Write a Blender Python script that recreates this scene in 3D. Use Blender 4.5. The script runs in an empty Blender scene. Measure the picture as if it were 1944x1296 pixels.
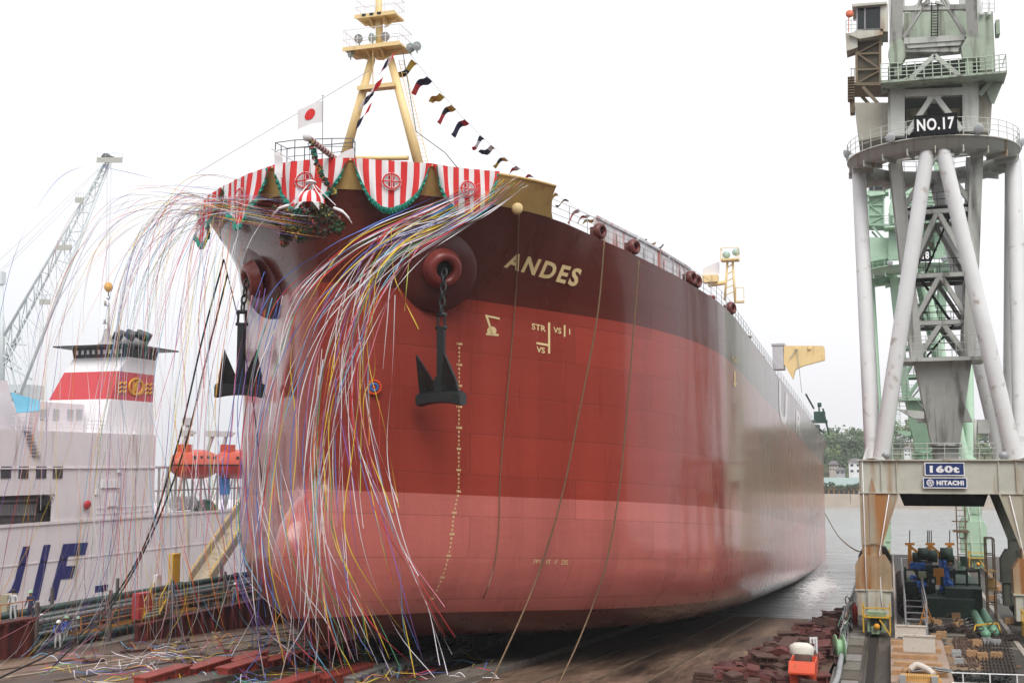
import bpy, bmesh, math, random
from mathutils import Vector, Matrix
from mathutils.bvhtree import BVHTree
R = math.radians
random.seed(7)
scene = bpy.context.scene
# ------------------------------------------------------------------ camera
F = 2200.0                       # focal length in photo pixels (photo 1944 wide)
CAMZ = 11.5
cam_data = bpy.data.cameras.new('camera')
cam_data.lens = F / 1944 * 36
cam_data.sensor_width = 36
cam_data.clip_start = 0.5
cam_data.clip_end = 6000
cam = bpy.data.objects.new('camera', cam_data)
scene.collection.objects.link(cam)
cam.location = (0, 0, CAMZ)
cam.rotation_euler = (R(90 + 6.02), 0, R(17.95))
scene.camera = cam
# ------------------------------------------------------------------ overcast sky and sun
SUN_EL, SUN_ROT = R(52), R(150)
w = bpy.data.worlds.new('World'); scene.world = w; w.use_nodes = True
nt = w.node_tree; nt.nodes.clear()
out = nt.nodes.new('ShaderNodeOutputWorld')
sky = nt.nodes.new('ShaderNodeTexSky'); sky.sky_type = 'NISHITA'; sky.sun_disc = False
sky.sun_elevation = SUN_EL; sky.sun_rotation = SUN_ROT; sky.dust_density = 6; sky.air_density = 1.0
bgs = nt.nodes.new('ShaderNodeBackground'); bgs.inputs[1].default_value = 0.05
hs = nt.nodes.new('ShaderNodeHueSaturation'); hs.inputs['Saturation'].default_value = 0.15
nt.links.new(sky.outputs[0], hs.inputs['Color']); nt.links.new(hs.outputs[0], bgs.inputs[0])
# cloud cover: near-white, slightly uneven layer added over the sky
tc = nt.nodes.new('ShaderNodeTexCoord'); cn = nt.nodes.new('ShaderNodeTexNoise')
cn.inputs['Scale'].default_value = 1.6; cn.inputs['Detail'].default_value = 3
cr = nt.nodes.new('ShaderNodeValToRGB')
cr.color_ramp.elements[0].color = (0.76, 0.77, 0.81, 1); cr.color_ramp.elements[0].position = 0.3
cr.color_ramp.elements[1].color = (0.96, 0.95, 0.97, 1); cr.color_ramp.elements[1].position = 0.7
nt.links.new(tc.outputs['Generated'], cn.inputs['Vector']); nt.links.new(cn.outputs['Fac'], cr.inputs[0])
bgc = nt.nodes.new('ShaderNodeBackground'); bgc.inputs[1].default_value = 0.86
nt.links.new(cr.outputs[0], bgc.inputs[0])
ad = nt.nodes.new('ShaderNodeAddShader')
nt.links.new(bgs.outputs[0], ad.inputs[0]); nt.links.new(bgc.outputs[0], ad.inputs[1])
nt.links.new(ad.outputs[0], out.inputs[0])
sd = bpy.data.lights.new('sun', 'SUN'); sd.energy = 1.5; sd.angle = R(32); sd.color = (1, .96, .9)
sun = bpy.data.objects.new('sun', sd); scene.collection.objects.link(sun)
# direction towards the sun (high, behind the camera to the right)
sdir = Vector((math.sin(SUN_ROT) * math.cos(SUN_EL), math.cos(SUN_ROT) * math.cos(SUN_EL), math.sin(SUN_EL)))
sun.rotation_euler = sdir.to_track_quat('Z', 'Y').to_euler()
scene.view_settings.view_transform = 'Standard'
scene.view_settings.look = 'None'
scene.view_settings.exposure = 0.28
scene.view_settings.gamma = 1.0
scene.view_settings.use_curve_mapping = False
scene.render.resolution_x = 1024; scene.render.resolution_y = 682
try:
    scene.cycles.max_bounces = 6; scene.cycles.diffuse_bounces = 3; scene.cycles.glossy_bounces = 3
except Exception: pass
# ------------------------------------------------------------------ surveying helpers
CM = Matrix.Rotation(R(17.95), 3, 'Z') @ Matrix.Rotation(R(96.02), 3, 'X')
CO = Vector((0, 0, CAMZ))
def ray(px, py): return CM @ Vector(((px - 972) / F, -(py - 648) / F, -1))
def A(px, py, y):                 # sight line meets the vertical plane at distance y
    d = ray(px, py); return CO + d * (y / d.y)
def C(px, py, x):                 # ... meets the plane at offset x
    d = ray(px, py); return CO + d * (x / d.x)
def G(px, py, z=0.0):             # ... meets a level plane
    d = ray(px, py); return CO + d * ((z - CAMZ) / d.z)
def Z(px, py, dep): return CO + ray(px, py) * dep
def slipz(y): return 1.7 - 0.063 * (y - 47)
def GS(px, py, dz=0.0):           # ... meets the sloping slipway
    d = ray(px, py)               # CAMZ + t dz = 1.7+dz - .063 (t dy - 47)
    t = (1.7 + dz + 0.063 * 47 - CAMZ) / (d.z + 0.063 * d.y); return CO + d * t
# ------------------------------------------------------------------ materials
def _m(name):
    m = bpy.data.materials.new(name); m.use_nodes = True
    return m, m.node_tree, m.node_tree.nodes['Principled BSDF']
MATS = {}
def mat(name, col, rough=.6, metal=0.0, var=.12, scale=1.0, dirt=None, damt=0.0, streak=False, bump=.0, spec=.5, bscale=12):
    if name in MATS: return MATS[name]
    m, nt, b = _m(name)
    b.inputs['Roughness'].default_value = rough; b.inputs['Metallic'].default_value = metal
    b.inputs['Specular IOR Level'].default_value = spec
    tc = nt.nodes.new('ShaderNodeTexCoord')
    n = nt.nodes.new('ShaderNodeTexNoise'); n.inputs['Scale'].default_value = scale; n.inputs['Detail'].default_value = 5
    n.inputs['Roughness'].default_value = .65
    nt.links.new(tc.outputs['Object'], n.inputs['Vector'])
    rp = nt.nodes.new('ShaderNodeValToRGB')
    rp.color_ramp.elements[0].position = .3; rp.color_ramp.elements[1].position = .7
    rp.color_ramp.elements[0].color = tuple(c * (1 - var) for c in col) + (1,)
    rp.color_ramp.elements[1].color = tuple(min(1, c * (1 + var)) for c in col) + (1,)
    nt.links.new(n.outputs['Fac'], rp.inputs[0])
    last = rp.outputs[0]
    if dirt:
        n2 = nt.nodes.new('ShaderNodeTexNoise'); n2.inputs['Detail'].default_value = 6; n2.inputs['Scale'].default_value = 1
        mp = nt.nodes.new('ShaderNodeMapping')
        mp.inputs['Scale'].default_value = (scale * 2.2, scale * 2.2, scale * (.22 if streak else 2.2))
        nt.links.new(tc.outputs['Object'], mp.inputs[0]); nt.links.new(mp.outputs[0], n2.inputs['Vector'])
        r2 = nt.nodes.new('ShaderNodeValToRGB')
        r2.color_ramp.elements[0].position = .62 - damt * .35; r2.color_ramp.elements[1].position = .78 - damt * .25
        nt.links.new(n2.outputs['Fac'], r2.inputs[0])
        mx = nt.nodes.new('ShaderNodeMixRGB'); mx.inputs[2].default_value = tuple(dirt) + (1,)
        nt.links.new(r2.outputs[0], mx.inputs[0]); nt.links.new(last, mx.inputs[1]); last = mx.outputs[0]
    nt.links.new(last, b.inputs['Base Color'])
    if bump:
        n3 = nt.nodes.new('ShaderNodeTexNoise'); n3.inputs['Scale'].default_value = bscale; n3.inputs['Detail'].default_value = 4
        nt.links.new(tc.outputs['Object'], n3.inputs['Vector'])
        bp = nt.nodes.new('ShaderNodeBump'); bp.inputs['Strength'].default_value = bump; bp.inputs['Distance'].default_value = .05
        nt.links.new(n3.outputs['Fac'], bp.inputs['Height']); nt.links.new(bp.outputs[0], b.inputs['Normal'])
    MATS[name] = m; return m
# ------------------------------------------------------------------ mesh builder
class MB:
    def __init__(s): s.v = []; s.f = []; s.mi = []; s.cur = 0; s.sm = []; s.smooth = False
    def add(s, vs, fs):
        o = len(s.v); s.v += [tuple(v) for v in vs]
        for f in fs: s.f.append([i + o for i in f]); s.mi.append(s.cur); s.sm.append(s.smooth)
    def box(s, c, d, rot=None):
        c = Vector(c); hx, hy, hz = d[0] / 2, d[1] / 2, d[2] / 2
        vs = [Vector((x, y, z)) for z in (-hz, hz) for y in (-hy, hy) for x in (-hx, hx)]
        if rot is not None: vs = [rot @ v for v in vs]
        s.add([v + c for v in vs], [(0, 2, 3, 1), (4, 5, 7, 6), (0, 1, 5, 4), (2, 6, 7, 3), (0, 4, 6, 2), (1, 3, 7, 5)])
        return s
    def bb(s, a, b):                 # box between two corners
        a = Vector(a); b = Vector(b); return s.box((a + b) / 2, [abs(k) for k in (b - a)])
    def frame(s, p, q):
        d = (q - p); L = d.length; d = d / L if L > 1e-9 else Vector((0, 0, 1))
        up = Vector((0, 0, 1)) if abs(d.z) < .95 else Vector((0, 1, 0))
        x = d.cross(up).normalized(); y = x.cross(d).normalized(); return d, x, y
    def bar(s, p, q, wd, ht=None):   # square bar; wd sideways, ht in the other sense
        p = Vector(p); q = Vector(q); ht = wd if ht is None else ht
        d, x, y = s.frame(p, q); vs = []
        for c in (p, q):
            for a, b in ((-1, -1), (1, -1), (1, 1), (-1, 1)): vs.append(c + x * a * wd / 2 + y * b * ht / 2)
        s.add(vs, [(0, 3, 2, 1), (4, 5, 6, 7), (0, 1, 5, 4), (1, 2, 6, 5), (2, 3, 7, 6), (3, 0, 4, 7)]); return s
    def tube(s, p, q, r, r2=None, n=8, cap=True):
        p = Vector(p); q = Vector(q); r2 = r if r2 is None else r2
        d, x, y = s.frame(p, q); vs = []
        for c, rr in ((p, r), (q, r2)):
            for i in range(n):
                t = 2 * math.pi * i / n; vs.append(c + x * math.cos(t) * rr + y * math.sin(t) * rr)
        sm = s.smooth; s.smooth = n > 6
        s.add(vs, [(i, (i + 1) % n, n + (i + 1) % n, n + i) for i in range(n)])
        s.smooth = False
        if cap:
            o = len(s.v) - 2 * n
            s.f.append([o + i for i in range(n)][::-1]); s.f.append([o + n + i for i in range(n)])
            s.mi += [s.cur] * 2; s.sm += [False] * 2
        s.smooth = sm; return s
    def path(s, pts, r, n=6, closed=False, tw=0.0):
        pts = [Vector(p) for p in pts]; N = len(pts); vs = []; px = None
        for i, p in enumerate(pts):
            a = pts[max(i - 1, 0)] if not closed else pts[i - 1]; b = pts[min(i + 1, N - 1)] if not closed else pts[(i + 1) % N]
            d = (b - a)
            if d.length < 1e-9: d = Vector((0, 0, 1))
            d.normalize()
            if px is None:
                up = Vector((0, 0, 1)) if abs(d.z) < .95 else Vector((0, 1, 0)); px = d.cross(up).normalized()
            else:
                px = (px - d * px.dot(d))
                px = px.normalized() if px.length > 1e-6 else d.orthogonal().normalized()
            y = d.cross(px); rr = r[i] if isinstance(r, (list, tuple)) else r
            for k in range(n):
                t = 2 * math.pi * k / n + tw * i; vs.append(p + px * math.cos(t) * rr + y * math.sin(t) * rr)
        fs = []
        if n == 2:
            sm = s.smooth; s.smooth = True; s.add(vs, [(i * 2, i * 2 + 1, i * 2 + 3, i * 2 + 2) for i in range(N - 1)]); s.smooth = sm; return s
        for i in range(N if closed else N - 1):
            j = (i + 1) % N
            for k in range(n): fs.append((i * n + k, i * n + (k + 1) % n, j * n + (k + 1) % n, j * n + k))
        if not closed: fs.append(tuple(range(n))[::-1]); fs.append(tuple((N - 1) * n + k for k in range(n)))
        sm = s.smooth; s.smooth = True; s.add(vs, fs); s.smooth = sm; return s
    def lathe(s, prof, o, ax=(0, 0, 1), n=20):  # prof: (radius, along)
        o = Vector(o); ax = Vector(ax).normalized(); x = ax.orthogonal().normalized(); y = ax.cross(x); vs = []
        for r, h in prof:
            for k in range(n):
                t = 2 * math.pi * k / n; vs.append(o + ax * h + x * math.cos(t) * r + y * math.sin(t) * r)
        fs = []
        for i in range(len(prof) - 1):
            for k in range(n): fs.append((i * n + k, i * n + (k + 1) % n, (i + 1) * n + (k + 1) % n, (i + 1) * n + k))
        sm = s.smooth; s.smooth = True; s.add(vs, fs); s.smooth = sm; return s
    def prism(s, poly, ext):          # poly: 3D points, ext: vector
        ext = Vector(ext); n = len(poly); a = [Vector(p) for p in poly]
        s.add(a + [p + ext for p in a], [tuple(range(n))[::-1], tuple(range(n, 2 * n))] + [(i, (i + 1) % n, n + (i + 1) % n, n + i) for i in range(n)])
        return s
    def grid(s, rows, closed=False):
        n = len(rows[0]); vs = [p for r in rows for p in r]; fs = []
        for i in range(len(rows) - 1):
            for k in range(n if closed else n - 1):
                fs.append((i * n + k, i * n + (k + 1) % n, (i + 1) * n + (k + 1) % n, (i + 1) * n + k))
        s.add(vs, fs); return s
    def build(s, name, m=None, parent=None, origin=None, label=None):
        me = bpy.data.meshes.new(name)
        base = Vector(origin) if origin is not None else (Vector(parent['_o']) if parent is not None and '_o' in parent.keys() else Vector((0, 0, 0)))
        me.from_pydata([tuple(Vector(v) - base) for v in s.v], [], s.f)
        for i, p in enumerate(me.polygons): p.material_index = s.mi[i]; p.use_smooth = s.sm[i]
        ms = m if isinstance(m, (list, tuple)) else [m]
        for x in ms: me.materials.append(x)
        bm = bmesh.new(); bm.from_mesh(me); bmesh.ops.recalc_face_normals(bm, faces=bm.faces); bm.to_mesh(me); bm.free()
        o = bpy.data.objects.new(name, me); scene.collection.objects.link(o)
        if parent is not None:
            o.parent = parent
            if parent.type == 'MESH' or '_o' not in parent.keys(): pass
        if origin is not None and parent is None: o.location = base
        o['_o'] = tuple(base)
        if label: o['label'] = label
        return o
def thing(name, label, cat, loc=(0, 0, 0), group=None):
    o = bpy.data.objects.new(name, None); scene.collection.objects.link(o)
    o.location = loc; o['_o'] = tuple(loc); o['label'] = label; o['category'] = cat; o.empty_display_size = .2
    if group: o['group'] = group
    return o
def tag(o, label, cat, group=None):
    o['label'] = label; o['category'] = cat
    if group: o['group'] = group
    return o
def struct(o): o['kind'] = 'structure'; return o
def stuff(o, label, cat): o['kind'] = 'stuff'; o['label'] = label; o['category'] = cat; return o
def kids(o): return [c for c in bpy.data.objects if c.parent == o]
def copytree(o, off=(0, 0, 0), label=None, group=None, remap=None, _top=True, km=None):
    if km is None:
        km = {}
        for c in bpy.data.objects:
            if c.parent: km.setdefault(c.parent.name, []).append(c)
    c = o.copy(); scene.collection.objects.link(c)
    if remap and c.type == 'MESH':
        c.data = c.data.copy()
        for i, mm in enumerate(c.data.materials):
            if mm and mm.name in remap: c.data.materials[i] = remap[mm.name]
    if _top:
        c.location = Vector(o.location) + Vector(off)
        if label: c['label'] = label
        if group: c['group'] = group
    for ch in km.get(o.name, []):
        d = copytree(ch, _top=False, remap=remap, km=km); d.parent = c
    return c
def textmesh(txt, size=1.0, depth=0.0, shear=0.0, space=1.0, bold=0.0):
    cu = bpy.data.curves.new('t', 'FONT'); cu.body = txt; cu.size = size; cu.extrude = depth; cu.shear = shear
    cu.space_character = space; cu.offset = bold; cu.resolution_u = 3; cu.align_x = 'CENTER'; cu.align_y = 'CENTER'
    ob = bpy.data.objects.new('t', cu); scene.collection.objects.link(ob)
    dg = bpy.context.evaluated_depsgraph_get(); me = bpy.data.meshes.new_from_object(ob.evaluated_get(dg))
    vs = [v.co.copy() for v in me.vertices]; fs = [tuple(p.vertices) for p in me.polygons]
    bpy.data.objects.remove(ob); bpy.data.curves.remove(cu); bpy.data.meshes.remove(me)
    return vs, fs
def interp(tab, x):
    if x <= tab[0][0]: return tab[0][1]
    for (a, b), (c, d) in zip(tab, tab[1:]):
        if x <= c: return b + (d - b) * (x - a) / (c - a)
    return tab[-1][1]
def spl(tab, x):                     # monotone cubic (Fritsch-Carlson)
    n = len(tab)
    if x <= tab[0][0]: return tab[0][1]
    if x >= tab[-1][0]: return tab[-1][1]
    d = [(tab[i + 1][1] - tab[i][1]) / (tab[i + 1][0] - tab[i][0]) for i in range(n - 1)]
    m = [d[0]] + [0 if d[i - 1] * d[i] <= 0 else 2 * d[i - 1] * d[i] / (d[i - 1] + d[i]) for i in range(1, n - 1)] + [d[-1]]
    for i in range(n - 1):
        if x <= tab[i + 1][0]:
            h = tab[i + 1][0] - tab[i][0]; t = (x - tab[i][0]) / h
            return ((2 * t**3 - 3 * t**2 + 1) * tab[i][1] + (t**3 - 2 * t**2 + t) * h * m[i]
                    + (-2 * t**3 + 3 * t**2) * tab[i + 1][1] + (t**3 - t**2) * h * m[i + 1])
def crom(pts, n=8):
    pts = [Vector(p) for p in pts]; P = [2 * pts[0] - pts[1]] + pts + [2 * pts[-1] - pts[-2]]; o = []
    for i in range(1, len(P) - 2):
        for k in range(n):
            t = k / n; a, b, c, d = P[i - 1], P[i], P[i + 1], P[i + 2]
            o.append(.5 * ((2 * b) + (c - a) * t + (2 * a - 5 * b + 4 * c - d) * t * t + (3 * b - a - 3 * c + d) * t**3))
    o.append(pts[-1]); return o
# =========================================================== the big ship on the slipway
CX, Y0 = -24.5, 47.0
def keel(s): return 3.5 - .063 * s
WLT = [(0, 0), (.25, .95), (.6, 1.4), (2, 2.95), (4.6, 4.95), (9.75, 9.2), (12.9, 11.5), (17, 13.3), (20.7, 14.3), (24, 14.8), (30, 15.1), (132, 15.1), (150, 13.6), (168, 9.5), (178, 5.5)]
TT = [(-1.0, 0), (-.95, .9), (-.7, 1.7), (.2, 3.8), (1.4, 5.6), (3, 7.8), (5, 9.5), (6.5, 10.2), (9.75, 10.9), (12.9, 12.2), (17, 13.5), (20.7, 14.35), (24, 14.8), (30, 15.1), (132, 15.1), (150, 15.1), (168, 14.0), (178, 12.0)]
DKT = [(-1, 20.3), (8, 20.3), (10, 20.2), (14, 19.75), (20, 19.4), (40, 19.5), (100, 20.2), (178, 21)]
def WL(s): return spl(WLT, s)
def sbase():
    o = [0, .08, .25, .5, .8, 1.2, 1.7, 2.3, 3, 3.8, 4.6, 5.5, 6.5, 7.5, 8.6, 9.75, 11, 12.2, 13.5, 15, 17, 19, 21, 24, 27, 30, 34, 38]
    s = 44
    while s < 178: o.append(s); s += 8 if s < 120 else 5
    return o + [178]
SB = sbase()
def stem0(h):
    if h > 16.2: return 0
    q = 1 - ((h - 3.6) / 3.75) ** 2
    b = 2.5 - 5.3 * math.sqrt(q) if q > 0 else 2
    return min(0, b)
def Fh(s, h):
    w = WL(s) if s > 0 else 0
    Rb = interp([(0, 5.2), (10, 5.0), (25, 3.6), (45, 2.4), (130, 2.4), (178, 9)], s)
    if h < Rb and w > 0:
        rw = min(w, Rb); w = w - rw * (1 - math.sqrt(max(0, 1 - (1 - h / Rb) ** 2)))
    q = 1 - ((h - 3.6) / 3.75) ** 2
    rb = 1 - ((2.5 - s) / 5.3) ** 2 if s < 2.5 else 1
    b = 0
    if q > 0 and rb > 0:
        e = rb - ((h - 3.6) / 3.75) ** 2
        b = 1.85 * math.sqrt(e) if e > 0 else 0
    k = 1.2
    if w > 0 and b > 0 and abs(w - b) < k:
        t = k - abs(w - b); return max(w, b) + t * t / (4 * k)
    return max(w, b)
def flare(h): return max(0, min(1, (h - 16.2) / 5.4)) ** 1.15
def hullpt(sb, h, side=1):           # sb: nominal distance aft of the stem
    if h >= 16.2:
        f = flare(h); sT = sb - math.exp(-sb / 3.0)
        s = sb * (1 - f) + sT * f
        w = (1 - f) * (WL(sb) if sb > 0 else 0) + f * (spl(TT, sT) if sb > 0 else 0)
    else:
        s0 = stem0(h); s = sb + s0 * math.exp(-sb / 2.2) if s0 < 0 else sb
        w = Fh(s, h) if sb > 0 else 0
    return Vector((CX + side * w, Y0 + s, keel(s) + h))
def dk(s): return interp(DKT, s)
LEV = [0, .12, .35, .7, 1.1, 1.6, 2.2, 2.8, 3.6, 4.4, 5.2, 6, 6.6, 7.1, 7.6, 8.4, 9.5, 11, 12.5, 14, 15.2, 16.2, 16.9, 17.6, 18.4, 19.0]
hull = MB(); hull.smooth = True
for side in (1, -1):
    rows = []
    rows.append([Vector((CX, hullpt(sb, 0).y, hullpt(sb, 0).z)) for sb in SB])
    for h in LEV: rows.append([hullpt(sb, h, side) for sb in SB])
    rows.append([hullpt(sb, dk(sb), side) for sb in SB])
    hull.grid(rows)
hull.smooth = False
hull.grid([[hullpt(sb, dk(sb) - .02, -1) for sb in SB], [hullpt(sb, dk(sb) - .02, 1) for sb in SB]])
# hull paint: bands by height above the keel, plate seams, weather
m, nt, b = _m('hull_paint')
L = nt.links.new; N = nt.nodes.new
tc = N('ShaderNodeTexCoord'); sx = N('ShaderNodeSeparateXYZ'); L(tc.outputs['Object'], sx.inputs[0])
def mathn(op, a, b_):
    n = N('ShaderNodeMath'); n.operation = op
    for i, q in enumerate((a, b_)):
        if q is None: continue
        if isinstance(q, (int, float)): n.inputs[i].default_value = q
        else: L(q, n.inputs[i])
    return n.outputs[0]
hh = mathn('ADD', mathn('MULTIPLY', mathn('SUBTRACT', sx.outputs['Y'], 47.0), .063), mathn('SUBTRACT', sx.outputs['Z'], 3.5))
vr = N('ShaderNodeValToRGB'); vr.color_ramp.interpolation = 'CONSTANT'
L(mathn('DIVIDE', hh, 24.0), vr.inputs[0])
el = vr.color_ramp.elements
el[0].position = 0; el[0].color = (.10, .016, .012, 1)  # flat bottom: darker paint with underside shade in the colour
el[1].position = 1.22 / 24; el[1].color = (.47, .132, .112, 1)
e = el.new(6.8 / 24); e.color = (.29, .042, .027, 1)
e = el.new(16.15 / 24); e.color = (.098, .0165, .010, 1)
cmb = N('ShaderNodeCombineXYZ'); L(sx.outputs['Y'], cmb.inputs[0]); L(hh, cmb.inputs[1])
br = N('ShaderNodeTexBrick'); br.inputs['Scale'].default_value = 1; br.inputs['Brick Width'].default_value = 9.5; br.inputs['Row Height'].default_value = 1.95
br.inputs['Mortar Size'].default_value = .03; br.inputs['Mortar Smooth'].default_value = .6
br.inputs['Color1'].default_value = (.90, .90, .90, 1); br.inputs['Color2'].default_value = (1.10, 1.10, 1.10, 1); br.inputs['Mortar'].default_value = (.66, .66, .66, 1)
L(cmb.outputs[0], br.inputs['Vector'])
mx = N('ShaderNodeMixRGB'); mx.blend_type = 'MULTIPLY'; mx.inputs[0].default_value = .75; L(vr.outputs[0], mx.inputs[1]); L(br.outputs['Color'], mx.inputs[2])
# vertical run marks and soft blotches
mp = N('ShaderNodeMapping'); mp.inputs['Scale'].default_value = (.8, .8, .06); L(tc.outputs['Object'], mp.inputs[0])
n1 = N('ShaderNodeTexNoise'); n1.inputs['Scale'].default_value = 1; n1.inputs['Detail'].default_value = 6; L(mp.outputs[0], n1.inputs['Vector'])
r1 = N('ShaderNodeMapRange'); r1.inputs[1].default_value = .35; r1.inputs[2].default_value = .7; r1.inputs[3].default_value = .91; r1.inputs[4].default_value = 1.09; L(n1.outputs['Fac'], r1.inputs[0])
n2 = N('ShaderNodeTexNoise'); n2.inputs['Scale'].default_value = 7; n2.inputs['Detail'].default_value = 8; n2.inputs['Roughness'].default_value = .8; L(tc.outputs['Object'], n2.inputs['Vector'])
r2 = N('ShaderNodeMapRange'); r2.inputs[1].default_value = .3; r2.inputs[2].default_value = .7; r2.inputs[3].default_value = .9; r2.inputs[4].default_value = 1.1; L(n2.outputs['Fac'], r2.inputs[0])
mm = N('ShaderNodeVectorMath'); mm.operation = 'SCALE'; L(mx.outputs[0], mm.inputs[0]); L(mathn('MULTIPLY', r1.outputs[0], r2.outputs[0]), mm.inputs['Scale'])
L(mm.outputs[0], b.inputs['Base Color'])
rr = N('ShaderNodeMapRange'); rr.inputs[1].default_value = .3; rr.inputs[2].default_value = .75; rr.inputs[3].default_value = .25; rr.inputs[4].default_value = .33; L(n1.outputs['Fac'], rr.inputs[0])
L(rr.outputs[0], b.inputs['Roughness']); b.inputs['Specular IOR Level'].default_value = .28
b.inputs['Coat Weight'].default_value = .58; b.inputs['Coat Roughness'].default_value = .10; b.inputs['Coat IOR'].default_value = 1.48
# buckled shell plating
mp2 = N('ShaderNodeMapping'); mp2.inputs['Scale'].default_value = (.16, .16, .75); L(tc.outputs['Object'], mp2.inputs[0])
n3 = N('ShaderNodeTexNoise'); n3.inputs['Scale'].default_value = 1.1; n3.inputs['Detail'].default_value = 3; L(mp2.outputs[0], n3.inputs['Vector'])
bp = N('ShaderNodeBump'); bp.inputs['Strength'].default_value = .35; bp.inputs['Distance'].default_value = .16
L(mathn('ADD', n3.outputs['Fac'], mathn('MULTIPLY', br.outputs['Fac'], -.10)), bp.inputs['Height']); L(bp.outputs[0], b.inputs['Normal'])
HULLM = m; MATS['hull_paint'] = m
SHIP = thing('cargo_ship', 'huge red and maroon cargo ship with a yellow bulwark sliding down the slipway', 'ship', (CX, Y0, 3.5))
def shipbuild(mb, name, m_, parent=SHIP, label=None):
    o = mb.build(name, m_, None, origin=(0, 0, 0)); o.parent = parent; o.location = -Vector(parent['_o']) if parent['_o'] is not None else (0, 0, 0)
    if parent.type == 'MESH': o.location = (0, 0, 0)
    o['_o'] = tuple(parent['_o']) if parent.type != 'MESH' else (0, 0, 0)
    if label: o['label'] = label
    return o
HULL = shipbuild(hull, 'hull', HULLM)
BV = BVHTree.FromPolygons([tuple(v) for v in hull.v], [tuple(f) for f in hull.f])
def hit(px, py, off=.02):
    d = ray(px, py).normalized(); loc, no, i, dist = BV.ray_cast(CO, d)
    if loc is None: return None
    if no.dot(d) > 0: no = -no
    return loc + no * off
YEL = mat('mast_yellow', (.80, .60, .29), .5, var=.06, dirt=(.45, .28, .12), damt=.1, streak=True)
YELB = mat('bulwark_yellow', (.52, .34, .115), .5, var=.06, dirt=(.35, .2, .08), damt=.15, streak=True)
MARK = mat('mark_paint', (.72, .55, .28), .6, var=.05)
MARKW = mat('mark_paint_pale', (.60, .48, .46), .3, var=.05); MARKW.node_tree.nodes['Principled BSDF'].inputs['Coat Weight'].default_value = .75; MARKW.node_tree.nodes['Principled BSDF'].inputs['Coat Roughness'].default_value = .1
REDP = mat('primer_red', (.20, .025, .02), .35, var=.15)
DARK = mat('black_steel', (.012, .014, .015), .45, var=.3)
GREYM = mat('galvanised_grey', (.36, .37, .37), .5, var=.1)
WHITE = mat('white_paint', (.78, .78, .80), .5, var=.04)
ROPE = mat('rope_brown', (.17, .11, .06), .9, var=.2, scale=8)
BLK = mat('rope_black', (.02, .02, .022), .8)
# bulwark round the bow
def bul_top(sb):
    return 21.55 if sb < 5.6 else 21.55 - 1.3 * min(1, (sb - 5.6) / 1.0) ** .7
bm_ = MB()
sbs = [0, .08, .25, .5, .8, 1.2, 1.7, 2.3, 3, 3.8, 4.6, 5.2, 5.6, 5.75, 6.0, 6.3, 6.6]
ring = [(-1, sb) for sb in reversed(sbs)] + [(1, sb) for sb in sbs[1:]]
rows = []
for hf, inn in ((0, 0), (1, 0), (1, .14), (0, .14)):
    r_ = []
    for sd, sb in ring:
        h = 20.3 + (bul_top(sb) - 20.3) * hf; p = hullpt(sb, h, sd)
        c = Vector((CX, Y0 + 6, p.z)); n = (p - c).normalized(); p = p + n * (.03 - inn); r_.append(p)
    rows.append(r_)
bm_.grid(rows)
shipbuild(bm_, 'bulwark', YELB)
# cap rail
cb = MB(); cb.path([hullpt(sb, bul_top(sb), sd) for sd, sb in ring if sb < 5.7], .07, 6); shipbuild(cb, 'cap_rail', YELB)
# mooring lights / bosses in the bulwark
for px, py in ((921, 379), (982, 396)):
    bo = MB(); p = hit(px, py, 0) or A(px, py, 51)
    bo.lathe([(.27, -.1), (.27, .12), (.2, .2), (.0, .22)], p, (CM @ Vector((0, 0, 1))), 16)
    shipbuild(bo, 'boss', MATS['mast_yellow'])
# ---- anchor hawse drums
for sd in (1, -1):
    base = hit(826, 512, 0); base = Vector((CX + sd * (base.x - CX), base.y, base.z))
    ax = Vector((sd * .50, -.80, -.22)).normalized(); base -= ax * .12
    d = MB(); d.lathe([(2.45, -2.6), (2.25, -1.4), (2.05, -.3), (2.0, .2), (1.9, .40), (1.0, .5), (.0, .5)], base, ax, 40)
    D = shipbuild(d, 'anchor_drum', mat('drum_paint', (.085, .013, .010), .4, var=.15))
    c0 = base + ax * .5 + Vector((sd * .32, 0, .05))
    # thick rolled lip with a dark pipe mouth
    lip = MB(); lip.lathe([(.98, -.05), (.90, .12), (.84, .3), (.74, .44), (.58, .48), (.45, .40), (.39, .2), (.39, -.05)], c0, (ax + Vector((sd * .25, 0, -.1))).normalized(), 28)
    shipbuild(lip, 'hawse_lip', mat('lip_paint', (.20, .035, .028), .35, var=.2), D)
    mo = MB(); mo.lathe([(.44, .02), (.0, .04)], c0, (ax + Vector((sd * .25, 0, -.1))).normalized(), 20)
    shipbuild(mo, 'hawse_mouth', DARK, D)
    if sd == 1: PORTC = c0 + ax * .42
    else: STBC = c0 + ax * .42
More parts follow.
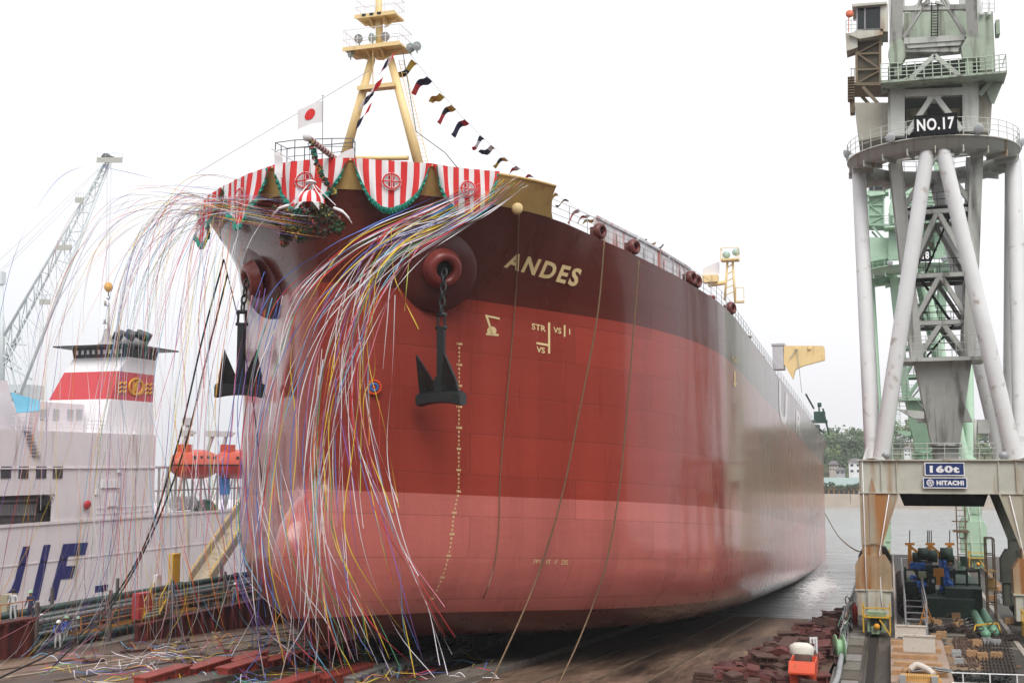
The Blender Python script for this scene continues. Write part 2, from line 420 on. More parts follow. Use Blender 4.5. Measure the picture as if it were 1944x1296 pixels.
# ---- markings painted on the shell
def decal(name, polys, m_, off=.02, parent=None, cut=True):
    mb = MB()
    for pl in polys:
        q = [hit(x, y, off) for x, y in pl]
        if all(v is not None for v in q): mb.add(q, [tuple(range(len(q)))])
    return shipbuild(mb, name, m_, parent or HULL)
def textdecal(name, txt, tl, tr, br_, bl, m_, bold=.02, off=.025, space=1.0):
    vs, fs = textmesh(txt, 1.0, 0, 0, space, bold)
    x0 = min(v.x for v in vs); x1 = max(v.x for v in vs); y0 = min(v.y for v in vs); y1 = max(v.y for v in vs)
    mb = MB(); out = []
    for v in vs:
        u = (v.x - x0) / (x1 - x0); w_ = (v.y - y0) / (y1 - y0)
        tx = tl[0] + (tr[0] - tl[0]) * u; ty = tl[1] + (tr[1] - tl[1]) * u
        bx = bl[0] + (br_[0] - bl[0]) * u; by = bl[1] + (br_[1] - bl[1]) * u
        out.append(hit(bx + (tx - bx) * w_, by + (ty - by) * w_, off) or Vector((0, 0, -50)))
    mb.add(out, fs); return shipbuild(mb, name, m_, HULL)
textdecal('ship_name', 'ANDES', (970, 478), (1106, 511), (1093, 545), (955, 507), MARK, bold=.035, space=1.25)
# starboard name, mirrored place
def hullside(s, h, sd, off=.03):
    p = hullpt(s, h, sd); q = hullpt(s + .3, h, sd); r_ = hullpt(s, h + .3, sd); n = (q - p).cross(r_ - p).normalized()
    if n.x * sd < 0: n = -n
    return p + n * off
def textside(name, txt, s0, s1, h0, h1, sd, m_, bold=.02, sh=0, parent=None):
    vs, fs = textmesh(txt, 1.0, 0, sh, 1.15, bold)
    x0 = min(v.x for v in vs); x1 = max(v.x for v in vs); y0 = min(v.y for v in vs); y1 = max(v.y for v in vs)
    mb = MB(); mb.add([hullside(s0 + (s1 - s0) * (v.x - x0) / (x1 - x0), h0 + (h1 - h0) * (v.y - y0) / (y1 - y0), sd) for v in vs], fs)
    return shipbuild(mb, name, m_, parent or HULL)
textside('ship_name', 'ANDES', 9.3, 5.6, 17.2, 18.2, -1, MARK, .03)
textdecal('mark_text', 'STR', (1009, 613), (1036, 619), (1036, 630), (1009, 625), MARK)
textdecal('mark_text', 'VS', (1050, 620), (1065, 623), (1065, 634), (1050, 631), MARK)
textdecal('mark_text', 'VS', (1018, 657), (1034, 660), (1034, 671), (1018, 668), MARK)
decal('tug_mark', [[(1040, 612), (1044, 612), (1044, 671), (1040, 671)], [(1018, 649), (1040, 653), (1040, 657), (1018, 653)],
                   [(1070, 617), (1073, 617), (1073, 639), (1070, 639)], [(1080, 624), (1082, 624), (1082, 635), (1080, 635)]], MARK)
# bulb symbol
circ = [(933 + 9 * math.cos(t * .4488), 628 + 8.5 * math.sin(t * .4488)) for t in range(14)]
decal('bulb_mark', [[(920, 597), (948, 603), (948, 607), (926, 602)], [(920, 597), (926, 602), (936, 633), (932, 634)], circ, [(922, 632), (946, 634), (946, 638), (922, 636)]], MARK, .03)
# downward arrow marks further aft
decal('tug_mark', [[(1393, 704), (1396, 704), (1396, 727), (1399, 727), (1395, 735), (1391, 727), (1393, 727)]], MARK)
textdecal('mark_text', 'TUG', (1389, 678), (1399, 679), (1399, 688), (1389, 687), MARK)
textdecal('mark_text', 'FP1', (1014, 1061), (1026, 1061), (1024, 1069), (1012, 1069), MARK, .0)
textdecal('mark_text', 'VS', (1036, 1061), (1045, 1061), (1043, 1070), (1034, 1070), MARK, .0)
textdecal('mark_text', '//', (1053, 1061), (1059, 1061), (1057, 1070), (1051, 1070), MARK, .0)
textdecal('mark_text', 'DSL', (1067, 1062), (1080, 1062), (1078, 1071), (1065, 1071), MARK, .0)
# faint owner letters along the parallel body, far aft
textdecal('side_letter', 'U', (1478, 720), (1495, 750), (1493, 812), (1479, 796), MARKW, .03)
textdecal('side_letter', 'R', (1511, 776), (1522, 790), (1520, 830), (1511, 822), MARKW, .03)
# draught marks both sides
for sd in (1, -1):
    mb = MB()
    for k in range(10, 71):
        h = k * .2; s = 4.75
        t = ('%dM' % round(h)) if k % 5 == 0 else str(int(round((h % 1) * 10)))
        vs, fs = textmesh(t, .14, 0, 0, 1, .004)
        a = [hullside(s + sd * v.x * 1.1, h + v.y * 1.1, sd, .02) for v in vs]
        mb.add(a, fs)
    shipbuild(mb, 'draught_marks', MARK, HULL)
# wreath-like ring of orange and blue paint on the shell
wr = MB()
cp = hit(710, 735, .05)
WREATH_C = cp
# bilge fins far aft
bk = MB()
for (x0_, y0_, x1_, y1_) in ((1476, 1133, 1506, 1123), (1507, 1122, 1518, 1116)):
    p = hit(x0_, y0_ - 6, 0); q = hit(x1_, y1_ - 6, 0)
    if p and q: bk.prism([p, q, q + Vector((.5, 0, -.75)), p + Vector((.5, 0, -.75))], (0, 0, .12))
shipbuild(bk, 'bilge_keel', mat('fin_paint', (.36, .08, .07), .4))
# ---- deck edge railing
rl = MB()
def dedge(s, up, inn=.25, sd=1):
    p = hullpt(s, dk(s), sd); return Vector((p.x - sd * inn, p.y, p.z + up))
s = 6.8; posts = []
while s < 140: posts.append(s); s += 1.5 if s < 60 else 3
for s in posts: rl.tube(dedge(s, 0), dedge(s, 1.1), .022, n=5)
for u in (.4, .75, 1.1): rl.path([dedge(s, u) for s in posts], .016, 4)
for s in posts[:24]: rl.tube(dedge(s, 0, sd=-1), dedge(s, 1.1, sd=-1), .022, n=5)
shipbuild(rl, 'deck_railing', GREYM)
# ---- tall breakwater panels by the rail
PANEL = mat('panel_weathered', (.62, .62, .65), .6, var=.08, dirt=(.45, .10, .06), damt=.25, streak=True, scale=.9)
sp = [11.8, 15.3, 15.5, 19.0, 19.15, 22.5]
for i in range(0, 6, 2):
    mb = MB(); a = dedge(sp[i], 0, 1.3); b_ = dedge(sp[i + 1], 0, 1.3); H_ = 1.75
    mb.prism([a, b_, b_ + Vector((0, 0, H_)), a + Vector((0, 0, H_))], (-.12, 0, 0))
    d = b_ - a
    for k in range(3):
        p = a + d * (k + .5) / 3 + Vector((.12, 0, 0)); mb.bar(p, p + Vector((0, 0, H_ * .8)), .14, .2)
    mb.bar(a + Vector((.05, 0, H_)), b_ + Vector((.05, 0, H_)), .1, .14)
    shipbuild(mb, 'breakwater_panel', PANEL)
# ---- red rolled fairleads on the deck edge
for px, py in ((1141, 452), (1205, 484), (1312, 522), (1322, 530), (1388, 572)):
    best = min([x * .25 for x in range(20, 300)], key=lambda s: abs(px - (lambda p: 972 + F * (CM.transposed() @ (p - CO)).x / -(CM.transposed() @ (p - CO)).z)(dedge(s, .3, .1))))
    p = dedge(best, .45, .1); mb = MB()
    mb.lathe([(.36, -.22), (.43, -.08), (.43, .08), (.36, .2), (.26, .24), (.19, .12), (.19, -.16), (.28, -.22)], p, (1, -.45, 0), 18)
    mb.box(p + Vector((-.25, .1, -.1)), (.4, .75, .6))
    shipbuild(mb, 'fairlead', mat('fairlead_red', (.13, .028, .022), .4, var=.25))
# deck clutter beyond: ventilators and winches seen over the rail
rnd = random.Random(3)
for i in range(26):
    s = 27 + i * 3.9; mb = MB(); p = dedge(s, 0, 1.0 + rnd.random() * .8)
    k = i % 3
    if k == 0: mb.lathe([(.22, 0), (.22, .7), (.42, .75), (.42, .95), (0, 1.05)], p, (0, 0, 1), 12)
    elif k == 1:
        mb.box(p + Vector((0, 0, .35)), (.6, 1.0, .7)); mb.tube(p + Vector((0, -.6, .8)), p + Vector((0, .6, .8)), .3, n=12)
    else: mb.tube(p, p + Vector((0, 0, 1.3)), .12, n=8); mb.lathe([(.1, 1.2), (.3, 1.35), (.3, 1.5), (0, 1.55)], p, (0, 0, 1), 12)
    shipbuild(mb, 'deck_fitting', [REDP, GREYM, mat('rust_brown', (.13, .05, .025), .8, var=.3)][k])
# ---- foremast
def cen(px, py): return C(px, py, CX)
fm = MB()
top = A(716, 108, 54.6)
lf = A(654, 300, 54.6); rf = A(797, 320, 54.6); lt = A(706, 112, 54.6); rt = A(741, 112, 54.6)
lf2 = lf + (lf - lt) * .12; rf2 = rf + (rf - rt) * .12
fm.tube(lf2, lt, .27, .2, 14); fm.tube(rf2, rt, .27, .2, 14)
pt = A(718, -60, 54.6); fm.tube(A(721, 112, 54.6), pt, .22, .15, 14)
a_ = A(668, 300, 54.6); fm.tube(A(640, 301, 54.2), A(775, 300, 54.2), .12, n=10)
MAST = shipbuild(fm, 'foremast', YEL)
def platform(px0, px1, py, yd, depth, name='mast_platform', th=.1, brk=True):
    a = A(px0, py, yd); b_ = A(px1, py, yd); mb = MB(); d = (b_ - a); z = (a.z + b_.z) / 2; w_ = abs(d.x)
    cx_ = (a.x + b_.x) / 2
    mb.box((cx_, yd, z), (w_, depth, th))
    mb.box((cx_, yd - depth / 2 - .02, z - .02), (w_ + .04, .04, th + .12))
    if brk:
        for k in (-1, 1):
            mb.prism([(cx_ + k * w_ * .46, yd - .05, z - .05), (cx_ + k * .35, yd - .05, z - .05), (cx_ + k * .3, yd - .05, z - .55)], (0, .1, 0))
            mb.prism([(cx_ + k * .4, yd - depth * .45, z - .06), (cx_ + k * .4, yd + depth * .45, z - .06), (cx_ + k * .4, yd, z - .5)], (.08, 0, 0))
    o = shipbuild(mb, name, YEL, MAST); return o, (cx_, yd, z, w_, depth)
def prail(info, par, hgt=1.0, n=4):
    cx_, yd, z, w_, dp = info; mb = MB()
    cs = [(-1, -1), (1, -1), (1, 1), (-1, 1)]
    pts = [Vector((cx_ + a * w_ / 2, yd + b_ * dp / 2, z)) for a, b_ in cs]
    for i in range(4):
        p, q = pts[i], pts[(i + 1) % 4]
        for k in range(n):
            r_ = p + (q - p) * k / n; mb.tube(r_, r_ + Vector((0, 0, hgt)), .018, n=5)
        for u in (.5, 1): mb.tube(p + Vector((0, 0, hgt * u)), q + Vector((0, 0, hgt * u)), .018, n=5)
    shipbuild(mb, 'railing', WHITE, par)
o, inf = platform(664, 770, 97, 54.6, 1.6); prail(inf, o)
o2, inf2 = platform(684, 758, 36, 54.6, 1.3); prail(inf2, o2)
o3, inf3 = platform(684, 755, 167, 54.6, .7, brk=False)
mb = MB(); mb.tube(A(708, 88, 53.9), A(708, 180, 54.4), .03, n=6)
ld0, ld1 = A(757, 115, 54.9), A(806, 322, 54.9); ld0b, ld1b = A(766, 115, 54.9), A(816, 322, 54.9)
mb.tube(ld0, ld1, .02, n=5); mb.tube(ld0b, ld1b, .02, n=5)
for k in range(26): t = k / 26; mb.tube(ld0.lerp(ld1, t), ld0b.lerp(ld1b, t), .012, n=4)
shipbuild(mb, 'mast_ladder', YEL, MAST)
LAMP = mat('lamp_green', (.38, .52, .47), .4, var=.08); GLS = mat('lamp_glass', (.35, .35, .36), .15, spec=.8)
for px, py, ddx in ((681, 74, 0), (732, 70, 0), (706, 72, -1), (779, 91, 2), (791, 88, 2), (664, 101, -2)):
    p = A(px, py, 54.1); ax = Vector((ddx * .5, -1, -.25)).normalized(); mb = MB()
    mb.lathe([(0, -.25), (.1, -.25), (.24, 0), (.25, .04), (.21, .03)], p, ax, 16); mb.tube(p + Vector((0, .1, -.35)), p + ax * -.1, .04, n=6)
    lm = shipbuild(mb, 'flood_lamp', LAMP if ddx else GREYM, o)
    g = MB(); g.lathe([(.2, .02), (.0, .05)], p, ax, 14); shipbuild(g, 'glass', GLS, lm)
# horizontal stripes plate at upper platform front
mb = MB()
for k in range(6):
    if k % 2 == 0: c = Vector((inf2[0] - .6 + k * .22, inf2[1] - inf2[4] / 2 - .06, inf2[2] + .02)); mb.box(c, (.22, .02, .12))
shipbuild(mb, 'warning_stripes', DARK, o2)
# ---- bow look-out railing behind the flag
mb = MB()
Lc = [A(523, 272, 48.5), A(556, 281, 47.6), A(604, 262, 50.5), A(674, 262, 48.6)]
fr = [A(523, 305, 48.5), A(558, 310, 47.4), A(612, 306, 47.6), A(674, 304, 48.6)]
tp = [A(523, 271, 48.5), A(545, 282, 47.4), A(612, 276, 47.6), A(674, 270, 48.6)]
bk_ = [A(523, 271, 48.5), A(560, 266, 50.5), A(630, 263, 50.5), A(670, 263, 49.0), A(674, 270, 48.6)]
mb.path(tp, .025, 5); mb.path(bk_, .025, 5); mb.path([p - Vector((0, 0, .4)) for p in tp], .018, 5); mb.path([p - Vector((0, 0, .4)) for p in bk_], .018, 5)
for p in tp + bk_ + [tp[1].lerp(tp[2], .5), bk_[1].lerp(bk_[2], .5), tp[0].lerp(tp[1], .5)]: mb.tube(p, p - Vector((0, 0, 1.2)), .028, n=6)
shipbuild(mb, 'lookout_railing', mat('rail_grey', (.10, .11, .12), .5))
mb = MB(); mb.tube(A(597, 310, 49.5), A(597, 272, 49.5), .14, n=12); shipbuild(mb, 'vent_post', GREYM)
# ---- far deck: yellow light mast, jib and white housing
fm2 = MB(); yy = 150
fm2.tube(A(1376, 570, yy), A(1381, 497, yy), .16, n=8); fm2.tube(A(1396, 575, yy), A(1391, 497, yy), .16, n=8)
for k in range(5): fm2.tube(A(1377 + k, 560 - k * 13, yy), A(1395 - k, 553 - k * 13, yy), .08, n=6)
fm2.box(A(1386, 494, yy), (2.3, 1.8, .22)); fm2.tube(A(1345, 541, yy), A(1378, 536, yy), .3, n=8); fm2.box(A(1349, 530, yy), (2.0, 1.5, .9))
fm2.box(A(1405, 573, yy), (1.0, 1, .2))
M2 = shipbuild(fm2, 'light_mast', YEL)
mb = MB(); c = A(1386, 494, yy)
for a in (-1, 1):
    for b_ in (-1, 1): mb.tube(c + Vector((a * 1.1, b_ * .8, 0)), c + Vector((a * 1.1, b_ * .8, 1.5)), .05, n=5)
    mb.tube(c + Vector((a * 1.1, -.8, 1.5)), c + Vector((a * 1.1, .8, 1.5)), .05, n=5)
mb.tube(c + Vector((-1.1, -.8, 1.5)), c + Vector((1.1, -.8, 1.5)), .05, n=5)
shipbuild(mb, 'railing', YEL, M2); mb = MB(); c = A(1405, 572, yy)
for a in (-.5, .5): mb.tube(c + Vector((a, 0, 0)), c + Vector((a, 0, 1.8)), .05, n=5)
mb.tube(c + Vector((-.5, 0, 1.8)), c + Vector((.5, 0, 1.8)), .05, n=5)
shipbuild(mb, 'railing', YEL, M2)
for px, py in ((1379, 484), (1397, 479)):
    mb = MB(); mb.lathe([(0, -.4), (.35, -.3), (.5, .1), (.0, .15)], A(px, py, yy), (.2, -1, -.1), 12); shipbuild(mb, 'flood_lamp', LAMP, M2)
# jib of the hose crane
yj = 140
mb = MB()
mb.prism([A(1488, 656, yj), A(1562, 656, yj), A(1565, 660, yj), A(1566, 683, yj), A(1525, 694, yj), A(1510, 701, yj), A(1505, 720, yj), A(1488, 690, yj)], (0, .9, 0))
mb.box(A(1512, 661, yj - .1), (.35, .2, .25)); mb.box(A(1537, 661, yj - .1), (.35, .2, .25))
JIB = shipbuild(mb, 'hose_crane_jib', YEL)
mb = MB(); mb.tube(A(1513, 663, yj - .2), A(1522, 745, yj - .2), .04, n=5); mb.tube(A(1500, 680, yj - .2), A(1512, 663, yj - .2), .05, n=5); shipbuild(mb, 'wire', GREYM, JIB)
mb = MB(); a = A(1476, 671, yj + 1); mb.bb(A(1466, 655, yj), A(1488, 700, yj) + Vector((0, 2.5, 0))); mb.bb(A(1464, 652, yj) - Vector((0, .1, 0)), A(1489, 655, yj) + Vector((0, 2.6, 0)))
shipbuild(mb, 'deck_house', mat('house_grey', (.5, .5, .52), .6, var=.1))
# bridge wing stub beyond the stern rail
mb = MB(); yb = 176
mb.box(A(1556, 800, yb), (2.2, 2, .4)); mb.box(A(1556, 790, yb), (1.6, 1.2, 1.4)); mb.tube(A(1555, 795, yb), A(1555, 768, yb), .12, n=6)
shipbuild(mb, 'poop_fitting', mat('dark_green', (.03, .07, .055), .6, var=.3)); mb = MB(); mb.bar(A(1562, 775, yb), A(1574, 825, yb), .25); mb.bar(A(1535, 800, yb), A(1566, 822, yb), .3); mb.box(A(1548, 812, yb), (1.2, 2, .9)); mb.bar(A(1530, 748, yb - 20), A(1545, 775, yb - 12), .18)
mb.bb(A(1552, 772, yb), A(1559, 764, yb) + Vector((0, .8, 0)))
shipbuild(mb, 'poop_fittings', mat('dark_green', (.03, .07, .055), .6, var=.3))
# ---- anchors hanging from their chains
ANC = mat('anchor_black', (.014, .018, .019), .42, var=.35, dirt=(.05, .035, .02), damt=.1)
def make_anchor(top, zb, yaw, lean, label):
    base = Vector((top.x, top.y - .35, zb))
    T = thing('anchor', label, 'anchor', tuple(base), 'bow anchors')
    Rz = Matrix.Rotation(yaw, 3, 'Z')
    def W(x, y, z): return base + Rz @ Vector((x, y, z))
    mb = MB()   # crown
    N_ = 12; rows = []
    for i in range(N_ + 1):
        t = i / N_ * 2 - 1; x = t * 1.2; hh_ = .30 + .10 * abs(t) ** 3 - (.08 if abs(t) > .95 else 0); dy = .34 - .06 * abs(t); zc = .10 * (1 - t * t)
        rows.append([W(x, -dy, zc - hh_ * .8), W(x, -dy * 1.1, zc + hh_ * .5), W(x, 0, zc + hh_), W(x, dy, zc + hh_ * .5), W(x, dy, zc - hh_ * .8), W(x, 0, zc - hh_)])
    mb.grid(rows, closed=True); mb.add(rows[0], [tuple(range(6))]); mb.add(rows[-1], [tuple(range(6))])
    cr_ = mb.build('crown', ANC, T)
    for k in (-1, 1):
        mb = MB(); o = k * .62
        # fluke: broad at the crown, pointed at the tip, folded ridge along its middle
        tip = (o + k * .14, -.70 - lean, 1.98); bl = (o - .44, -.15, .12); br2 = (o + .44, -.15, .12); ml = (o - .40, -.34, .75); mr = (o + .40, -.34, .75)
        rid = (o, -.02, .3); th = .16
        vs = [W(*bl), W(*ml), W(*tip), W(*mr), W(*br2), W(*rid)] + [W(p[0], p[1] + th, p[2]) for p in (bl, ml, tip, mr, br2, rid)]
        mb.add(vs, [(0, 1, 5), (1, 2, 5), (2, 3, 5), (3, 4, 5), (0, 5, 4), (6, 11, 7), (7, 11, 8), (8, 11, 9), (9, 11, 10), (6, 10, 11), (0, 6, 7, 1), (1, 7, 8, 2), (2, 8, 9, 3), (3, 9, 10, 4), (4, 10, 6, 0)])
        mb.build('fluke', ANC, T)
    L_ = 3.3
    mb = MB(); mb.bar(W(0, 0, .1), W(0, 0, L_), .34, .26); mb.bar(W(0, -.16, .1), W(0, -.16, 1.0), .42, .14); mb.build('shank', ANC, T)
    mb = MB()   # shackle
    for k in (-1, 1): mb.bar(W(k * .2, 0, L_ - .1), W(k * .17, 0, L_ + .55), .09)
    mb.tube(W(-.3, 0, L_ - .05), W(.3, 0, L_ - .05), .08, n=8); mb.tube(W(-.24, 0, L_ + .55), W(.24, 0, L_ + .55), .1, n=8); mb.build('shackle', ANC, T)
    # chain of studded links up into the pipe
    mb = MB(); p = W(0, 0, L_ + .6); q = top; n = max(3, int((q - p).length / .34))
    for i in range(n):
        c = p.lerp(q, (i + .5) / n); d = (q - p).normalized(); sx_ = Vector((1, 0, 0)) if i % 2 else Vector((0, 1, 0)); sx_ = (sx_ - d * sx_.dot(d)).normalized()
        pts = [c + d * .24 * math.cos(t) * (1.0) + sx_ * .13 * math.sin(t) for t in [j * math.pi / 5 for j in range(10)]]
        mb.path(pts, .055, 6, closed=True)
    mb.build('chain', ANC, T)
    return T
zb_p = A(845, 757, PORTC.y - .3).z; zb_s = A(472, 742, STBC.y - .3).z
make_anchor(PORTC, zb_p, R(-12), .25, 'black stockless anchor hanging clear below the right-hand hawse lip, beside the pale draught figures')
make_anchor(STBC, zb_s, R(28), .0, 'black stockless anchor hanging at the left edge of the hull behind paper streamers')
# =========================================================== ground, slipway, water, far shore
def gmat(name, c1, c2, c3, sc, rough=.85, stretch=(1, 1, 1), bump=.4, dark=None):
    m, nt, b = _m(name); L = nt.links.new; N = nt.nodes.new
    tc = N('ShaderNodeTexCoord'); mp = N('ShaderNodeMapping'); mp.inputs['Scale'].default_value = stretch; L(tc.outputs['Object'], mp.inputs[0])
    n = N('ShaderNodeTexNoise'); n.inputs['Scale'].default_value = sc; n.inputs['Detail'].default_value = 8; n.inputs['Roughness'].default_value = .65; L(mp.outputs[0], n.inputs['Vector'])
    r = N('ShaderNodeValToRGB'); e = r.color_ramp.elements
    e[0].position = .32; e[0].color = c1 + (1,); e[1].position = .72; e[1].color = c3 + (1,); k = e.new(.5); k.color = c2 + (1,)
    L(n.outputs['Fac'], r.inputs[0])
    n2 = N('ShaderNodeTexNoise'); n2.inputs['Scale'].default_value = sc * 9; n2.inputs['Detail'].default_value = 6; L(mp.outputs[0], n2.inputs['Vector'])
    mr = N('ShaderNodeMapRange'); mr.inputs[1].default_value = .3; mr.inputs[2].default_value = .7; mr.inputs[3].default_value = .7; mr.inputs[4].default_value = 1.25; L(n2.outputs['Fac'], mr.inputs[0])
    vm = N('ShaderNodeVectorMath'); vm.operation = 'SCALE'; L(r.outputs[0], vm.inputs[0]); L(mr.outputs[0], vm.inputs['Scale']); L(vm.outputs[0], b.inputs['Base Color'])
    r3 = N('ShaderNodeMapRange'); r3.inputs[1].default_value = .35; r3.inputs[2].default_value = .65; r3.inputs[3].default_value = rough - .35; r3.inputs[4].default_value = rough; L(n.outputs['Fac'], r3.inputs[0]); L(r3.outputs[0], b.inputs['Roughness'])
    bp = N('ShaderNodeBump'); bp.inputs['Strength'].default_value = bump; bp.inputs['Distance'].default_value = .08; L(n2.outputs['Fac'], bp.inputs['Height']); L(bp.outputs[0], b.inputs['Normal'])
    MATS[name] = m; return m
SLIPM = gmat('slip_mud', (.018, .010, .006), (.125, .074, .047), (.30, .20, .14), .30, .8, (1.6, .30, 1), .8)
QUAYM = gmat('quay_concrete', (.022, .019, .015), (.065, .057, .046), (.125, .11, .09), .5, .9, (1, .4, 1), .4)
YARDM = gmat('yard_concrete', (.07, .06, .05), (.14, .12, .10), (.20, .17, .14), .4, .9, (1, 1, 1), .3)
sl = MB(); rows = []
for y in (-40, 0, 30, 47, 60, 75, 90, 105, 120, 150):
    rows.append([Vector((x, y, slipz(max(y, 10)))) for x in (-44, -38, -32, -26, -20, -14, -8, -3.4)])
sl.grid(rows); SL = struct(sl.build('slipway', SLIPM))
# concrete ground ways: low raised strips the ship slides on
for x in (-29.5, -19.5):
    g = MB(); a = Vector((x, 20, slipz(20))); b_ = Vector((x, 118, slipz(118)))
    g.bar(a + Vector((0, 0, .12)), b_ + Vector((0, 0, .12)), 1.6, .34); struct(g.build('slipway_track', YARDM))
q = MB(); q.bb((-3.4, -40, -4), (26, 158, 0)); QG = struct(q.build('quay', QUAYM))
yd = MB(); yd.bb((-56, -40, -6), (-44.0, 128, 1.0)); struct(yd.build('yard_ground', YARDM))
bs = MB(); bs.bb((-600, -200, -6.2), (600, -40.0, -.2)); struct(bs.build('ground', YARDM))
# drain channel and painted concrete edges on the quay
for x, w_, c in ((.05, .16, (.42, .36, .33)), (7.45, .3, (.36, .32, .28)), (9.6, .25, (.25, .13, .05)), (-3.2, .35, (.20, .19, .17))):
    k = MB(); k.bb((x - w_ / 2, 20, -.02), (x + w_ / 2, 156, .05)); struct(k.build('quay_kerb', mat('kerb%.2f' % c[0], c, .9, var=.25)))
for x in (-1.65, -1.1, 8.95, 9.4):
    k = MB(); k.bb((x - .06, 20, 0.003), (x + .06, 156, .07 if x in (-1.65, 8.95) else .03)); struct(k.build('rail_track', mat('rail_steel', (.05, .045, .04), .35, metal=.6, var=.3)))
for x0, x1 in ((-1.58, -1.17), (9.02, 9.34)):
    k = MB(); k.bb((x0, 20, -.01), (x1, 156, .006)); struct(k.build('rail_slot', mat('slot_dark', (.018, .014, .011), .9)))
rnd = random.Random(5)
for i in range(16):
    y = 60 + i * 3.1; k = MB(); k.bb((-3.0 + rnd.random() * .2, y, 0), (-1.95, y + 2.2 + rnd.random() * .6, .02 + rnd.random() * .02))
    struct(k.build('quay_plate', mat('plate%d' % (i % 3), [(.17, .155, .13), (.23, .215, .20), (.11, .095, .075)][i % 3], .85, var=.2, scale=3)))
# ---- water
m, nt, b = _m('sea_water'); L = nt.links.new; N = nt.nodes.new
tc = N('ShaderNodeTexCoord'); sx = N('ShaderNodeSeparateXYZ'); L(tc.outputs['Object'], sx.inputs[0])
b.inputs['Base Color'].default_value = (.30, .32, .32, 1); b.inputs['Roughness'].default_value = .16; b.inputs['Specular IOR Level'].default_value = .9
mp = N('ShaderNodeMapping'); mp.inputs['Scale'].default_value = (.35, .9, 1); L(tc.outputs['Object'], mp.inputs[0])
n1 = N('ShaderNodeTexNoise'); n1.inputs['Scale'].default_value = .55; n1.inputs['Detail'].default_value = 7; n1.inputs['Distortion'].default_value = .6; L(mp.outputs[0], n1.inputs['Vector'])
bp = N('ShaderNodeBump'); bp.inputs['Strength'].default_value = .8; bp.inputs['Distance'].default_value = .6; L(n1.outputs['Fac'], bp.inputs['Height']); L(bp.outputs[0], b.inputs['Normal'])
# foam lying where the hull has churned the water: a patch at the hull side
mp2 = N('ShaderNodeMapping'); mp2.inputs['Scale'].default_value = (.5, .28, 1); L(tc.outputs['Object'], mp2.inputs[0])
n2 = N('ShaderNodeTexNoise'); n2.inputs['Scale'].default_value = 1.1; n2.inputs['Detail'].default_value = 9; n2.inputs['Roughness'].default_value = .7; n2.inputs['Distortion'].default_value = 2.2; L(mp2.outputs[0], n2.inputs['Vector'])
dx = mathn2 = None
def mth(op, a, c=None):
    n = N('ShaderNodeMath'); n.operation = op
    for i, q_ in enumerate((a, c)):
        if q_ is None: continue
        if isinstance(q_, (int, float)): n.inputs[i].default_value = q_
        else: L(q_, n.inputs[i])
    return n.outputs[0]
near = mth('MULTIPLY', mth('ABSOLUTE', mth('ADD', sx.outputs['X'], 8.0)), .10)
ny = mth('MULTIPLY', mth('ABSOLUTE', mth('SUBTRACT', sx.outputs['Y'], 135.0)), .012)
thr = mth('ADD', mth('ADD', near, ny), .27)
fo = mth('GREATER_THAN', n2.outputs['Fac'], thr)
fm_ = N('ShaderNodeMapRange'); fm_.inputs[1].default_value = 0; fm_.inputs[2].default_value = .14; L(mth('SUBTRACT', n2.outputs['Fac'], thr), fm_.inputs[0])
mx = N('ShaderNodeMixRGB'); mx.inputs[1].default_value = (.30, .32, .32, 1); mx.inputs[2].default_value = (.72, .72, .72, 1); L(fm_.outputs[0], mx.inputs[0]); L(mx.outputs[0], b.inputs['Base Color'])
rg = mth('ADD', .16, mth('MULTIPLY', fm_.outputs[0], .6)); L(rg, b.inputs['Roughness'])
WATERM = m
wt = MB(); wt.bb((-600, -39.9, -6.1), (600, 890, -2.1)); struct(wt.build('sea', WATERM))
# ---- far shore
SHORE = gmat('shore_ground', (.06, .075, .03), (.10, .11, .05), (.15, .14, .08), .05, .95, (1, 1, 1), .2)
rows = []
def hillz(x, y):
    t = max(0, min(1, (y - 440) / 90)); t = t * t * (3 - 2 * t)
    return 1.5 + t * (9 + 11 * math.exp(-((x + 10) / 42) ** 2) + 4 * math.exp(-((x - 48) / 22) ** 2) + 3 * math.sin(x * .06))
for y in [388, 394, 400, 420, 440] + list(range(450, 620, 12)) + [700, 880]:
    rows.append([Vector((x, y, -3 if y == 388 else (1.4 if y < 440 else hillz(x, min(y, 560))))) for x in list(range(-62, 400, 14))])
hl = MB(); hl.smooth = True; hl.grid(rows); struct(hl.build('hill', SHORE))
sw = MB()
for i in range(24): sw.bb((-120 + i * 12.0, 384.0, -3), (-108.15 + i * 12.0, 387.6, 1.9))
sw.bb((-120, 383.4, -3), (168, 384.0, -1.1)); SW = tag(sw.build('sea_wall', mat('seawall_sand', (.42, .36, .30), .9, var=.12, scale=.3)), 'long sandy concrete sea wall along the far shore', 'wall')
def leafball(mb, c, r, n, sz, rnd, zs=.8):
    for i in range(n):
        d = Vector((rnd.gauss(0, 1), rnd.gauss(0, 1), rnd.gauss(0, 1))).normalized() * r * (rnd.random() ** .4)
        p = c + Vector((d.x, d.y, d.z * zs)); u = Vector((rnd.uniform(-1, 1), rnd.uniform(-1, 1), rnd.uniform(-1, 1))).normalized(); v = u.orthogonal().normalized(); s = sz * rnd.uniform(.6, 1.4)
        mb.add([p - u * s - v * s * .5, p + u * s - v * s * .6, p + u * s * .7 + v * s, p - u * s * .5 + v * s * .7], [(0, 1, 2, 3)])
LEAF = [mat('leaf_dark', (.060, .095, .048), .8, var=.3, scale=.4), mat('leaf_mid', (.090, .135, .062), .8, var=.3, scale=.4), mat('leaf_light', (.145, .20, .085), .8, var=.25, scale=.4)]
BARK = mat('bark', (.09, .065, .045), .9)
rnd = random.Random(11)
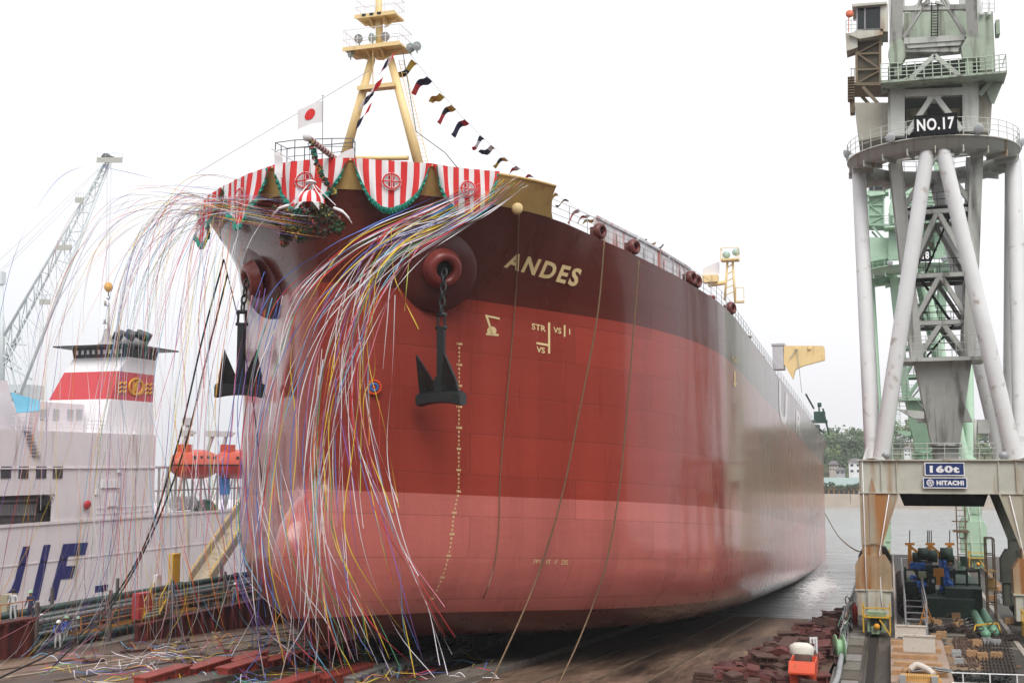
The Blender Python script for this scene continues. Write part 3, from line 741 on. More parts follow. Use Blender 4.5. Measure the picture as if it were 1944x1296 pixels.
def tree(x, y, z, h, cr, k, label, group='trees on the far hill', n=240):
    T = thing('tree', label, 'tree', (x, y, z), group)
    t = MB(); t.tube((x, y, z - .5), (x + .2, y, z + h * .6), h * .04, h * .02, 7)
    for j in range(3):
        a = rnd.random() * 6.28; t.tube((x + .1, y, z + h * .4), (x + math.cos(a) * cr * .6, y + math.sin(a) * cr * .6, z + h * .75), h * .018, h * .008, 5)
    t.build('trunk', BARK, T)
    c = MB()
    for j in range(9):
        a = rnd.random() * 6.28; rr = cr * rnd.uniform(.15, .75)
        leafball(c, Vector((x + math.cos(a) * rr, y + math.sin(a) * rr, z + h * rnd.uniform(.5, .92))), cr * rnd.uniform(.35, .6), n // 9, h * .05, rnd)
    c.build('crown', LEAF[k], T)
kinds = ['dark', 'mid green', 'pale green']
spots = []
for i in range(120):
    px = rnd.uniform(1545, 1990); y = rnd.uniform(452, 545); p = A(px, 880, y); spots.append((p.x, y))
spots.sort(key=lambda q: -q[1])
for i, (x, y) in enumerate(spots):
    k = rnd.choice([0, 0, 1, 1, 2]); h = rnd.uniform(6, 10.5)
    tree(x, y, hillz(x, y) - .5, h, h * .5, k, '%s leafy tree in the wood covering the far hill' % kinds[k], 'trees on the far hill (%s)' % kinds[k], 170)
for j, (px, py_) in enumerate([(1600, 840), (1615, 838), (1585, 845), (1700, 852), (1722, 850), (1760, 856), (1775, 850), (1795, 853), (1812, 848), (1830, 856)]):
    p = A(px, py_, 500 + j); tree(p.x, p.y, hillz(p.x, p.y) - .5, max(7, p.z - hillz(p.x, p.y) + 1.5), 5.5, j % 2, '%s rounded tree on the skyline of the far hill' % kinds[j % 2], 'skyline trees (%s)' % kinds[j % 2], 260)
# houses
def house(pa, pb, y, wallm, roofm, label, roof=.35, rows_=2, cols=3, dep=9, hip=True, winm=None):
    a = A(pa[0], pa[1], y); b_ = A(pb[0], pb[1], y); x0, x1, z1, z0 = a.x, b_.x, a.z, b_.z
    T = thing('house', label, 'house', ((x0 + x1) / 2, y, z0))
    w = MB(); w.bb((x0, y, z0 - 3), (x1, y + dep, z1)); w.build('wall', wallm, T)
    r = MB(); hR = (z1 - z0) * roof; o = .5
    r.add([(x0 - o, y - o, z1), (x1 + o, y - o, z1), (x1 + o, y + dep + o, z1), (x0 - o, y + dep + o, z1), (x0 + (x1 - x0) * .22, y + dep / 2, z1 + hR), (x1 - (x1 - x0) * .22, y + dep / 2, z1 + hR)],
          [(0, 1, 5, 4), (1, 2, 5), (2, 3, 4, 5), (3, 0, 4), (0, 3, 2, 1)]); r.build('roof', roofm, T)
    for i in range(rows_):
        for j in range(cols):
            zc = z0 + (z1 - z0) * (i + .5) / rows_; xc = x0 + (x1 - x0) * (j + .5) / cols
            g = MB(); g.box((xc, y - .06, zc), ((x1 - x0) / cols * .45, .14, (z1 - z0) / rows_ * .38)); g.build('window', winm or GLW, T)
GLW = mat('window_glass', (.05, .06, .07), .15, spec=.8)
ROOFG = mat('roof_grey_tiles', (.13, .12, .125), .7, var=.2, scale=1); ROOFB = mat('roof_brown', (.16, .13, .12), .7)
house((1574, 881), (1590, 893), 440, mat('wall_beige', (.45, .40, .36), .8), ROOFG, 'small beige two-storey house with a grey tiled roof at the foot of the hill', .6)
house((1611, 877), (1636, 899), 428, mat('wall_white', (.75, .75, .77), .8), ROOFG, 'white house beside the crane leg across the water', .35, 2, 2)
house((1586, 892), (1604, 901), 425, mat('wall_grey', (.40, .40, .42), .8), ROOFG, 'low grey house between the beige and white houses', .6, 1, 2)
house((1716, 852), (1730, 866), 470, mat('wall_white', (.75, .75, .77), .8), ROOFB, 'pale house among the trees seen between the crane tubes', .4, 2, 2)
# long waterfront hall
a = A(1545, 925, 402); b_ = A(1660, 941, 402)
T = thing('waterfront_hall', 'long low orange-walled hall with a pale green roof on the far waterfront', 'building', ((a.x + b_.x) / 2, 402, b_.z))
w = MB(); w.bb((a.x, 402, b_.z - 2), (b_.x, 414, a.z)); w.build('wall', mat('wall_orange', (.50, .28, .11), .8, var=.15, scale=.3), T)
r = MB(); za = A(1600, 921, 402).z; zb_ = A(1600, 906, 414).z
r.prism([(a.x - 1, 401, za - .3), (a.x - 1, 401, za), (a.x - 1, 414, zb_), (a.x - 1, 414, zb_ - .4)], (b_.x - a.x + 2, 0, 0)); r.build('roof', mat('roof_palegreen', (.27, .35, .33), .6, var=.1), T)
for i in range(12):
    x = a.x + (b_.x - a.x) * (i + .5) / 12; g = MB(); g.box((x, 401.9, (a.z + b_.z) / 2), (1.1, .2, 1.3)); g.build('window', GLW, T)
for i in range(9):
    p = A(1570 + i * 10.5, 935, 397); 
    tree(p.x, 397, 1.3, 3.4 + rnd.random(), 1.5, 0, 'small dark tree in the row before the orange hall', 'trees before the waterfront hall', 120)
h2 = MB(); p = A(1600, 902, 432)

# unseen hall added behind the camera to darken what the bow mirrors
HM = mat('added_cladding', (.10, .085, .075), .8, var=.2, scale=.1)
T = thing('added_dark_hall', 'wide dark brown hall added unseen behind the camera for the bow to mirror', 'building', (-30, -75, 0))
g = MB(); g.bb((-170, -100, -.3), (60, -75, 56)); g.build('wall', HM, T)
g = MB(); g.prism([(-172, -102, 56), (-172, -73, 56), (-172, -87, 61)], (234, 0, 0)); g.build('roof', mat('added_roof', (.06, .06, .06), .8), T)
for k in range(7): g = MB(); g.bb((-160 + k * 31, -74.9, 0), (-140 + k * 31, -74.7, 38)); g.build('door', mat('added_door', (.07, .075, .07), .7, var=.2), T)

yr_ = MB(); yr_.bb((36, -39.8, -6.0), (110, 84, .0)); struct(yr_.build('yard_ground', YARDM))  # added ground under the unseen dark building
T = thing('added_shed', 'long dark building added out of frame to the right for the bow to mirror', 'building', (60, 10, 0))  # unseen building, added so the port bow mirrors something dark
g = MB(); g.bb((42, -60, -.2), (72, 76, 33)); g.build('wall', HM, T)
g = MB(); g.prism([(41, -62, 33), (73, -62, 33), (57, -62, 39)], (0, 140, 0)); g.build('roof', MATS['added_roof'], T)
for k in range(6): g = MB(); g.bb((41.7, -50 + k * 21, 0), (41.9, -36 + k * 21, 14)); g.build('door', MATS['added_door'], T)
# =========================================================== jib cranes on the quay
KX, KY = 3.75, 90.2
def K(px, py, dy=0.0): return A(px, py, KY + dy)
GT = mat('crane_tube_grey', (.70, .71, .71), .55, var=.06, dirt=(.30, .22, .15), damt=.03, scale=.5)
GB = mat('crane_beam_grey', (.50, .50, .43), .6, var=.14, dirt=(.30, .17, .07), damt=.22, streak=True, scale=.55)
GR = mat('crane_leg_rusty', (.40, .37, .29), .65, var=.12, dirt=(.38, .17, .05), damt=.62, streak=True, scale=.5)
GLD = mat('crane_leg_grimy', (.085, .095, .075), .75, var=.3, dirt=(.04, .035, .025), damt=.3, streak=True)  # rear legs and bogies: shade painted into the dark base colour
GRB = mat('crane_bogie_rusty', (.38, .29, .18), .7, var=.22, dirt=(.30, .12, .03), damt=.55, streak=True, scale=.8)
GG = mat('crane_house_green', (.31, .37, .29), .6, var=.2, dirt=(.07, .065, .045), damt=.3, streak=True, scale=.6)
GL = mat('crane_lattice_grey', (.46, .47, .44), .6, var=.1, dirt=(.07, .06, .05), damt=.26, streak=True, scale=.6)
GD = mat('crane_dark', (.022, .025, .021), .85, var=.3, spec=.15)
GO = mat('crane_brown_underside', (.22, .17, .11), .8, var=.2)
YS = mat('safety_yellow', (.62, .38, .04), .55, var=.12)
NAVY = mat('navy_enamel', (.020, .040, .16), .35, var=.05); SWH = mat('sign_white', (.85, .85, .85), .5); SBK = mat('sign_black', (.008, .009, .010), .8, spec=.15)
def sign(name, parent, c, w_, h_, txts, board, ink=SWH, depth=.08):
    b_ = MB(); b_.box(c, (w_, depth, h_)); B = b_.build(name, board, parent); 
    fr = MB()
    for s_ in (-1, 1):
        fr.box(Vector(c) + Vector((0, -.02, s_ * (h_ / 2 + .03))), (w_ + .12, depth, .06)); fr.box(Vector(c) + Vector((s_ * (w_ / 2 + .03), -.02, 0)), (.06, depth, h_))
    fr.build('frame', SWH if board is NAVY else board, B)
    for t, ox, tw, th, bold in txts:
        vs, fs = textmesh(t, 1, 0, 0, 1.12, bold); x0 = min(v.x for v in vs); x1 = max(v.x for v in vs); y0 = min(v.y for v in vs); y1 = max(v.y for v in vs)
        q = MB(); q.add([(c[0] + ox - tw / 2 + tw * (v.x - x0) / (x1 - x0), c[1] - depth / 2 - .012, c[2] - th / 2 + th * (v.y - y0) / (y1 - y0)) for v in vs], fs); q.build('lettering', ink, B)
    return B
CR = thing('jib_crane', 'tall grey-white shipyard jib crane on tubular legs with the NO.17 and 160t signs', 'crane', (KX, KY, 0), 'quayside jib cranes')
yf, yr = KY - 4.6, KY + 4.2
xl, xr = -1.2, 8.7
def half(o): return o
# portal
for nm, y in (('portal_beam', yf), ('portal_beam', yr)):
    b_ = MB(); b_.box((KX, y, 10.62), (11.6, .9, 2.2)); b_.box((KX, y, 11.76), (12.0, 1.3, .1)); b_.box((KX, y, 9.5), (11.8, 1.2, .08))
    for x in (-1.9, -.55, .47, 7.0, 8.1, 9.4): b_.box((x, y - .5, 10.62), (.08, .16, 2.16))
    b_.build(nm, GB, CR)
b_ = MB(); b_.prism([(KX - 3.2, yr - 1.2, 9.45), (KX + 3.2, yr - 1.2, 9.45), (KX + 2.8, yr - 1.2, 8.35), (KX - 2.8, yr - 1.2, 8.35)], (0, 2.0, 0)); b_.build('cross_girder', GD, CR)  # near-black colour stands in for the shade under the rear beam
b_ = MB(); b_.box((KX, (yf + yr) / 2, 9.75), (8.6, yr - yf - 1.3, .5)); b_.build('underfloor', GD, CR)  # portal underside shade put into the dark colour
for x in (xl, xr):
    b_ = MB(); b_.box((x, (yf + yr) / 2, 10.55), (.9, yr - yf - .95, 2.0)); b_.box((x, (yf + yr) / 2, 11.74), (1.2, yr - yf - 1.4, .08)); b_.build('portal_side_beam', GB, CR)
for sx_, x in ((-1, xl), (1, xr)):
    for y in (yf, yr):
        b_ = MB(); o = sx_   # outer edge vertical, inner edge tapered
        xo = x + o * .85
        prof = [(xo, 9.45), (x - o * 1.65, 9.45), (x - o * .45, 5.9), (xo, 5.9)]
        b_.prism([(a, y - .5, z) for a, z in prof], (0, 1.0, 0))
        b_.prism([(x + o * .25, y - .56, 9.4), (x + o * .0, y - .56, 10.6), (x - o * .25, y - .56, 9.4), (x - o * .25, y - .56, 6.0), (x + o * .25, y - .56, 6.0)], (0, .04, 0))
        b_.bar((x - o * 1.7, y - .56, 9.45), (x - o * .5, y - .56, 5.9), .1, .12)
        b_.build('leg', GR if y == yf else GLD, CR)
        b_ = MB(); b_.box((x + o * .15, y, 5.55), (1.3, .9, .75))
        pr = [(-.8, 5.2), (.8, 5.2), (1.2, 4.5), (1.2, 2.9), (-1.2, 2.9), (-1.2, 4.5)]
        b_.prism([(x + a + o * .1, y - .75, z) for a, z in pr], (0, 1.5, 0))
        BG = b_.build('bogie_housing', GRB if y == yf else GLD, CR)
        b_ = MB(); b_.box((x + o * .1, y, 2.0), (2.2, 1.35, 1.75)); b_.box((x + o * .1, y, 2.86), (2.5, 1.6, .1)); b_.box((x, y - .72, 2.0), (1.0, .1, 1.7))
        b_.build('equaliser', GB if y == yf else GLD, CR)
        for k in (-1, 1):
            b_ = MB(); b_.box((x, y + k * 1.9, .95), (.7, 2.4, .85)); b_.build('bogie', GD, CR)
            for e_ in (-.6, .6): b_ = MB(); b_.lathe([(0, -.14), (.36, -.14), (.36, .14), (0, .14)], (x, y + k * 1.9 + e_, .43), (1, 0, 0), 14); b_.build('wheel', GD, CR)
        if y == yf:  # yellow railed service stand in front
            b_ = MB(); c0 = Vector((x + .05, y - 2.6, 0))
            for a in (-.85, .85):
                for bb_ in (-.7, .7): b_.bar(c0 + Vector((a, bb_, .35)), c0 + Vector((a, bb_, 2.15)), .09)
                for z in (.5, 1.35, 1.95): b_.bar(c0 + Vector((a, -.7, z)), c0 + Vector((a, .7, z)), .07)
            for z in (1.35, 1.95): b_.bar(c0 + Vector((-.85, -.7, z)), c0 + Vector((.85, -.7, z)), .09)
            b_.bar(c0 + Vector((.85, -.7, 0.2)), c0 + Vector((.2, -.7, 1.2)), .09); b_.box(c0 + Vector((0, 0, 1.32)), (1.7, 1.4, .06))
            b_.build('service_stand', YS, CR)
            b_ = MB(); b_.box(c0 + Vector((0, .1, 1.0)), (1.2, .9, 1.3)); b_.box(c0 + Vector((-.1, -.42, .5)), (.5, .4, .5)); b_.build('motor_box', mat('motor_green', (.30, .42, .27), .6, var=.15), CR)
            b_ = MB(); b_.lathe([(0, -.15), (.2, -.12), (.2, .12), (0, .15)], c0 + Vector((0, -.75, .75)), (0, 1, 0), 14); b_.build('buffer', mat('buffer_orange', (.7, .32, .02), .5), CR)
# conduit on legs
for x, o in ((xl, -1), (xr, 1)):
    b_ = MB(); b_.path([(x - o * 1.1, yf - .6, 9.4), (x - o * .35, yf - .6, 5.4), (x - o * .35, yf - .82, 2.5), (x - o * .5, yf - .82, 1.0)], .035, 5); b_.path([(x + o * .6, yf - .56, 11.7), (x + o * .6, yf - .56, 5.9), (x + o * .6, yf - .82, 5.0), (x + o * .6, yf - .82, 1.5)], .03, 5); b_.build('conduit', SWH, CR)
# tubes
zr = 33.4; r6 = 5.35
P = {'F': (KX, KY - r6, zr), 'B': (KX, KY + r6, zr), 'L': (KX - r6 + .1, KY, zr), 'R': (KX + r6 + .2, KY, zr)}
corner = {('F', 'L'): (xl + .3, yf, 11.8), ('F', 'R'): (xr - .3, yf, 11.8), ('B', 'L'): (xl + .3, yr, 11.8), ('B', 'R'): (xr - .3, yr, 11.8)}
for (fb, lr), c in corner.items():
    c = Vector(c)
    for k, p in ((0, Vector(P[fb])), (1, Vector(P[lr]))):
        dx_ = .55 * (1 if (fb, lr)[1] == 'R' else -1)
        st = p + (Vector((dx_ * .9, 0, 0)) if k == 0 else Vector((0, -.6 if fb == 'F' else .6, 0)))
        en = c + (Vector((-dx_ * .6, 0, 0)) if k == 0 else Vector((dx_ * .35, .35 if fb == 'F' else -.35, 0)))
        b_ = MB(); b_.tube(en, st, .56, .50, 22, cap=False); b_.tube(en, en + (st - en).normalized() * .5, .6, .58, 22, cap=False); b_.build('tube_leg', GT, CR)
    b_ = MB(); b_.prism([(c.x - .9, c.y, 11.8), (c.x + .9, c.y, 11.8), (c.x + .35, c.y, 13.4), (c.x - .35, c.y, 13.4)], (0, .08, 0)); b_.build('gusset', GT, CR)
# ring deck
b_ = MB()
b_.lathe([(4.55, 33.35), (5.95, 33.35), (5.95, 34.15), (6.1, 34.15), (6.1, 34.25), (4.4, 34.25), (4.4, 33.35), (4.55, 33.35)], (KX, KY, 0), n=64)
for k in range(20):
    a = k * math.pi / 10; d = Vector((math.cos(a), math.sin(a), 0)); o = Vector((KX, KY, 33.3)); b_.bar(o + d * 4.4, o + d * 6.0, .08, .5)
RG = b_.build('ring_girder', mat('ring_paint', (.42, .43, .39), .6, var=.1, dirt=(.28, .20, .10), damt=.22, streak=True, scale=.7), CR)
b_ = MB(); n = 40
for k in range(n):
    a = 2 * math.pi * k / n; p = Vector((KX + 6.05 * math.cos(a), KY + 6.05 * math.sin(a), 34.25)); b_.tube(p, p + Vector((0, 0, 1.25)), .028, n=5)
for u in (.45, .85, 1.25): b_.path([(KX + 6.05 * math.cos(2 * math.pi * k / 48), KY + 6.05 * math.sin(2 * math.pi * k / 48), 34.25 + u) for k in range(48)], .024, 5, closed=True)
b_.build('ring_railing', mat('rail_pale', (.5, .52, .5), .5), CR)
for px, py, dy in ((1607, 292, 0), (1690, 262, -5.6), (1858, 244, -5.6), (1939, 270, 0)):
    p = K(px, py, dy); d = Vector((0, -1, -.3)) if dy else Vector((-1 if px < 1700 else 1, -.4, -.3)); b_ = MB(); b_.lathe([(0, -.35), (.13, -.3), (.34, .1), (.3, .13), (0, .12)], p, d, 14); b_.tube(p, p + Vector((0, .3, -.5)), .05, n=5); b_.build('flood_lamp', mat('lamp_steel', (.42, .44, .46), .4), CR)
sign('number_sign', CR, tuple(K(1776, 236, -6.2)), 2.72, 1.3, [('NO.17', 0, 2.45, .88, .03)], SBK)
sign('load_sign', CR, tuple(A(1793, 890, yf - .62)), 2.45, .78, [('160t', 0, 1.9, .50, .05)], NAVY)
B = sign('maker_sign', CR, tuple(A(1794, 916, yf - .62)), 2.72, .62, [('HITACHI', .33, 1.75, .33, .06)], NAVY)
c = A(1794, 916, yf - .62) + Vector((-.95, -.056, 0)); b_ = MB()
for r0, r1 in ((.24, .19), (.15, .115), (.06, 0)):
    b_.lathe([(r0, 0), (r1, 0)], c, (0, -1, 0), 24)
for k in range(4): a = k * math.pi / 2 + .4; b_.box(c + Vector((math.cos(a) * .17, 0, math.sin(a) * .17)), (.05, .004, .05))
b_.build('emblem', SWH, B)
# beam deck railing and lamps
b_ = MB()
for k in range(7):
    p = A(1695 + k * 33, 871, yf - .3); p.z = 11.8; b_.tube(p, p + Vector((0, 0, 1.1)), .03, n=5)
a = A(1680, 871, yf - .3); c = A(1915, 871, yf - .3)
for u in (.4, .75, 1.1): b_.tube((a.x, yf - .3, 11.8 + u), (c.x, yf - .3, 11.8 + u), .022, n=5)
b_.build('deck_railing', MATS['rail_pale'], CR)
for px in (1682, 1905):
    p = A(px, 864, yf - .5); b_ = MB(); b_.lathe([(0, -.3), (.15, -.25), (.3, .1), (0, .12)], p, (0, -1, -.3), 12); b_.build('flood_lamp', MATS['lamp_steel'], CR)
# cable pulley and guard under beam
# slewing column: solid taper, then four-cornered lattice up to the ring
def sq(z, h): return [Vector((KX + .15 + a * h, KY + b2 * h, z)) for a, b2 in ((-1, -1), (1, -1), (1, 1), (-1, 1))]
b_ = MB(); lv = [(12.9, .95), (13.5, 1.05), (19.0, 1.95), (19.1, 1.95)]
b_.grid([sq(z, h) for z, h in lv], closed=True); b_.add(sq(12.9, .95), [(0, 1, 2, 3)]); b_.add(sq(19.1, 1.95), [(0, 1, 2, 3)])
for a in (-.6, 0, .6): b_.bar((KX + .15 + a * .9, KY - 1.0, 13.0), (KX + .15 + a * 1.1, KY - 1.4, 15.5), .06)
b_.build('column_base', GL, CR)
b_ = MB(); b_.lathe([(.9, 11.8), (.9, 12.7), (1.15, 12.75), (1.15, 12.9), (0, 12.9)], (KX + .15, KY, 0), n=24); b_.build('pivot', GL, CR)
def hwid(z): return 1.95 + (z - 19.1) / (33.6 - 19.1) * 1.15
levs = [19.1, 21.6, 25.0, 29.6, 33.6]
for i in range(4):
    b_ = MB(); a = sq(19.1, hwid(19.1) - .2)[i]; c = sq(34.6, hwid(34.6) - .35)[i]; b_.bar(a, c, .85, .85); b_.build('column_leg', GL, CR)
b_ = MB()
for z0, z1 in zip(levs, levs[1:]):
    h0, h1 = hwid(z0) - .25, hwid(z1) - .25; A0, A1 = sq(z0, h0), sq(z1, h1)
    for i in range(4):
        j = (i + 1) % 4; mtop = (A1[i] + A1[j]) / 2
        b_.bar(A0[i], mtop, .32); b_.bar(A0[j], mtop, .32); b_.bar(A1[i], A1[j], .34, .30)
b_.build('column_bracing', GL, CR)
for z in (21.6, 25.0, 29.8):
    h = hwid(z) - .5; b_ = MB(); b_.box((KX + .15, KY, z + .2), (2 * h, 2 * h, .08)); 
    for i in range(4):
        p, q_ = sq(z + .25, h)[i], sq(z + .25, h)[(i + 1) % 4]
        for u in (.5, 1.0): b_.tube(p + Vector((0, 0, u)), q_ + Vector((0, 0, u)), .022, n=4)
        for k in range(4): r_ = p.lerp(q_, k / 4); b_.tube(r_, r_ + Vector((0, 0, 1)), .022, n=4)
    b_.build('landing', GD, CR)
# stairs inside the column
b_ = MB()
for z0, z1, s_ in ((19.3, 21.7, 1), (21.8, 25.1, -1), (25.2, 29.8, 1)):
    for k in (-.3, .3): b_.bar((KX - s_ * .9, KY + k, z0), (KX + s_ * 1.1, KY + k, z1), .12)
    for j in range(9): t = j / 9; b_.box((KX - s_ * .9 + s_ * 2 * t, KY, z0 + (z1 - z0) * t), (.22, .6, .04))
b_.build('stair', GD, CR)
# walkway round the column base with ladder
b_ = MB(); zc = 18.95
b_.box((KX - .0, KY - .1, zc), (6.1, 5.6, .14)); b_.box((KX, KY - 2.9, zc - .08), (6.2, .1, .22))
b_.build('walkway', GL, CR)
b_ = MB()
for i in range(4):
    p, q_ = [Vector((KX + a * 3.0, KY - .1 + c * 2.75, zc)) for a, c in ((-1, -1), (1, -1), (1, 1), (-1, 1))][i], [Vector((KX + a * 3.0, KY - .1 + c * 2.75, zc)) for a, c in ((-1, -1), (1, -1), (1, 1), (-1, 1))][(i + 1) % 4]
    for u in (.55, 1.1, 1.6): b_.tube(p + Vector((0, 0, u)), q_ + Vector((0, 0, u)), .022, n=4)
    for k in range(6): r_ = p.lerp(q_, k / 6); b_.tube(r_, r_ + Vector((0, 0, 1.6)), .025, n=4)
b_.build('walkway_railing', MATS['rail_pale'], CR)
b_ = MB()
for x in (-.0, .55): b_.tube((KX - 2.95 + x, KY - 2.7, 15.5), (KX - 2.95 + x, KY - 2.7, 18.9), .03, n=5)
for k in range(13): b_.tube((KX - 2.95, KY - 2.7, 15.6 + k * .26), (KX - 2.4, KY - 2.7, 15.6 + k * .26), .02, n=4)
for z in (16.2, 17.2, 18.2): b_.path([(KX - 2.95, KY - 2.7, z), (KX - 3.1, KY - 3.2, z), (KX - 2.3, KY - 3.2, z), (KX - 2.4, KY - 2.7, z)], .018, 4)
b_.prism([(KX - 3.1, KY - 2.9, 15.4), (KX - 1.3, KY - 2.9, 15.2), (KX - 1.3, KY - 2.9, 14.7), (KX - 2.0, KY - 2.9, 14.7)], (0, .9, 0))
b_.tube((KX - 3.0, KY - 2.9, 16.2), (KX - 1.9, KY - 2.9, 16.2), .02, n=4); b_.tube((KX - 1.9, KY - 2.9, 16.2), (KX - 1.2, KY - 2.9, 15.3), .02, n=4)
b_.build('ladder', GL, CR)
for k in (-1, 1): b_ = MB(); b_.prism([(KX + .15 + k * 1.35, KY - .5, 16.0), (KX + .15 + k * 1.9, KY - .5, 14.5), (KX + .15 + k * 1.1, KY - .5, 14.5)], (0, 1, 0)); b_.build('bracket', GL, CR)
b_ = MB(); b_.bb(A(1856, 796, yf + .4), A(1880, 822, yf + .4) + Vector((0, .7, 0))); b_.tube(A(1851, 868, yf + .5), A(1851, 795, yf + .5), .1, n=8); b_.build('switch_box', GL, CR)
# ---- above the ring: rotating house
dyF = -3.4
b_ = MB()   # front frame of the house, with openings left between members
def quad(pts, dy, th, mb): mb.prism([K(x, y, dy) for x, y in pts], (0, th, 0))
quad([(1686, 158), (1717, 158), (1718, 258), (1685, 258)], dyF, .6, b_)
quad([(1827, 150), (1858, 146), (1858, 248), (1828, 250)], dyF, .6, b_)
quad([(1716, 170), (1828, 166), (1828, 180), (1716, 184)], dyF, .5, b_)
quad([(1755, 168), (1792, 168), (1784, 194), (1763, 194)], dyF + .05, .4, b_)
b_.bar(K(1768, 186, dyF), K(1722, 255, dyF), .36); b_.bar(K(1778, 186, dyF), K(1826, 248, dyF), .36)
quad([(1716, 148), (1828, 144), (1828, 156), (1716, 160)], dyF + .3, .4, b_)
b_.build('house_frame', GL, CR)
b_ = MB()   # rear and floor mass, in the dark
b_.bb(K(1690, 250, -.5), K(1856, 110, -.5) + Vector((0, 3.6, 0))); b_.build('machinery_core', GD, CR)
b_ = MB()
for px in (1722, 1795):
    b_.bb(K(px, 245, dyF + 1.2), K(px + 25, 205, dyF + 1.2) + Vector((0, .8, 0)))
b_.tube(K(1728, 218, dyF + 1.1), K(1760, 215, dyF + 1.1), .35, n=12); b_.tube(K(1795, 216, dyF + 1.1), K(1822, 214, dyF + 1.1), .35, n=12)
b_.build('winch', mat('winch_olive', (.16, .15, .09), .7, var=.3), CR)
b_ = MB(); quad([(1622, 195), (1688, 195), (1688, 256), (1631, 268)], -2.6, 5.2, b_); b_.build('side_wall', mat('house_beige', (.37, .35, .29), .65, var=.1, dirt=(.2, .16, .1), damt=.15, streak=True), CR)
b_ = MB(); quad([(1858, 150), (1886, 150), (1880, 250), (1858, 250)], -2.6, 5.2, b_); b_.build('side_wall', MATS['house_beige'], CR)
# platforms
b_ = MB(); b_.prism([K(1672, 153, -5), K(1912, 134, -5), K(1912, 138, -5), K(1672, 158, -5)], (0, 2.6, 0)); b_.prism([K(1858, 138, -3), K(1912, 136, -3), K(1888, 196, -3), K(1882, 196, -3)], (0, .2, 0)); b_.prism([K(1858, 140, 1), K(1912, 138, 1), K(1888, 196, 1), K(1882, 196, 1)], (0, .2, 0))
b_.bar(K(1860, 182, -3.2), K(1886, 148, -3.2), .3)
b_.build('jib_platform', GG, CR)
b_ = MB(); pa, pb = K(1673, 153, -5.02), K(1872, 140, -5.02); pc, pd = K(1872, 140, -5.02), K(1911, 135, -5.02)
for (a, c, n) in ((pa, pb, 12), (pc, pd, 3)):
    for u in (.25, .5, .75, 1.05): b_.tube(a + Vector((0, 0, u * 1.15)), c + Vector((0, 0, u * 1.15)), .035, n=5)
    for k in range(n + 1): r_ = a.lerp(c, k / n); b_.tube(r_, r_ + Vector((0, 0, 1.2)), .04, n=5)
b_.tube(pd + Vector((0, 0, 1.2)), pd + Vector((0, 2.6, 1.2)), .035, n=5)
b_.build('jib_railing', mat('rail_green', (.42, .50, .40), .5), CR)
b_ = MB(); b_.prism([K(1612, 157, -2), K(1688, 157, -2), K(1688, 162, -2), K(1612, 162, -2)], (0, 3, 0)); b_.bar(K(1638, 165, -2), K(1684, 216, -2), .22); b_.bar(K(1636, 183, -1), K(1684, 236, -1), .22); b_.box(K(1618, 195, -1.5), (.35, .8, 1.8))
for k in range(9): b_.box(K(1616, 150 + k * 5, -2), (.5, 1, .05))
for px in (1616, 1622): b_.tube(K(px, 158, -2), K(px, 130, -2), .03, n=5)
b_.tube(K(1614, 131, -2), K(1624, 131, -2), .03, n=5)
b_.build('side_platform', GO, CR)
# stair tower under the cab
b_ = MB(); b_.bb(K(1627, 160, -1.4), K(1671, 76, -1.4) + Vector((0, 2.2, 0))); b_.build('stair_shaft', mat('shaft_dark', (.10, .085, .06), .8, var=.2), CR)
b_ = MB()
for y in (78, 103, 133, 160): b_.bar(K(1627, y, -1.55), K(1671, y - 2, -1.55), .12)
for i, (y0, y1) in enumerate(((101, 80), (103, 130), (157, 135))): b_.bar(K(1629, y0, -1.55), K(1669, y1, -1.55), .1)
for x in (1626, 1671): b_.bar(K(x, 162, -1.55), K(x, 74, -1.55), .18)
b_.build('stair_frame', GO, CR)
# operator cab
b_ = MB(); dyc = -2.2
cx0, cx1 = K(1627, 60, dyc), K(1674, 10, dyc)
quad([(1626, 57), (1676, 55), (1676, 66), (1632, 74), (1612, 66)], dyc, 2.4, b_)
quad([(1617, 8), (1684, 3), (1684, 7), (1618, 13)], dyc - .3, 3.0, b_)
quad([(1672, 8), (1686, 8), (1686, 60), (1672, 60)], dyc, 2.4, b_)
quad([(1605, 64), (1628, 62), (1628, 90), (1607, 97)], dyc + .3, 1.6, b_)
CB = b_.build('cab', GB, CR)
b_ = MB(); quad([(1628, 16), (1672, 13), (1672, 56), (1628, 58)], dyc + .15, 1.9, b_); b_.build('cab_window', mat('cab_glass', (.010, .016, .017), .12, spec=.4), CB)
b_ = MB()
for x in (1627, 1642, 1672): b_.bar(K(x, 58, dyc + .05), K(x, 14, dyc + .05), .08)
b_.bar(K(1627, 58, dyc + .05), K(1673, 56, dyc + .05), .1); b_.bar(K(1627, 15, dyc + .05), K(1673, 12, dyc + .05), .1); b_.build('window_frame', mat('frame_mauve', (.35, .33, .36), .5), CB)
b_ = MB(); b_.lathe([(0, 0), (.29, 0), (.29, .06), (0, .06)], K(1613, 27, dyc - .3), (0, -1, 0), 18); b_.tube(K(1611, 62, dyc - .25), K(1611, 20, dyc - .25), .035, n=5); b_.build('round_lamp', mat('disc_orange', (.60, .13, .05), .5), CB)
b_ = MB()
for x in (1606, 1616, 1626): b_.tube(K(x, 64, dyc), K(x, 39, dyc), .03, n=5)
for y in (39, 48, 56): b_.tube(K(1606, y, dyc), K(1626, y - 1, dyc), .025, n=5)
b_.build('cab_railing', MATS['rail_pale'], CB)
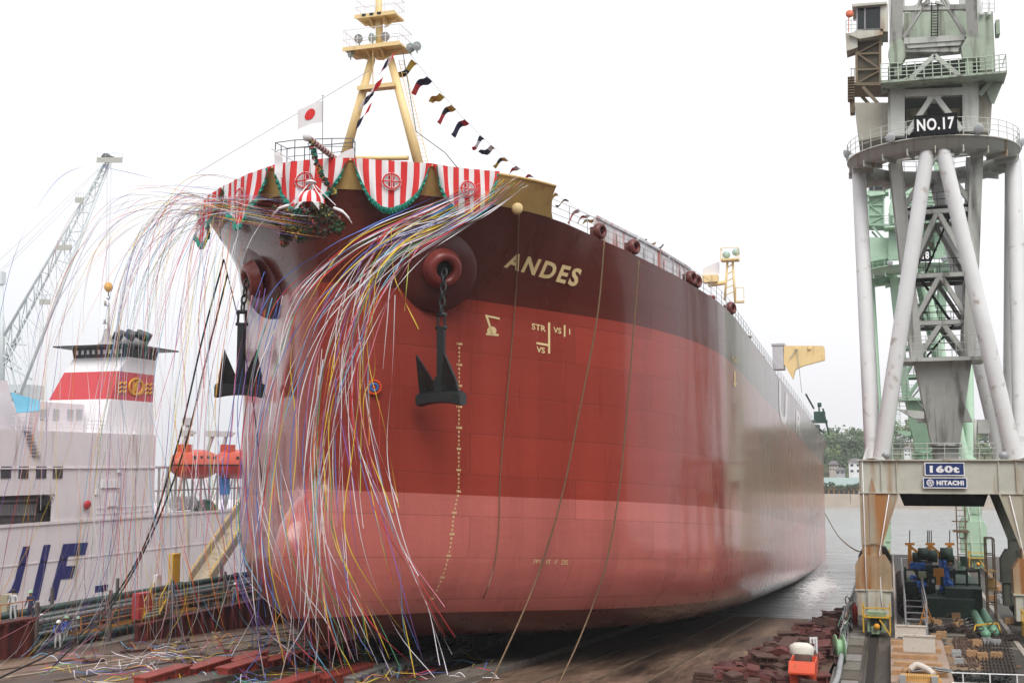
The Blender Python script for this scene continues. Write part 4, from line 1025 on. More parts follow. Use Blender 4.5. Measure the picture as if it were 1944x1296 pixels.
# jib feet
for pts in ([(1697, 55), (1719, 85), (1719, 108), (1710, 122), (1690, 120), (1686, 100)], [(1851, 41), (1862, 75), (1860, 108), (1828, 110), (1825, 90)]):
    b_ = MB(); quad(pts, -4.6, .9, b_); quad([(pts[4][0] + 8, 108), (pts[4][0] + 22, 107), (pts[4][0] + 22, 142), (pts[4][0] + 8, 143)], -4.4, .6, b_); b_.build('jib_foot', GG, CR)
b_ = MB(); quad([(1716, 72), (1830, 66), (1832, 76), (1716, 84)], -4.2, 1.0, b_); quad([(1719, 84), (1829, 76), (1822, 86), (1724, 92)], -4.1, .8, b_); b_.build('jib_cross_beam', GL, CR)
b_ = MB()
for (x0, y0, x1, y1, w_) in ((1700, 85, 1706, -60, .75), (1848, 80, 1840, -60, .75)): b_.bar(K(x0, y0, -4.2), K(x1, y1, -6), w_, .6)
for (x0, y0, x1, y1) in ((1716, 72, 1768, -10), (1722, 66, 1752, -10), (1832, 66, 1782, -10), (1826, 60, 1790, -10), (1714, 20, 1766, 5), (1838, 20, 1776, 5)): b_.bar(K(x0, y0, -4.1), K(x1, y1, -4.8), .2)
b_.bar(K(1705, 18, -4.5), K(1845, 14, -4.5), .35); b_.bar(K(1720, 96, -3.8), K(1820, 96, -3.8), .3)
b_.bar(K(1774, 106, -4.3), K(1728, 150, -4.3), .3); b_.bar(K(1774, 106, -4.3), K(1828, 150, -4.3), .3)
b_.build('jib', GL, CR)
b_ = MB()
for x in (1768, 1780): b_.tube(K(x, 70, -4.5), K(x + 1, 5, -4.8), .04, n=5)
for k in range(12): b_.tube(K(1768, 68 - k * 5.5, -4.5), K(1781, 68 - k * 5.5, -4.5), .03, n=4)
b_.build('jib_ladder', GD, CR)
b_ = MB(); b_.bb(K(1856, 25, -1.5), K(1890, 132, -1.5) + Vector((0, 3.5, 0))); b_.bb(K(1890, 38, -1.2), K(1899, 64, -1.2) + Vector((0, 1, 0))); b_.build('electrical_house', GG, CR)
b_ = MB(); b_.bb(K(1716, 25, -.6), K(1857, 68, -.6) + Vector((0, 3.8, 0))); b_.build('winch_house', GG, CR)
b_ = MB()
for x in (1862, 1876, 1888): b_.tube(K(x, 25, -1.5), K(x, -6, -1.5), .03, n=5)
for y in (0, 8, 16): b_.tube(K(1862, y, -1.5), K(1888, y, -1.5), .025, n=5)
for x in (1864, 1878): b_.lathe([(0, -.05), (.16, -.05), (.16, .05), (0, .05)], K(x, 27, -1.7), (0, 1, 0), 10); b_.tube(K(x, 27, -1.7), K(x + 1, 3, -1.7), .03, n=4)
b_.build('roof_railing', MATS['rail_pale'], CR)
# counterweight beams behind, vertical box columns seen above
b_ = MB(); b_.bb(K(1690, 90, 2), K(1716, -40, 2) + Vector((0, 1, 0))); b_.build('gantry_post', GL, CR); b_ = MB(); b_.bb(K(1826, 90, 2), K(1858, -40, 2) + Vector((0, 1, 0))); b_.build('gantry_post', GL, CR)
# ---- the second crane further along the same rails
def mint(n, c, **k): return mat(n, c, .6, var=.08, **k)
MG = mint('mint_green', (.42, .60, .45)); MG2 = mint('mint_green_dark', (.32, .47, .35)); MGD = mint('mint_dark', (.12, .18, .13))
remap = {'crane_tube_grey': MG, 'crane_beam_grey': MG, 'crane_leg_rusty': mint('mint_green_worn', (.36, .52, .38), dirt=(.10, .14, .09), damt=.15, streak=True), 'crane_house_green': MG, 'crane_lattice_grey': MG2, 'crane_dark': MGD, 'crane_leg_grimy': MG, 'crane_bogie_rusty': MG,
         'crane_brown_underside': MG2, 'ring_paint': MG, 'house_beige': MG, 'rail_pale': MG2, 'rail_green': MG2, 'shaft_dark': MG2}
bpy.context.view_layer.update()
CR2 = copytree(CR, (0, 54, 0), 'mint green jib crane with the NO.18 sign standing behind the grey one', 'quayside jib cranes', remap)
for ch in list(kids(CR2)):
    nm = ch.name.split('.')[0]
    if nm in ('load_sign', 'maker_sign', 'number_sign', 'jib', 'jib_ladder'):
        for g in kids(ch): bpy.data.objects.remove(g)
        bpy.data.objects.remove(ch)
pp = K(1776, 236, -6.2)
CR2['_o'] = (KX, KY + 54, 0)
SG2 = sign('number_sign', CR2, (pp.x, pp.y + 54, pp.z), 2.72, 1.3, [('NO.18', 0, 2.45, .88, .03)], SBK)
# =========================================================== ferry, far boom crane and yard on the left
FX = -68.0
def S(px, py, dx=0.0): return C(px, py, FX + dx)
FW = mat('ferry_white', (.68, .63, .65), .5, var=.05, dirt=(.36, .28, .24), damt=.04, streak=True, scale=.4)
FWH = mat('ferry_white_clean', (.72, .71, .73), .5, var=.03)
FRED = mat('ferry_red', (.50, .045, .055), .4, var=.05)
FNAVY = mat('ferry_navy', (.020, .022, .13), .4, var=.08)
GOLD = mat('ferry_gold', (.62, .30, .03), .45, var=.05)
FER = thing('ferry', 'white car ferry with a red-banded funnel and big navy letters moored on the left', 'ferry', (FX, 90, -2))
h = MB()
za = S(0, 1000).z; zb = S(410, 968).z; zt = (za + zb) / 2
h.add([(FX, 30, -2.6), (FX, 190, -2.6), (FX, 190, zt), (FX, 30, zt), (FX - 20, 30, -2.6), (FX - 20, 190, -2.6), (FX - 20, 190, zt), (FX - 20, 30, zt)],
      [(0, 1, 2, 3), (4, 7, 6, 5), (3, 2, 6, 7), (0, 3, 7, 4), (1, 5, 6, 2)])
h.bb((FX, 30, zt - .15), (FX + .12, 190, zt + .1)); h.bb((FX, 30, zt - 3.3), (FX + .06, 190, zt - 3.2)); H = h.build('hull', FW, FER)
# side house above the sheer: wall with a loading opening cut out
def sy(px): return S(px, 940).y
def szz(py, px=100): return S(px, py).z
y0, y1 = sy(-160), sy(293)
top = S(200, 822).z
oa, ob = sy(-160) + 2, sy(104); oz0, oz1 = zt + .1, S(60, 939).z
w = MB(); t_ = .35
w.bb((FX - .02, y0, oz1), (FX - t_, y1, top)); w.bb((FX - .02, ob, zt), (FX - t_, y1, oz1))
for k in range(5):  # rounded corner of the opening
    a = k * math.pi / 10; w.bb((FX - .025, ob - .9 + .9 * math.sin(a), oz1 - .9 + .9 * math.cos(a)), (FX - t_ + .01, ob + .02, oz1 + .01))
w.bb((FX - t_, y0, top - .2), (FX - 12, y1, top)); w.bb((FX - 7, y0, zt), (FX - 7.3, y1, top - .2))
w.bb((FX - .3, y1 - .3, zt), (FX - 14, y1, top - .2))
for z in (top - 3.2,): w.bb((FX - .02, y0, z), (FX + .10, y1, z + .12))
W_ = w.build('side_wall', FW, FER)
for a_, b2 in ((2, 20), (36, 53), (69, 87), (101, 118)):
    g = MB(); p, q_ = S(a_, 885), S(b2, 907); g.bb((FX - .0, p.y, p.z), (FX + .05, q_.y, q_.z)); WN = g.build('window', GLW, W_ if False else FER)
g = MB()
for i in range(16):
    p = S(2 + i * 5.4, 957); q_ = S(2 + i * 5.4, 978); g.bb((FX - 1.0, p.y, q_.z), (FX - 1.1, p.y + .28, p.z))
p, q_ = S(-10, 953), S(88, 957); g.bb((FX - .95, p.y, p.z - .1), (FX - 1.1, q_.y, p.z + .1)); g.build('grille', mat('grille_grey', (.20, .20, .21), .6, var=.2), FER)
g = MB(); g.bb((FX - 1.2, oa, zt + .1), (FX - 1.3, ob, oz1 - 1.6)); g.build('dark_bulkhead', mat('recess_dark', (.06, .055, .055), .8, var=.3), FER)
g = MB()
for px in (95, 108):
    p = S(px, 995); g.tube((FX - .4, p.y, zt), (FX - .4, p.y, zt + 1.9), .06, n=6)
g.build('bollard_post', DARK, FER)
g = MB(); p = S(162, 957); g.lathe([(.0, .0), (.35, .05), (.42, .22), (.3, .35), (0, .38)], p + Vector((.05, 0, 0)), (1, -.1, -.2), 14); g.build('red_marker', mat('marker_red', (.40, .02, .03), .5), FER)
for (a_, b_2, c_, d_) in ((192, 225, 912, 925), (205, 222, 938, 960), (180, 186, 930, 938), (222, 228, 890, 897)):
    g = MB(); p, q_ = S(a_, c_), S(b_2, d_); g.bb((FX, p.y, p.z), (FX + .14, q_.y, q_.z)); g.build('door_frame', FWH, FER)
g = MB()
for px in range(182, 292, 9): p = S(px, 985); g.tube((FX + .05, p.y, zt + .1), (FX + .05, p.y, zt + 1.0), .03, n=5)
for u in (.5, 1.0): g.tube((FX + .05, sy(180), zt + u), (FX + .05, sy(340), zt + u), .025, n=5)
g.build('deck_railing', FWH, FER)
# hull letters: J I F, slanted
def navyq(polys):
    for pl in polys:
        g = MB(); g.prism([S(x, y, .03) for x, y in pl], (.03, 0, 0)); g.build('hull_letter', FNAVY, FER)
navyq([[(44, 1037), (57, 1036), (46, 1080), (36, 1121), (27, 1140), (12, 1148), (-8, 1149), (-6, 1128), (12, 1127), (21, 1118), (28, 1100), (38, 1058)],
       [(83, 1034), (96, 1033), (73, 1138), (58, 1140)],
       [(120, 1032), (167, 1029), (161, 1052), (129, 1055), (125, 1074), (143, 1073), (137, 1097), (115, 1099), (106, 1138), (92, 1140)],
       [(-30, 1040), (-4, 1040), (-8, 1100), (-40, 1100)]])
# upper deck house, terrace and awning
dh = MB(); p, q_ = C(62, 803, FX - 4), C(160, 768, FX - 4); dh.bb((FX - 4, p.y, top), (FX - 11, q_.y, q_.z)); 
DH = dh.build('deck_house', FW, FER)
for px in (82, 106, 133, 150):
    g = MB(); a, b2 = C(px - 6, 797, FX - 4), C(px + 6, 777, FX - 4); g.bb((FX - 4 + .0, a.y, a.z), (FX - 3.94, b2.y, b2.z)); g.build('window', mat('louvre_grey', (.40, .40, .43), .6), DH)
g = MB(); pts = [C(-60, 720, FX - 5), C(14, 722, FX - 5), C(24, 770, FX - 5), C(42, 800, FX - 5), C(44, 830, FX - 5), C(-60, 830, FX - 5)]; g.prism(pts, (-6, 0, 0)); g.build('bridge_screen', FW, FER)
g = MB(); a, b2, c2, d2 = C(20, 744, FX - 3.5), C(76, 760, FX - 3.5), C(76, 780, FX - 1.2), C(32, 783, FX - 1.2)
rows = []
for i in range(7):
    u = i / 6; rows.append([(a.lerp(b2, u)).lerp(d2.lerp(c2, u), v) - Vector((0, 0, .35 * math.sin(math.pi * v) * math.sin(math.pi * u))) for v in (0, .25, .5, .75, 1)])
g.grid(rows); g.grid([[p + Vector((0, 0, -.03)) for p in r_] for r_ in rows]); g.build('awning', mat('awning_blue', (.12, .38, .52), .6, var=.1), FER)
g = MB(); zz = top
for px in range(30, 300, 11):
    p = C(px, 812, FX - .2); g.tube((FX - .2, p.y, zz), (FX - .2, p.y, zz + 1.1), .03, n=5)
for u in (.4, .75, 1.1): g.tube((FX - .2, sy(20), zz + u), (FX - .2, sy(285), zz + u), .022, n=5)
g.build('terrace_railing', FWH, FER)
g = MB()
for k in range(9): p = C(52 + k * 2.2, 812 + k * 6.5, FX + .12); g.box(p, (.2, .9, .06))
g.build('side_stair', mat('stair_grey', (.35, .34, .36), .6), FER)
# funnel, raked forward edge
fx = FX - 2.0
lv = [(677, 244, 140, 296), (704, 225, 122, 294), (757, 210, 93, 290), (850, 188, 50, 293), (960, 165, 20, 293)]
ring_ = []
for y, xc, xl_, xr_ in lv:
    f_ = C(xc, y, fx); b2 = C(xr_, y + 8, fx); l_ = A(xl_, y, f_.y); z = f_.z
    ring_.append([Vector((fx, f_.y, z)), Vector((fx, b2.y, z)), Vector((l_.x, b2.y + 1, z)), Vector((l_.x, f_.y, z))])
FUN = None
for k, (nm, m_) in enumerate((('funnel_top_band', FWH), ('funnel_red_band', FRED), ('funnel_casing', FWH), ('funnel_lower', FWH))):
    g = MB(); g.grid([ring_[k], ring_[k + 1]], closed=True); o = g.build(nm, m_, FER)
    if k == 1: RB = o
tp_ = ring_[0]; up = Vector((0, 0, 1))
g = MB(); g.grid([tp_, [p + up * 1.0 + (p - sum(tp_, Vector()) / 4).normalized() * .2 for p in tp_]], closed=True)
c0 = sum(tp_, Vector()) / 4 + up * 1.05; g.box(c0, (abs(tp_[3].x - tp_[0].x) + 2.6, abs(tp_[1].y - tp_[0].y) + 3.5, .14)); FT = g.build('funnel_crown', DARK, FER)
g = MB()
for k in range(9): g.box(tp_[3].lerp(tp_[0], (k + .8) / 10) + up * .55 + Vector((0, -.16, 0)), (.28, .04, .42))
g.build('louvre', FWH, FT)
STK = mat('exhaust_grey', (.34, .33, .32), .5, var=.2)
for (bx, by, tx, ty, r_) in ((222, 655, 236, 632, .55), (235, 656, 252, 632, .6), (246, 656, 262, 634, .4), (256, 657, 272, 632, .6), (268, 658, 282, 634, .4), (212, 655, 224, 634, .4)):
    yy_ = c0.y + random.Random(bx).uniform(-1.5, 1.5); p, q_ = A(bx, by + 4, yy_), A(tx, ty, yy_); g = MB(); g.tube(p, q_, r_, n=14); P_ = g.build('exhaust_pipe', STK, FT)
    g = MB(); d = (q_ - p).normalized(); g.tube(q_ - d * .6, q_ + d * .08, r_ * 1.06, n=14); g.build('exhaust_cap', DARK, P_)
g = MB(); yy_ = c0.y - 2; g.tube(A(205, 660, yy_), A(207, 575, yy_), .16, .08, n=8); g.box(A(203, 580, yy_), (.5, .3, .06)); g.box(A(201, 614, yy_), (.6, .3, .06)); g.tube(A(200, 579, yy_), A(200, 571, yy_), .12, n=8); g.tube(A(199, 613, yy_), A(199, 606, yy_), .12, n=8)
g.lathe([(.9, 0), (.5, .4), (.35, 1.0), (.2, 1.6)], A(202, 655, yy_), (0, 0, 1), 12); g.build('signal_mast', STK, FT)
# funnel emblem: ring with inner bars and three waves each side
def fp(px, py): return C(px, py, fx) + Vector((.05, 0, 0))
g = MB()
g.path([fp(257 + 13 * math.cos(t * .393), 734 + 15 * math.sin(t * .393)) for t in range(16)], .14, 5, closed=True)
g.build('funnel_emblem', GOLD, RB)
g = MB(); g.path([fp(264 + 9 * math.cos(t * .393), 736 + 12 * math.sin(t * .393)) for t in range(16)], .11, 5, closed=True); g.build('funnel_emblem', GOLD, RB)
for x in (252, 258): g = MB(); g.bar(fp(x, 723), fp(x, 748), .2); g.build('funnel_emblem', GOLD, RB)
for cx_ in (232, 281):
    for r_ in range(3):
        g = MB(); g.path([fp(cx_ - 7 + k * 2, 727 + r_ * 8 + (1.8 if k % 4 < 2 else -1.2) + (cx_ - 232) * .06) for k in range(8)], .12, 4); g.build('funnel_emblem', GOLD, RB)
# open deck aft of the house: frames and machinery
STEEL = mat('davit_grey', (.50, .50, .50), .5, var=.1)
g = MB()
for px in range(300, 470, 16):
    p = C(px, 968, FX - 1); g.bar((FX - 1, p.y, zt), (FX - 1, p.y, zt + 4.6), .18)
g.bar((FX - 1, sy(300), zt + 4.6), (FX - 1, sy(475), zt + 4.6), .25); g.bar((FX - 1, sy(300), zt + 2.3), (FX - 1, sy(475), zt + 2.3), .15)
for px in range(300, 460, 32): p, q_ = C(px, 968, FX - 1), C(px + 16, 968, FX - 1); g.bar((FX - 1, p.y, zt), (FX - 1, q_.y, zt + 4.6), .12); g.bar((FX - 1, q_.y, zt + 4.6), (FX - 1, q_.y + (q_.y - p.y), zt), .12)
g.build('boat_deck_frame', STEEL, FER)
g = MB(); p = C(348, 958, FX - 2); g.tube((FX - 2, p.y - 1.6, zt + .9), (FX - 2, p.y + 1.6, zt + .9), .75, n=16); g.build('white_tank', FWH, FER)
g = MB(); p = C(388, 955, FX - 1.5); g.lathe([(1.3, 0), (1.25, .5), (.9, 1.0), (0, 1.25)], (FX - 1.5, p.y, zt), (0, 0, 1), 16); g.build('green_winch', mat('winch_green', (.03, .12, .08), .5), FER)
g = MB(); a, b2 = C(420, 905, FX + .5), C(436, 938, FX + .5); g.bb((FX + .5, a.y, b2.z), (FX + .3, b2.y, a.z)); g.build('blue_tarpaulin', mat('tarp_blue', (.06, .22, .50), .6, var=.15), FER)
for px in (342, 392, 418, 470):
    g = MB(); p = C(px, 850, FX - 1); g.bar((FX - 1.5, p.y, zt + 4.6), (FX - .3, p.y, p.z + 1.2), .28); g.bar((FX - .3, p.y, p.z + 1.2), (FX + .8, p.y, p.z + 1.6), .2); g.box((FX - .3, p.y, p.z + 1.5), (1.2, .7, .6)); g.build('davit', STEEL, FER)
g = MB(); p = C(356, 800, FX - 3); g.tube((FX - 3, p.y, zt + 4), (FX - 3, p.y, p.z), .22, n=8); g.box((FX - 3, p.y, p.z), (.9, .6, .8)); g.build('boat_deck_mast', STEEL, FER)
ORG = mat('lifeboat_orange', (.55, .085, .04), .4, var=.08); ORD = mat('lifeboat_red', (.52, .05, .03), .4, var=.08)
def lifeboat(pa, pb, lab):
    a, b2 = C(pa, 882, FX + .6), C(pb, 882, FX + .6); Lh = (b2.y - a.y) / 2; yc = (a.y + b2.y) / 2; zl = a.z
    zt0 = C(pa + 40, 853, FX + .6).z; zb0 = C(pa + 40, 908, FX + .6).z
    T = thing('lifeboat', lab, 'lifeboat', (FX + .6, yc, zb0), 'ferry lifeboats'); rows = []; rows2 = []
    for i in range(15):
        t = -1 + i / 7; f = math.sqrt(max(0, 1 - abs(t) ** 3.0)) * .97 + .03; y = yc + t * Lh
        rows.append([Vector((FX + .6 + x * f * 1.35, y, zl + (zb0 - zl) * zf * (.55 + .45 * f))) for x, zf in ((-1, 0), (-.85, .6), (0, 1), (.85, .6), (1, 0))])
        f2 = math.sqrt(max(0, 1 - abs(t) ** 4))
        rows2.append([Vector((FX + .6 + x * f * 1.3, y, zl + (zt0 - zl) * zf * (.35 + .65 * f2))) for x, zf in ((-1, 0), (-.8, .75), (0, 1), (.8, .75), (1, 0))])
    g = MB(); g.smooth = True; g.grid(rows); HB = g.build('boat_hull', ORD, T)
    g = MB(); g.smooth = True; g.grid(rows2); g.build('canopy', ORG, T)
    g = MB(); g.path([r_[-1] + Vector((.03, 0, 0)) for r_ in rows], .07, 5); g.path([r_[0] for r_ in rows], .07, 5); g.build('fender', DARK, T)
    g = MB(); g.box((FX + .6, yc - Lh * .55, zt0 + .1), (1.1, 1.2, .8)); g.build('conning_position', ORG, T)
    for k in range(4): g = MB(); g.box((FX + 1.72, yc - Lh * .5 + k * Lh * .33, zl + .75), (.08, .4, .3)); g.build('port_light', GLW, T)
lifeboat(331, 408, 'orange-red enclosed lifeboat nearer the ferry funnel')
lifeboat(413, 492, 'orange-red enclosed lifeboat partly hidden behind the red bow')
# ---- lattice boom crane behind the ferry
BW = mat('boom_white', (.56, .60, .61), .5, var=.05); ya = 165
BC = thing('boom_crane', 'pale lattice boom crane leaning up behind the ferry with a hook block', 'crane', tuple(A(20, 740, ya)))
def Bp(x, y, d=0): return A(x, y, ya + d)
ch = [((8, 637), (197, 312), -2.4), ((8, 686), (201, 308), 2.4), ((38, 750), (211, 306), -2.4), ((30, 770), (208, 306), 2.4)]
g = MB(); lines = []
for (a, b2, d) in ch:
    p, q_ = Bp(a[0], a[1], d), Bp(b2[0], b2[1], d * .3); lines.append((p, q_)); g.tube(p, q_, .26, .17, 8)
g.build('chord', BW, BC)
g = MB(); n = 15
for k in range(n):
    t0, t1 = 1 - (1 - k / n) ** 1.15, 1 - (1 - (k + 1) / n) ** 1.15
    for i, j in ((0, 1), (1, 3), (3, 2), (2, 0)):
        a, b2 = (i, j) if k % 2 else (j, i)
        g.tube(lines[a][0].lerp(lines[a][1], t0), lines[b2][0].lerp(lines[b2][1], t1), .09, n=4, cap=False)
        g.tube(lines[i][0].lerp(lines[i][1], t0), lines[j][0].lerp(lines[j][1], t0), .08, n=4, cap=False)
g.build('lacing', BW, BC)
g = MB(); p = Bp(205, 302); g.box(p, (1.6, 1.6, .9)); g.lathe([(0, -.3), (.8, -.3), (.8, .3), (0, .3)], p + Vector((.4, -1, -.1)), (0, 1, 0), 14); g.build('head_sheaves', mat('sheave_dark', (.08, .09, .09), .6), BC)
g = MB()
for (x0, x1, y) in ((184, 232, 304), (143, 158, 380), (108, 136, 470), (75, 95, 573)):
    p, q_ = Bp(x0, y, -2), Bp(x1, y, -2); g.bar(p, q_, .16, .9)
    for k in range(4): r_ = p.lerp(q_, k / 3); g.tube(r_, r_ + Vector((0, 0, 1.2)), .04, n=4)
    g.tube(p + Vector((0, 0, 1.2)), q_ + Vector((0, 0, 1.2)), .035, n=4)
g.build('boom_walkway', mat('boom_walk', (.40, .40, .36), .6), BC)
g = MB()
for dx_ in (0, 2, 7, 9): g.tube(Bp(203 + dx_, 308), Bp(201 + dx_ * .6, 538), .025, n=4)
for a, b2 in (((188, 322), (-30, 545)), ((150, 370), (-40, 560)), ((188, 320), (-40, 530))): g.tube(Bp(*a), Bp(*b2), .03, n=4)
g.build('hoist_rope', GREYM, BC)
g = MB(); g.lathe([(0, .9), (.45, .7), (.75, .1), (.7, -.3), (.35, -.75), (0, -.9)], Bp(206, 545), (0, 0, 1), 16); HK = g.build('hook_block', mat('hook_orange', (.55, .28, .06), .5, var=.2), BC)
g = MB(); c = Bp(206, 561); g.path([c + Vector((0, 0, .8)), c, c + Vector((.3, 0, -.3)), c + Vector((0, 0, -.7)), c + Vector((-.35, 0, -.4))], .1, 6); g.build('hook', DARK, HK)
g = MB()
g.tube(Bp(4, 760), Bp(3, 520), .5, .3, 10); g.box(Bp(3, 528), (1.0, 1, 2.2))
for a, b2 in (((-10, 650), (48, 655)), ((-10, 662), (40, 700)), ((5, 690), (60, 720)), ((5, 740), (45, 745)), ((5, 600), (35, 770)), ((38, 640), (5, 700))): g.bar(Bp(*a), Bp(*b2), .3)
g.build('crane_frame', BW, BC)
g = MB(); g.box(Bp(20, 745, 3), (10, 5, 2.5)); g.box(Bp(15, 800, 3), (6, 4, 9)); g.build('crane_body', BW, BC)
# ---- gangway up to the ferry
GT_ = mat('gangway_tan', (.34, .28, .20), .7, var=.2, dirt=(.15, .10, .06), damt=.2)
ga, gb = C(378, 1112, -55.5), C(486, 948, -59)
T = thing('gangway', 'tan covered gangway with yellow handrails sloping up to the ferry', 'gangway', tuple(ga))
g = MB(); d = gb - ga; sdv = Vector((d.y, -d.x, 0)).normalized() * .9
g.bar(ga, gb, 1.9, .25); g.prism([ga - sdv, gb - sdv, gb - sdv + Vector((0, 0, .9)), ga - sdv + Vector((0, 0, .9))], sdv * .08); g.prism([ga + sdv, gb + sdv, gb + sdv + Vector((0, 0, .9)), ga + sdv + Vector((0, 0, .9))], sdv * .08)
g.build('ramp', GT_, T)
g = MB()
for s_ in (-1, 1):
    o = sdv * s_ + Vector((0, 0, 1.1)); g.tube(ga + o, gb + o, .05, n=6)
    for k in range(13): r_ = ga.lerp(gb, k / 12) + sdv * s_; g.tube(r_, r_ + Vector((0, 0, 1.1)), .03, n=5)
g.build('handrail', YS, T)
g = MB()
for k in range(10):
    p, q_ = ga.lerp(gb, k / 10), ga.lerp(gb, (k + 1) / 10); g.bar(p - Vector((0, 0, .1)), p - Vector((0, 0, 1.3)), .1); g.bar(p - Vector((0, 0, 1.3)), q_ - Vector((0, 0, .1)), .08)
g.bar(ga - Vector((0, 0, 1.3)), gb - Vector((0, 0, 1.3)), .12); g.build('under_truss', mat('truss_grey', (.17, .17, .18), .6), T)
g = MB(); g.box(ga + Vector((-.2, -.6, -1.7)), (2.6, 2.4, 3.6)); g.build('landing_block', GT_, T)
# ---- yard furniture between the slip and the ferry
WRED = mat('barrier_maroon', (.10, .018, .015), .75, var=.3, dirt=(.03, .02, .015), damt=.3, streak=True, scale=1)
WX = -43.6
def wall(pa, pb, ytop, label):
    a, b2 = C(pa, 1210, WX), C(pb, 1200, WX); zt_ = C((pa + pb) / 2, ytop, WX).z
    g = MB(); g.bb((WX - .25, a.y, slipz(a.y) - 1.5), (WX + .0, b2.y, zt_)); g.bb((WX - .45, a.y, zt_), (WX + .2, b2.y, zt_ + .12))
    n = int((b2.y - a.y) / 1.2)
    T = thing('barrier_wall', label, 'wall', (WX, (a.y + b2.y) / 2, .5)); g.build('plating', WRED, T)
    for k in range(n): r = MB(); y = a.y + (b2.y - a.y) * (k + .5) / n; r.bb((WX, y - .08, slipz(y) - .3), (WX + .28, y + .08, zt_)); r.build('rib', WRED, T)
    g = MB()
    for k in range(n): y = a.y + (b2.y - a.y) * (k + .5) / n; g.tube((WX - .2, y, zt_), (WX - .2, y, zt_ + 1.0), .03, n=4)
    g.tube((WX - .2, a.y, zt_ + 1.0), (WX - .2, b2.y, zt_ + 1.0), .03, n=4); g.build('railing', mat('rail_orange', (.42, .17, .05), .6), T)
wall(-60, 66, 1186, 'dark red steel barrier wall in the left corner of the slipway')
wall(262, 600, 1152, 'long dark red barrier wall running back beside the slipway under the bow')
PIPE = mat('pipe_grey', (.15, .15, .15), .4, metal=.3, var=.2); PIPE2 = mat('pipe_teal', (.025, .05, .045), .5, var=.2)
rnd = random.Random(9)
for k in range(13):
    x = WX - 1.6 - (k % 4) * .75 - (k // 4) * .25; z = 1.45 + (k // 4) * .62; r_ = rnd.uniform(.10, .24)
    g = MB(); g.tube((x, 45, z), (x, 150, z), r_, n=10)
    for j in range(14): g.tube((x, 48 + j * 7, z), (x, 48.15 + j * 7, z), r_ * 1.35, n=10)
    tag(g.build('pipe', PIPE2 if k % 3 == 0 else PIPE), '%s steel pipe in the rack beside the ferry' % ('dark teal' if k % 3 == 0 else 'grey'), 'pipe', 'pipes in the yard rack (%s)' % ('teal' if k % 3 == 0 else 'grey'))
for j in range(14):
    y = 47 + j * 6.3; g = MB(); xa = WX - .9; 
    for xx in (xa, xa - 4.2): g.bar((xx, y, 1.0), (xx, y, 4.0), .16)
    for z in (1.2, 1.82, 2.44): g.bar((xa, y, z), (xa - 4.2, y, z), .12)
    tag(g.build('pipe_rack', mat('rack_steel', (.10, .09, .085), .7)), 'rusty steel trestle carrying the yard pipes', 'pipe rack', 'trestles under the yard pipes')
# orange walkway with rails
g = MB(); xw = WX + .9
T = thing('walkway', 'low orange railed walkway beside the maroon wall where workers stand', 'walkway', (-45.4, 62, 1))
g = MB(); g.bb((-46.4, 58.0, 1.55), (-45.3, 70.5, 1.7)); g.build('deck', mat('walk_orange', (.50, .24, .05), .7, var=.2), T)
g = MB()
for z in (2.15, 2.6): g.tube((-45.3, 58, z), (-45.3, 70.5, z), .035, n=5)
for k in range(8): g.tube((-45.3, 58 + k * 1.75, 1.6), (-45.3, 58 + k * 1.75, 2.6), .035, n=5)
g.build('railing', MATS['rail_orange'], T)
# steep yellow access stair
T = thing('access_stair', 'yellow and grey access stair rising from the maroon wall', 'stairs', tuple(C(292, 1170, WX - .6)))
a, b2 = C(288, 1168, WX - .5), C(312, 1122, WX - 3.0)
g = MB()
for k in range(9): p = a.lerp(b2, k / 8); g.box(p, (.35, 1.6, .05))
g.build('tread', mat('tread_green', (.20, .26, .20), .6), T)
g = MB()
for o in (-.8, .8):
    oo = Vector((0, o, 0)); g.bar(a + oo, b2 + oo, .08, .22); g.tube(a + oo + Vector((0, 0, 1)), b2 + oo + Vector((0, 0, 1)), .035, n=5)
    for k in range(5): p = a.lerp(b2, k / 4) + oo; g.tube(p, p + Vector((0, 0, 1)), .03, n=4)
g.build('stringer', YS, T)
# hut, cabinets and signs
def cabinet(px0, px1, pt, pb_, x, m_, lab, nm='cabinet', dep=.8, cat='cabinet'):
    a, b2 = C(px0, pt, x), C(px1, pb_, x); g = MB(); g.bb((x, a.y, max(b2.z, .9)), (x - dep, b2.y, a.z)); g.bb((x + .03, a.y + .05, a.z - .12), (x - dep - .03, b2.y - .0, a.z + .04))
    T = thing(nm, lab, cat, (x, (a.y + b2.y) / 2, b2.z)); g.build('case', m_, T)
    g = MB(); g.bb((x + .02, a.y + (b2.y - a.y) * .15, b2.z + (a.z - b2.z) * .12), (x - .02, b2.y - (b2.y - a.y) * .15, a.z - (a.z - b2.z) * .15)); g.build('door', m_, T)
cabinet(297, 305, 1092, 1120, -46.0, WHITE, 'narrow white notice cabinet above the yellow stair', dep=.25)
cabinet(329, 341, 1052, 1112, -46.5, YS, 'tall yellow post box beside the gangway foot', dep=.35)
cabinet(14, 32, 1130, 1160, -46.2, mat('cab_beige', (.38, .34, .24), .7), 'beige box standing on the pipe rack at far left', dep=.5)
cabinet(264, 288, 1128, 1170, -44.6, mat('cab_red', (.42, .05, .05), .6), 'red steel cabinet on the barrier wall', dep=.5)
cabinet(183, 204, 1113, 1121, -46.0, FNAVY, 'small navy sign board on a pole before the ferry', nm='sign_board', dep=.1, cat='sign')
g = MB(); p = C(195, 1121, -46.05); g.tube(p, (p.x, p.y, 1.0), .06, n=6); tag(g.build('sign_pole', GREYM), 'thin grey pole under the small navy sign board', 'pole')
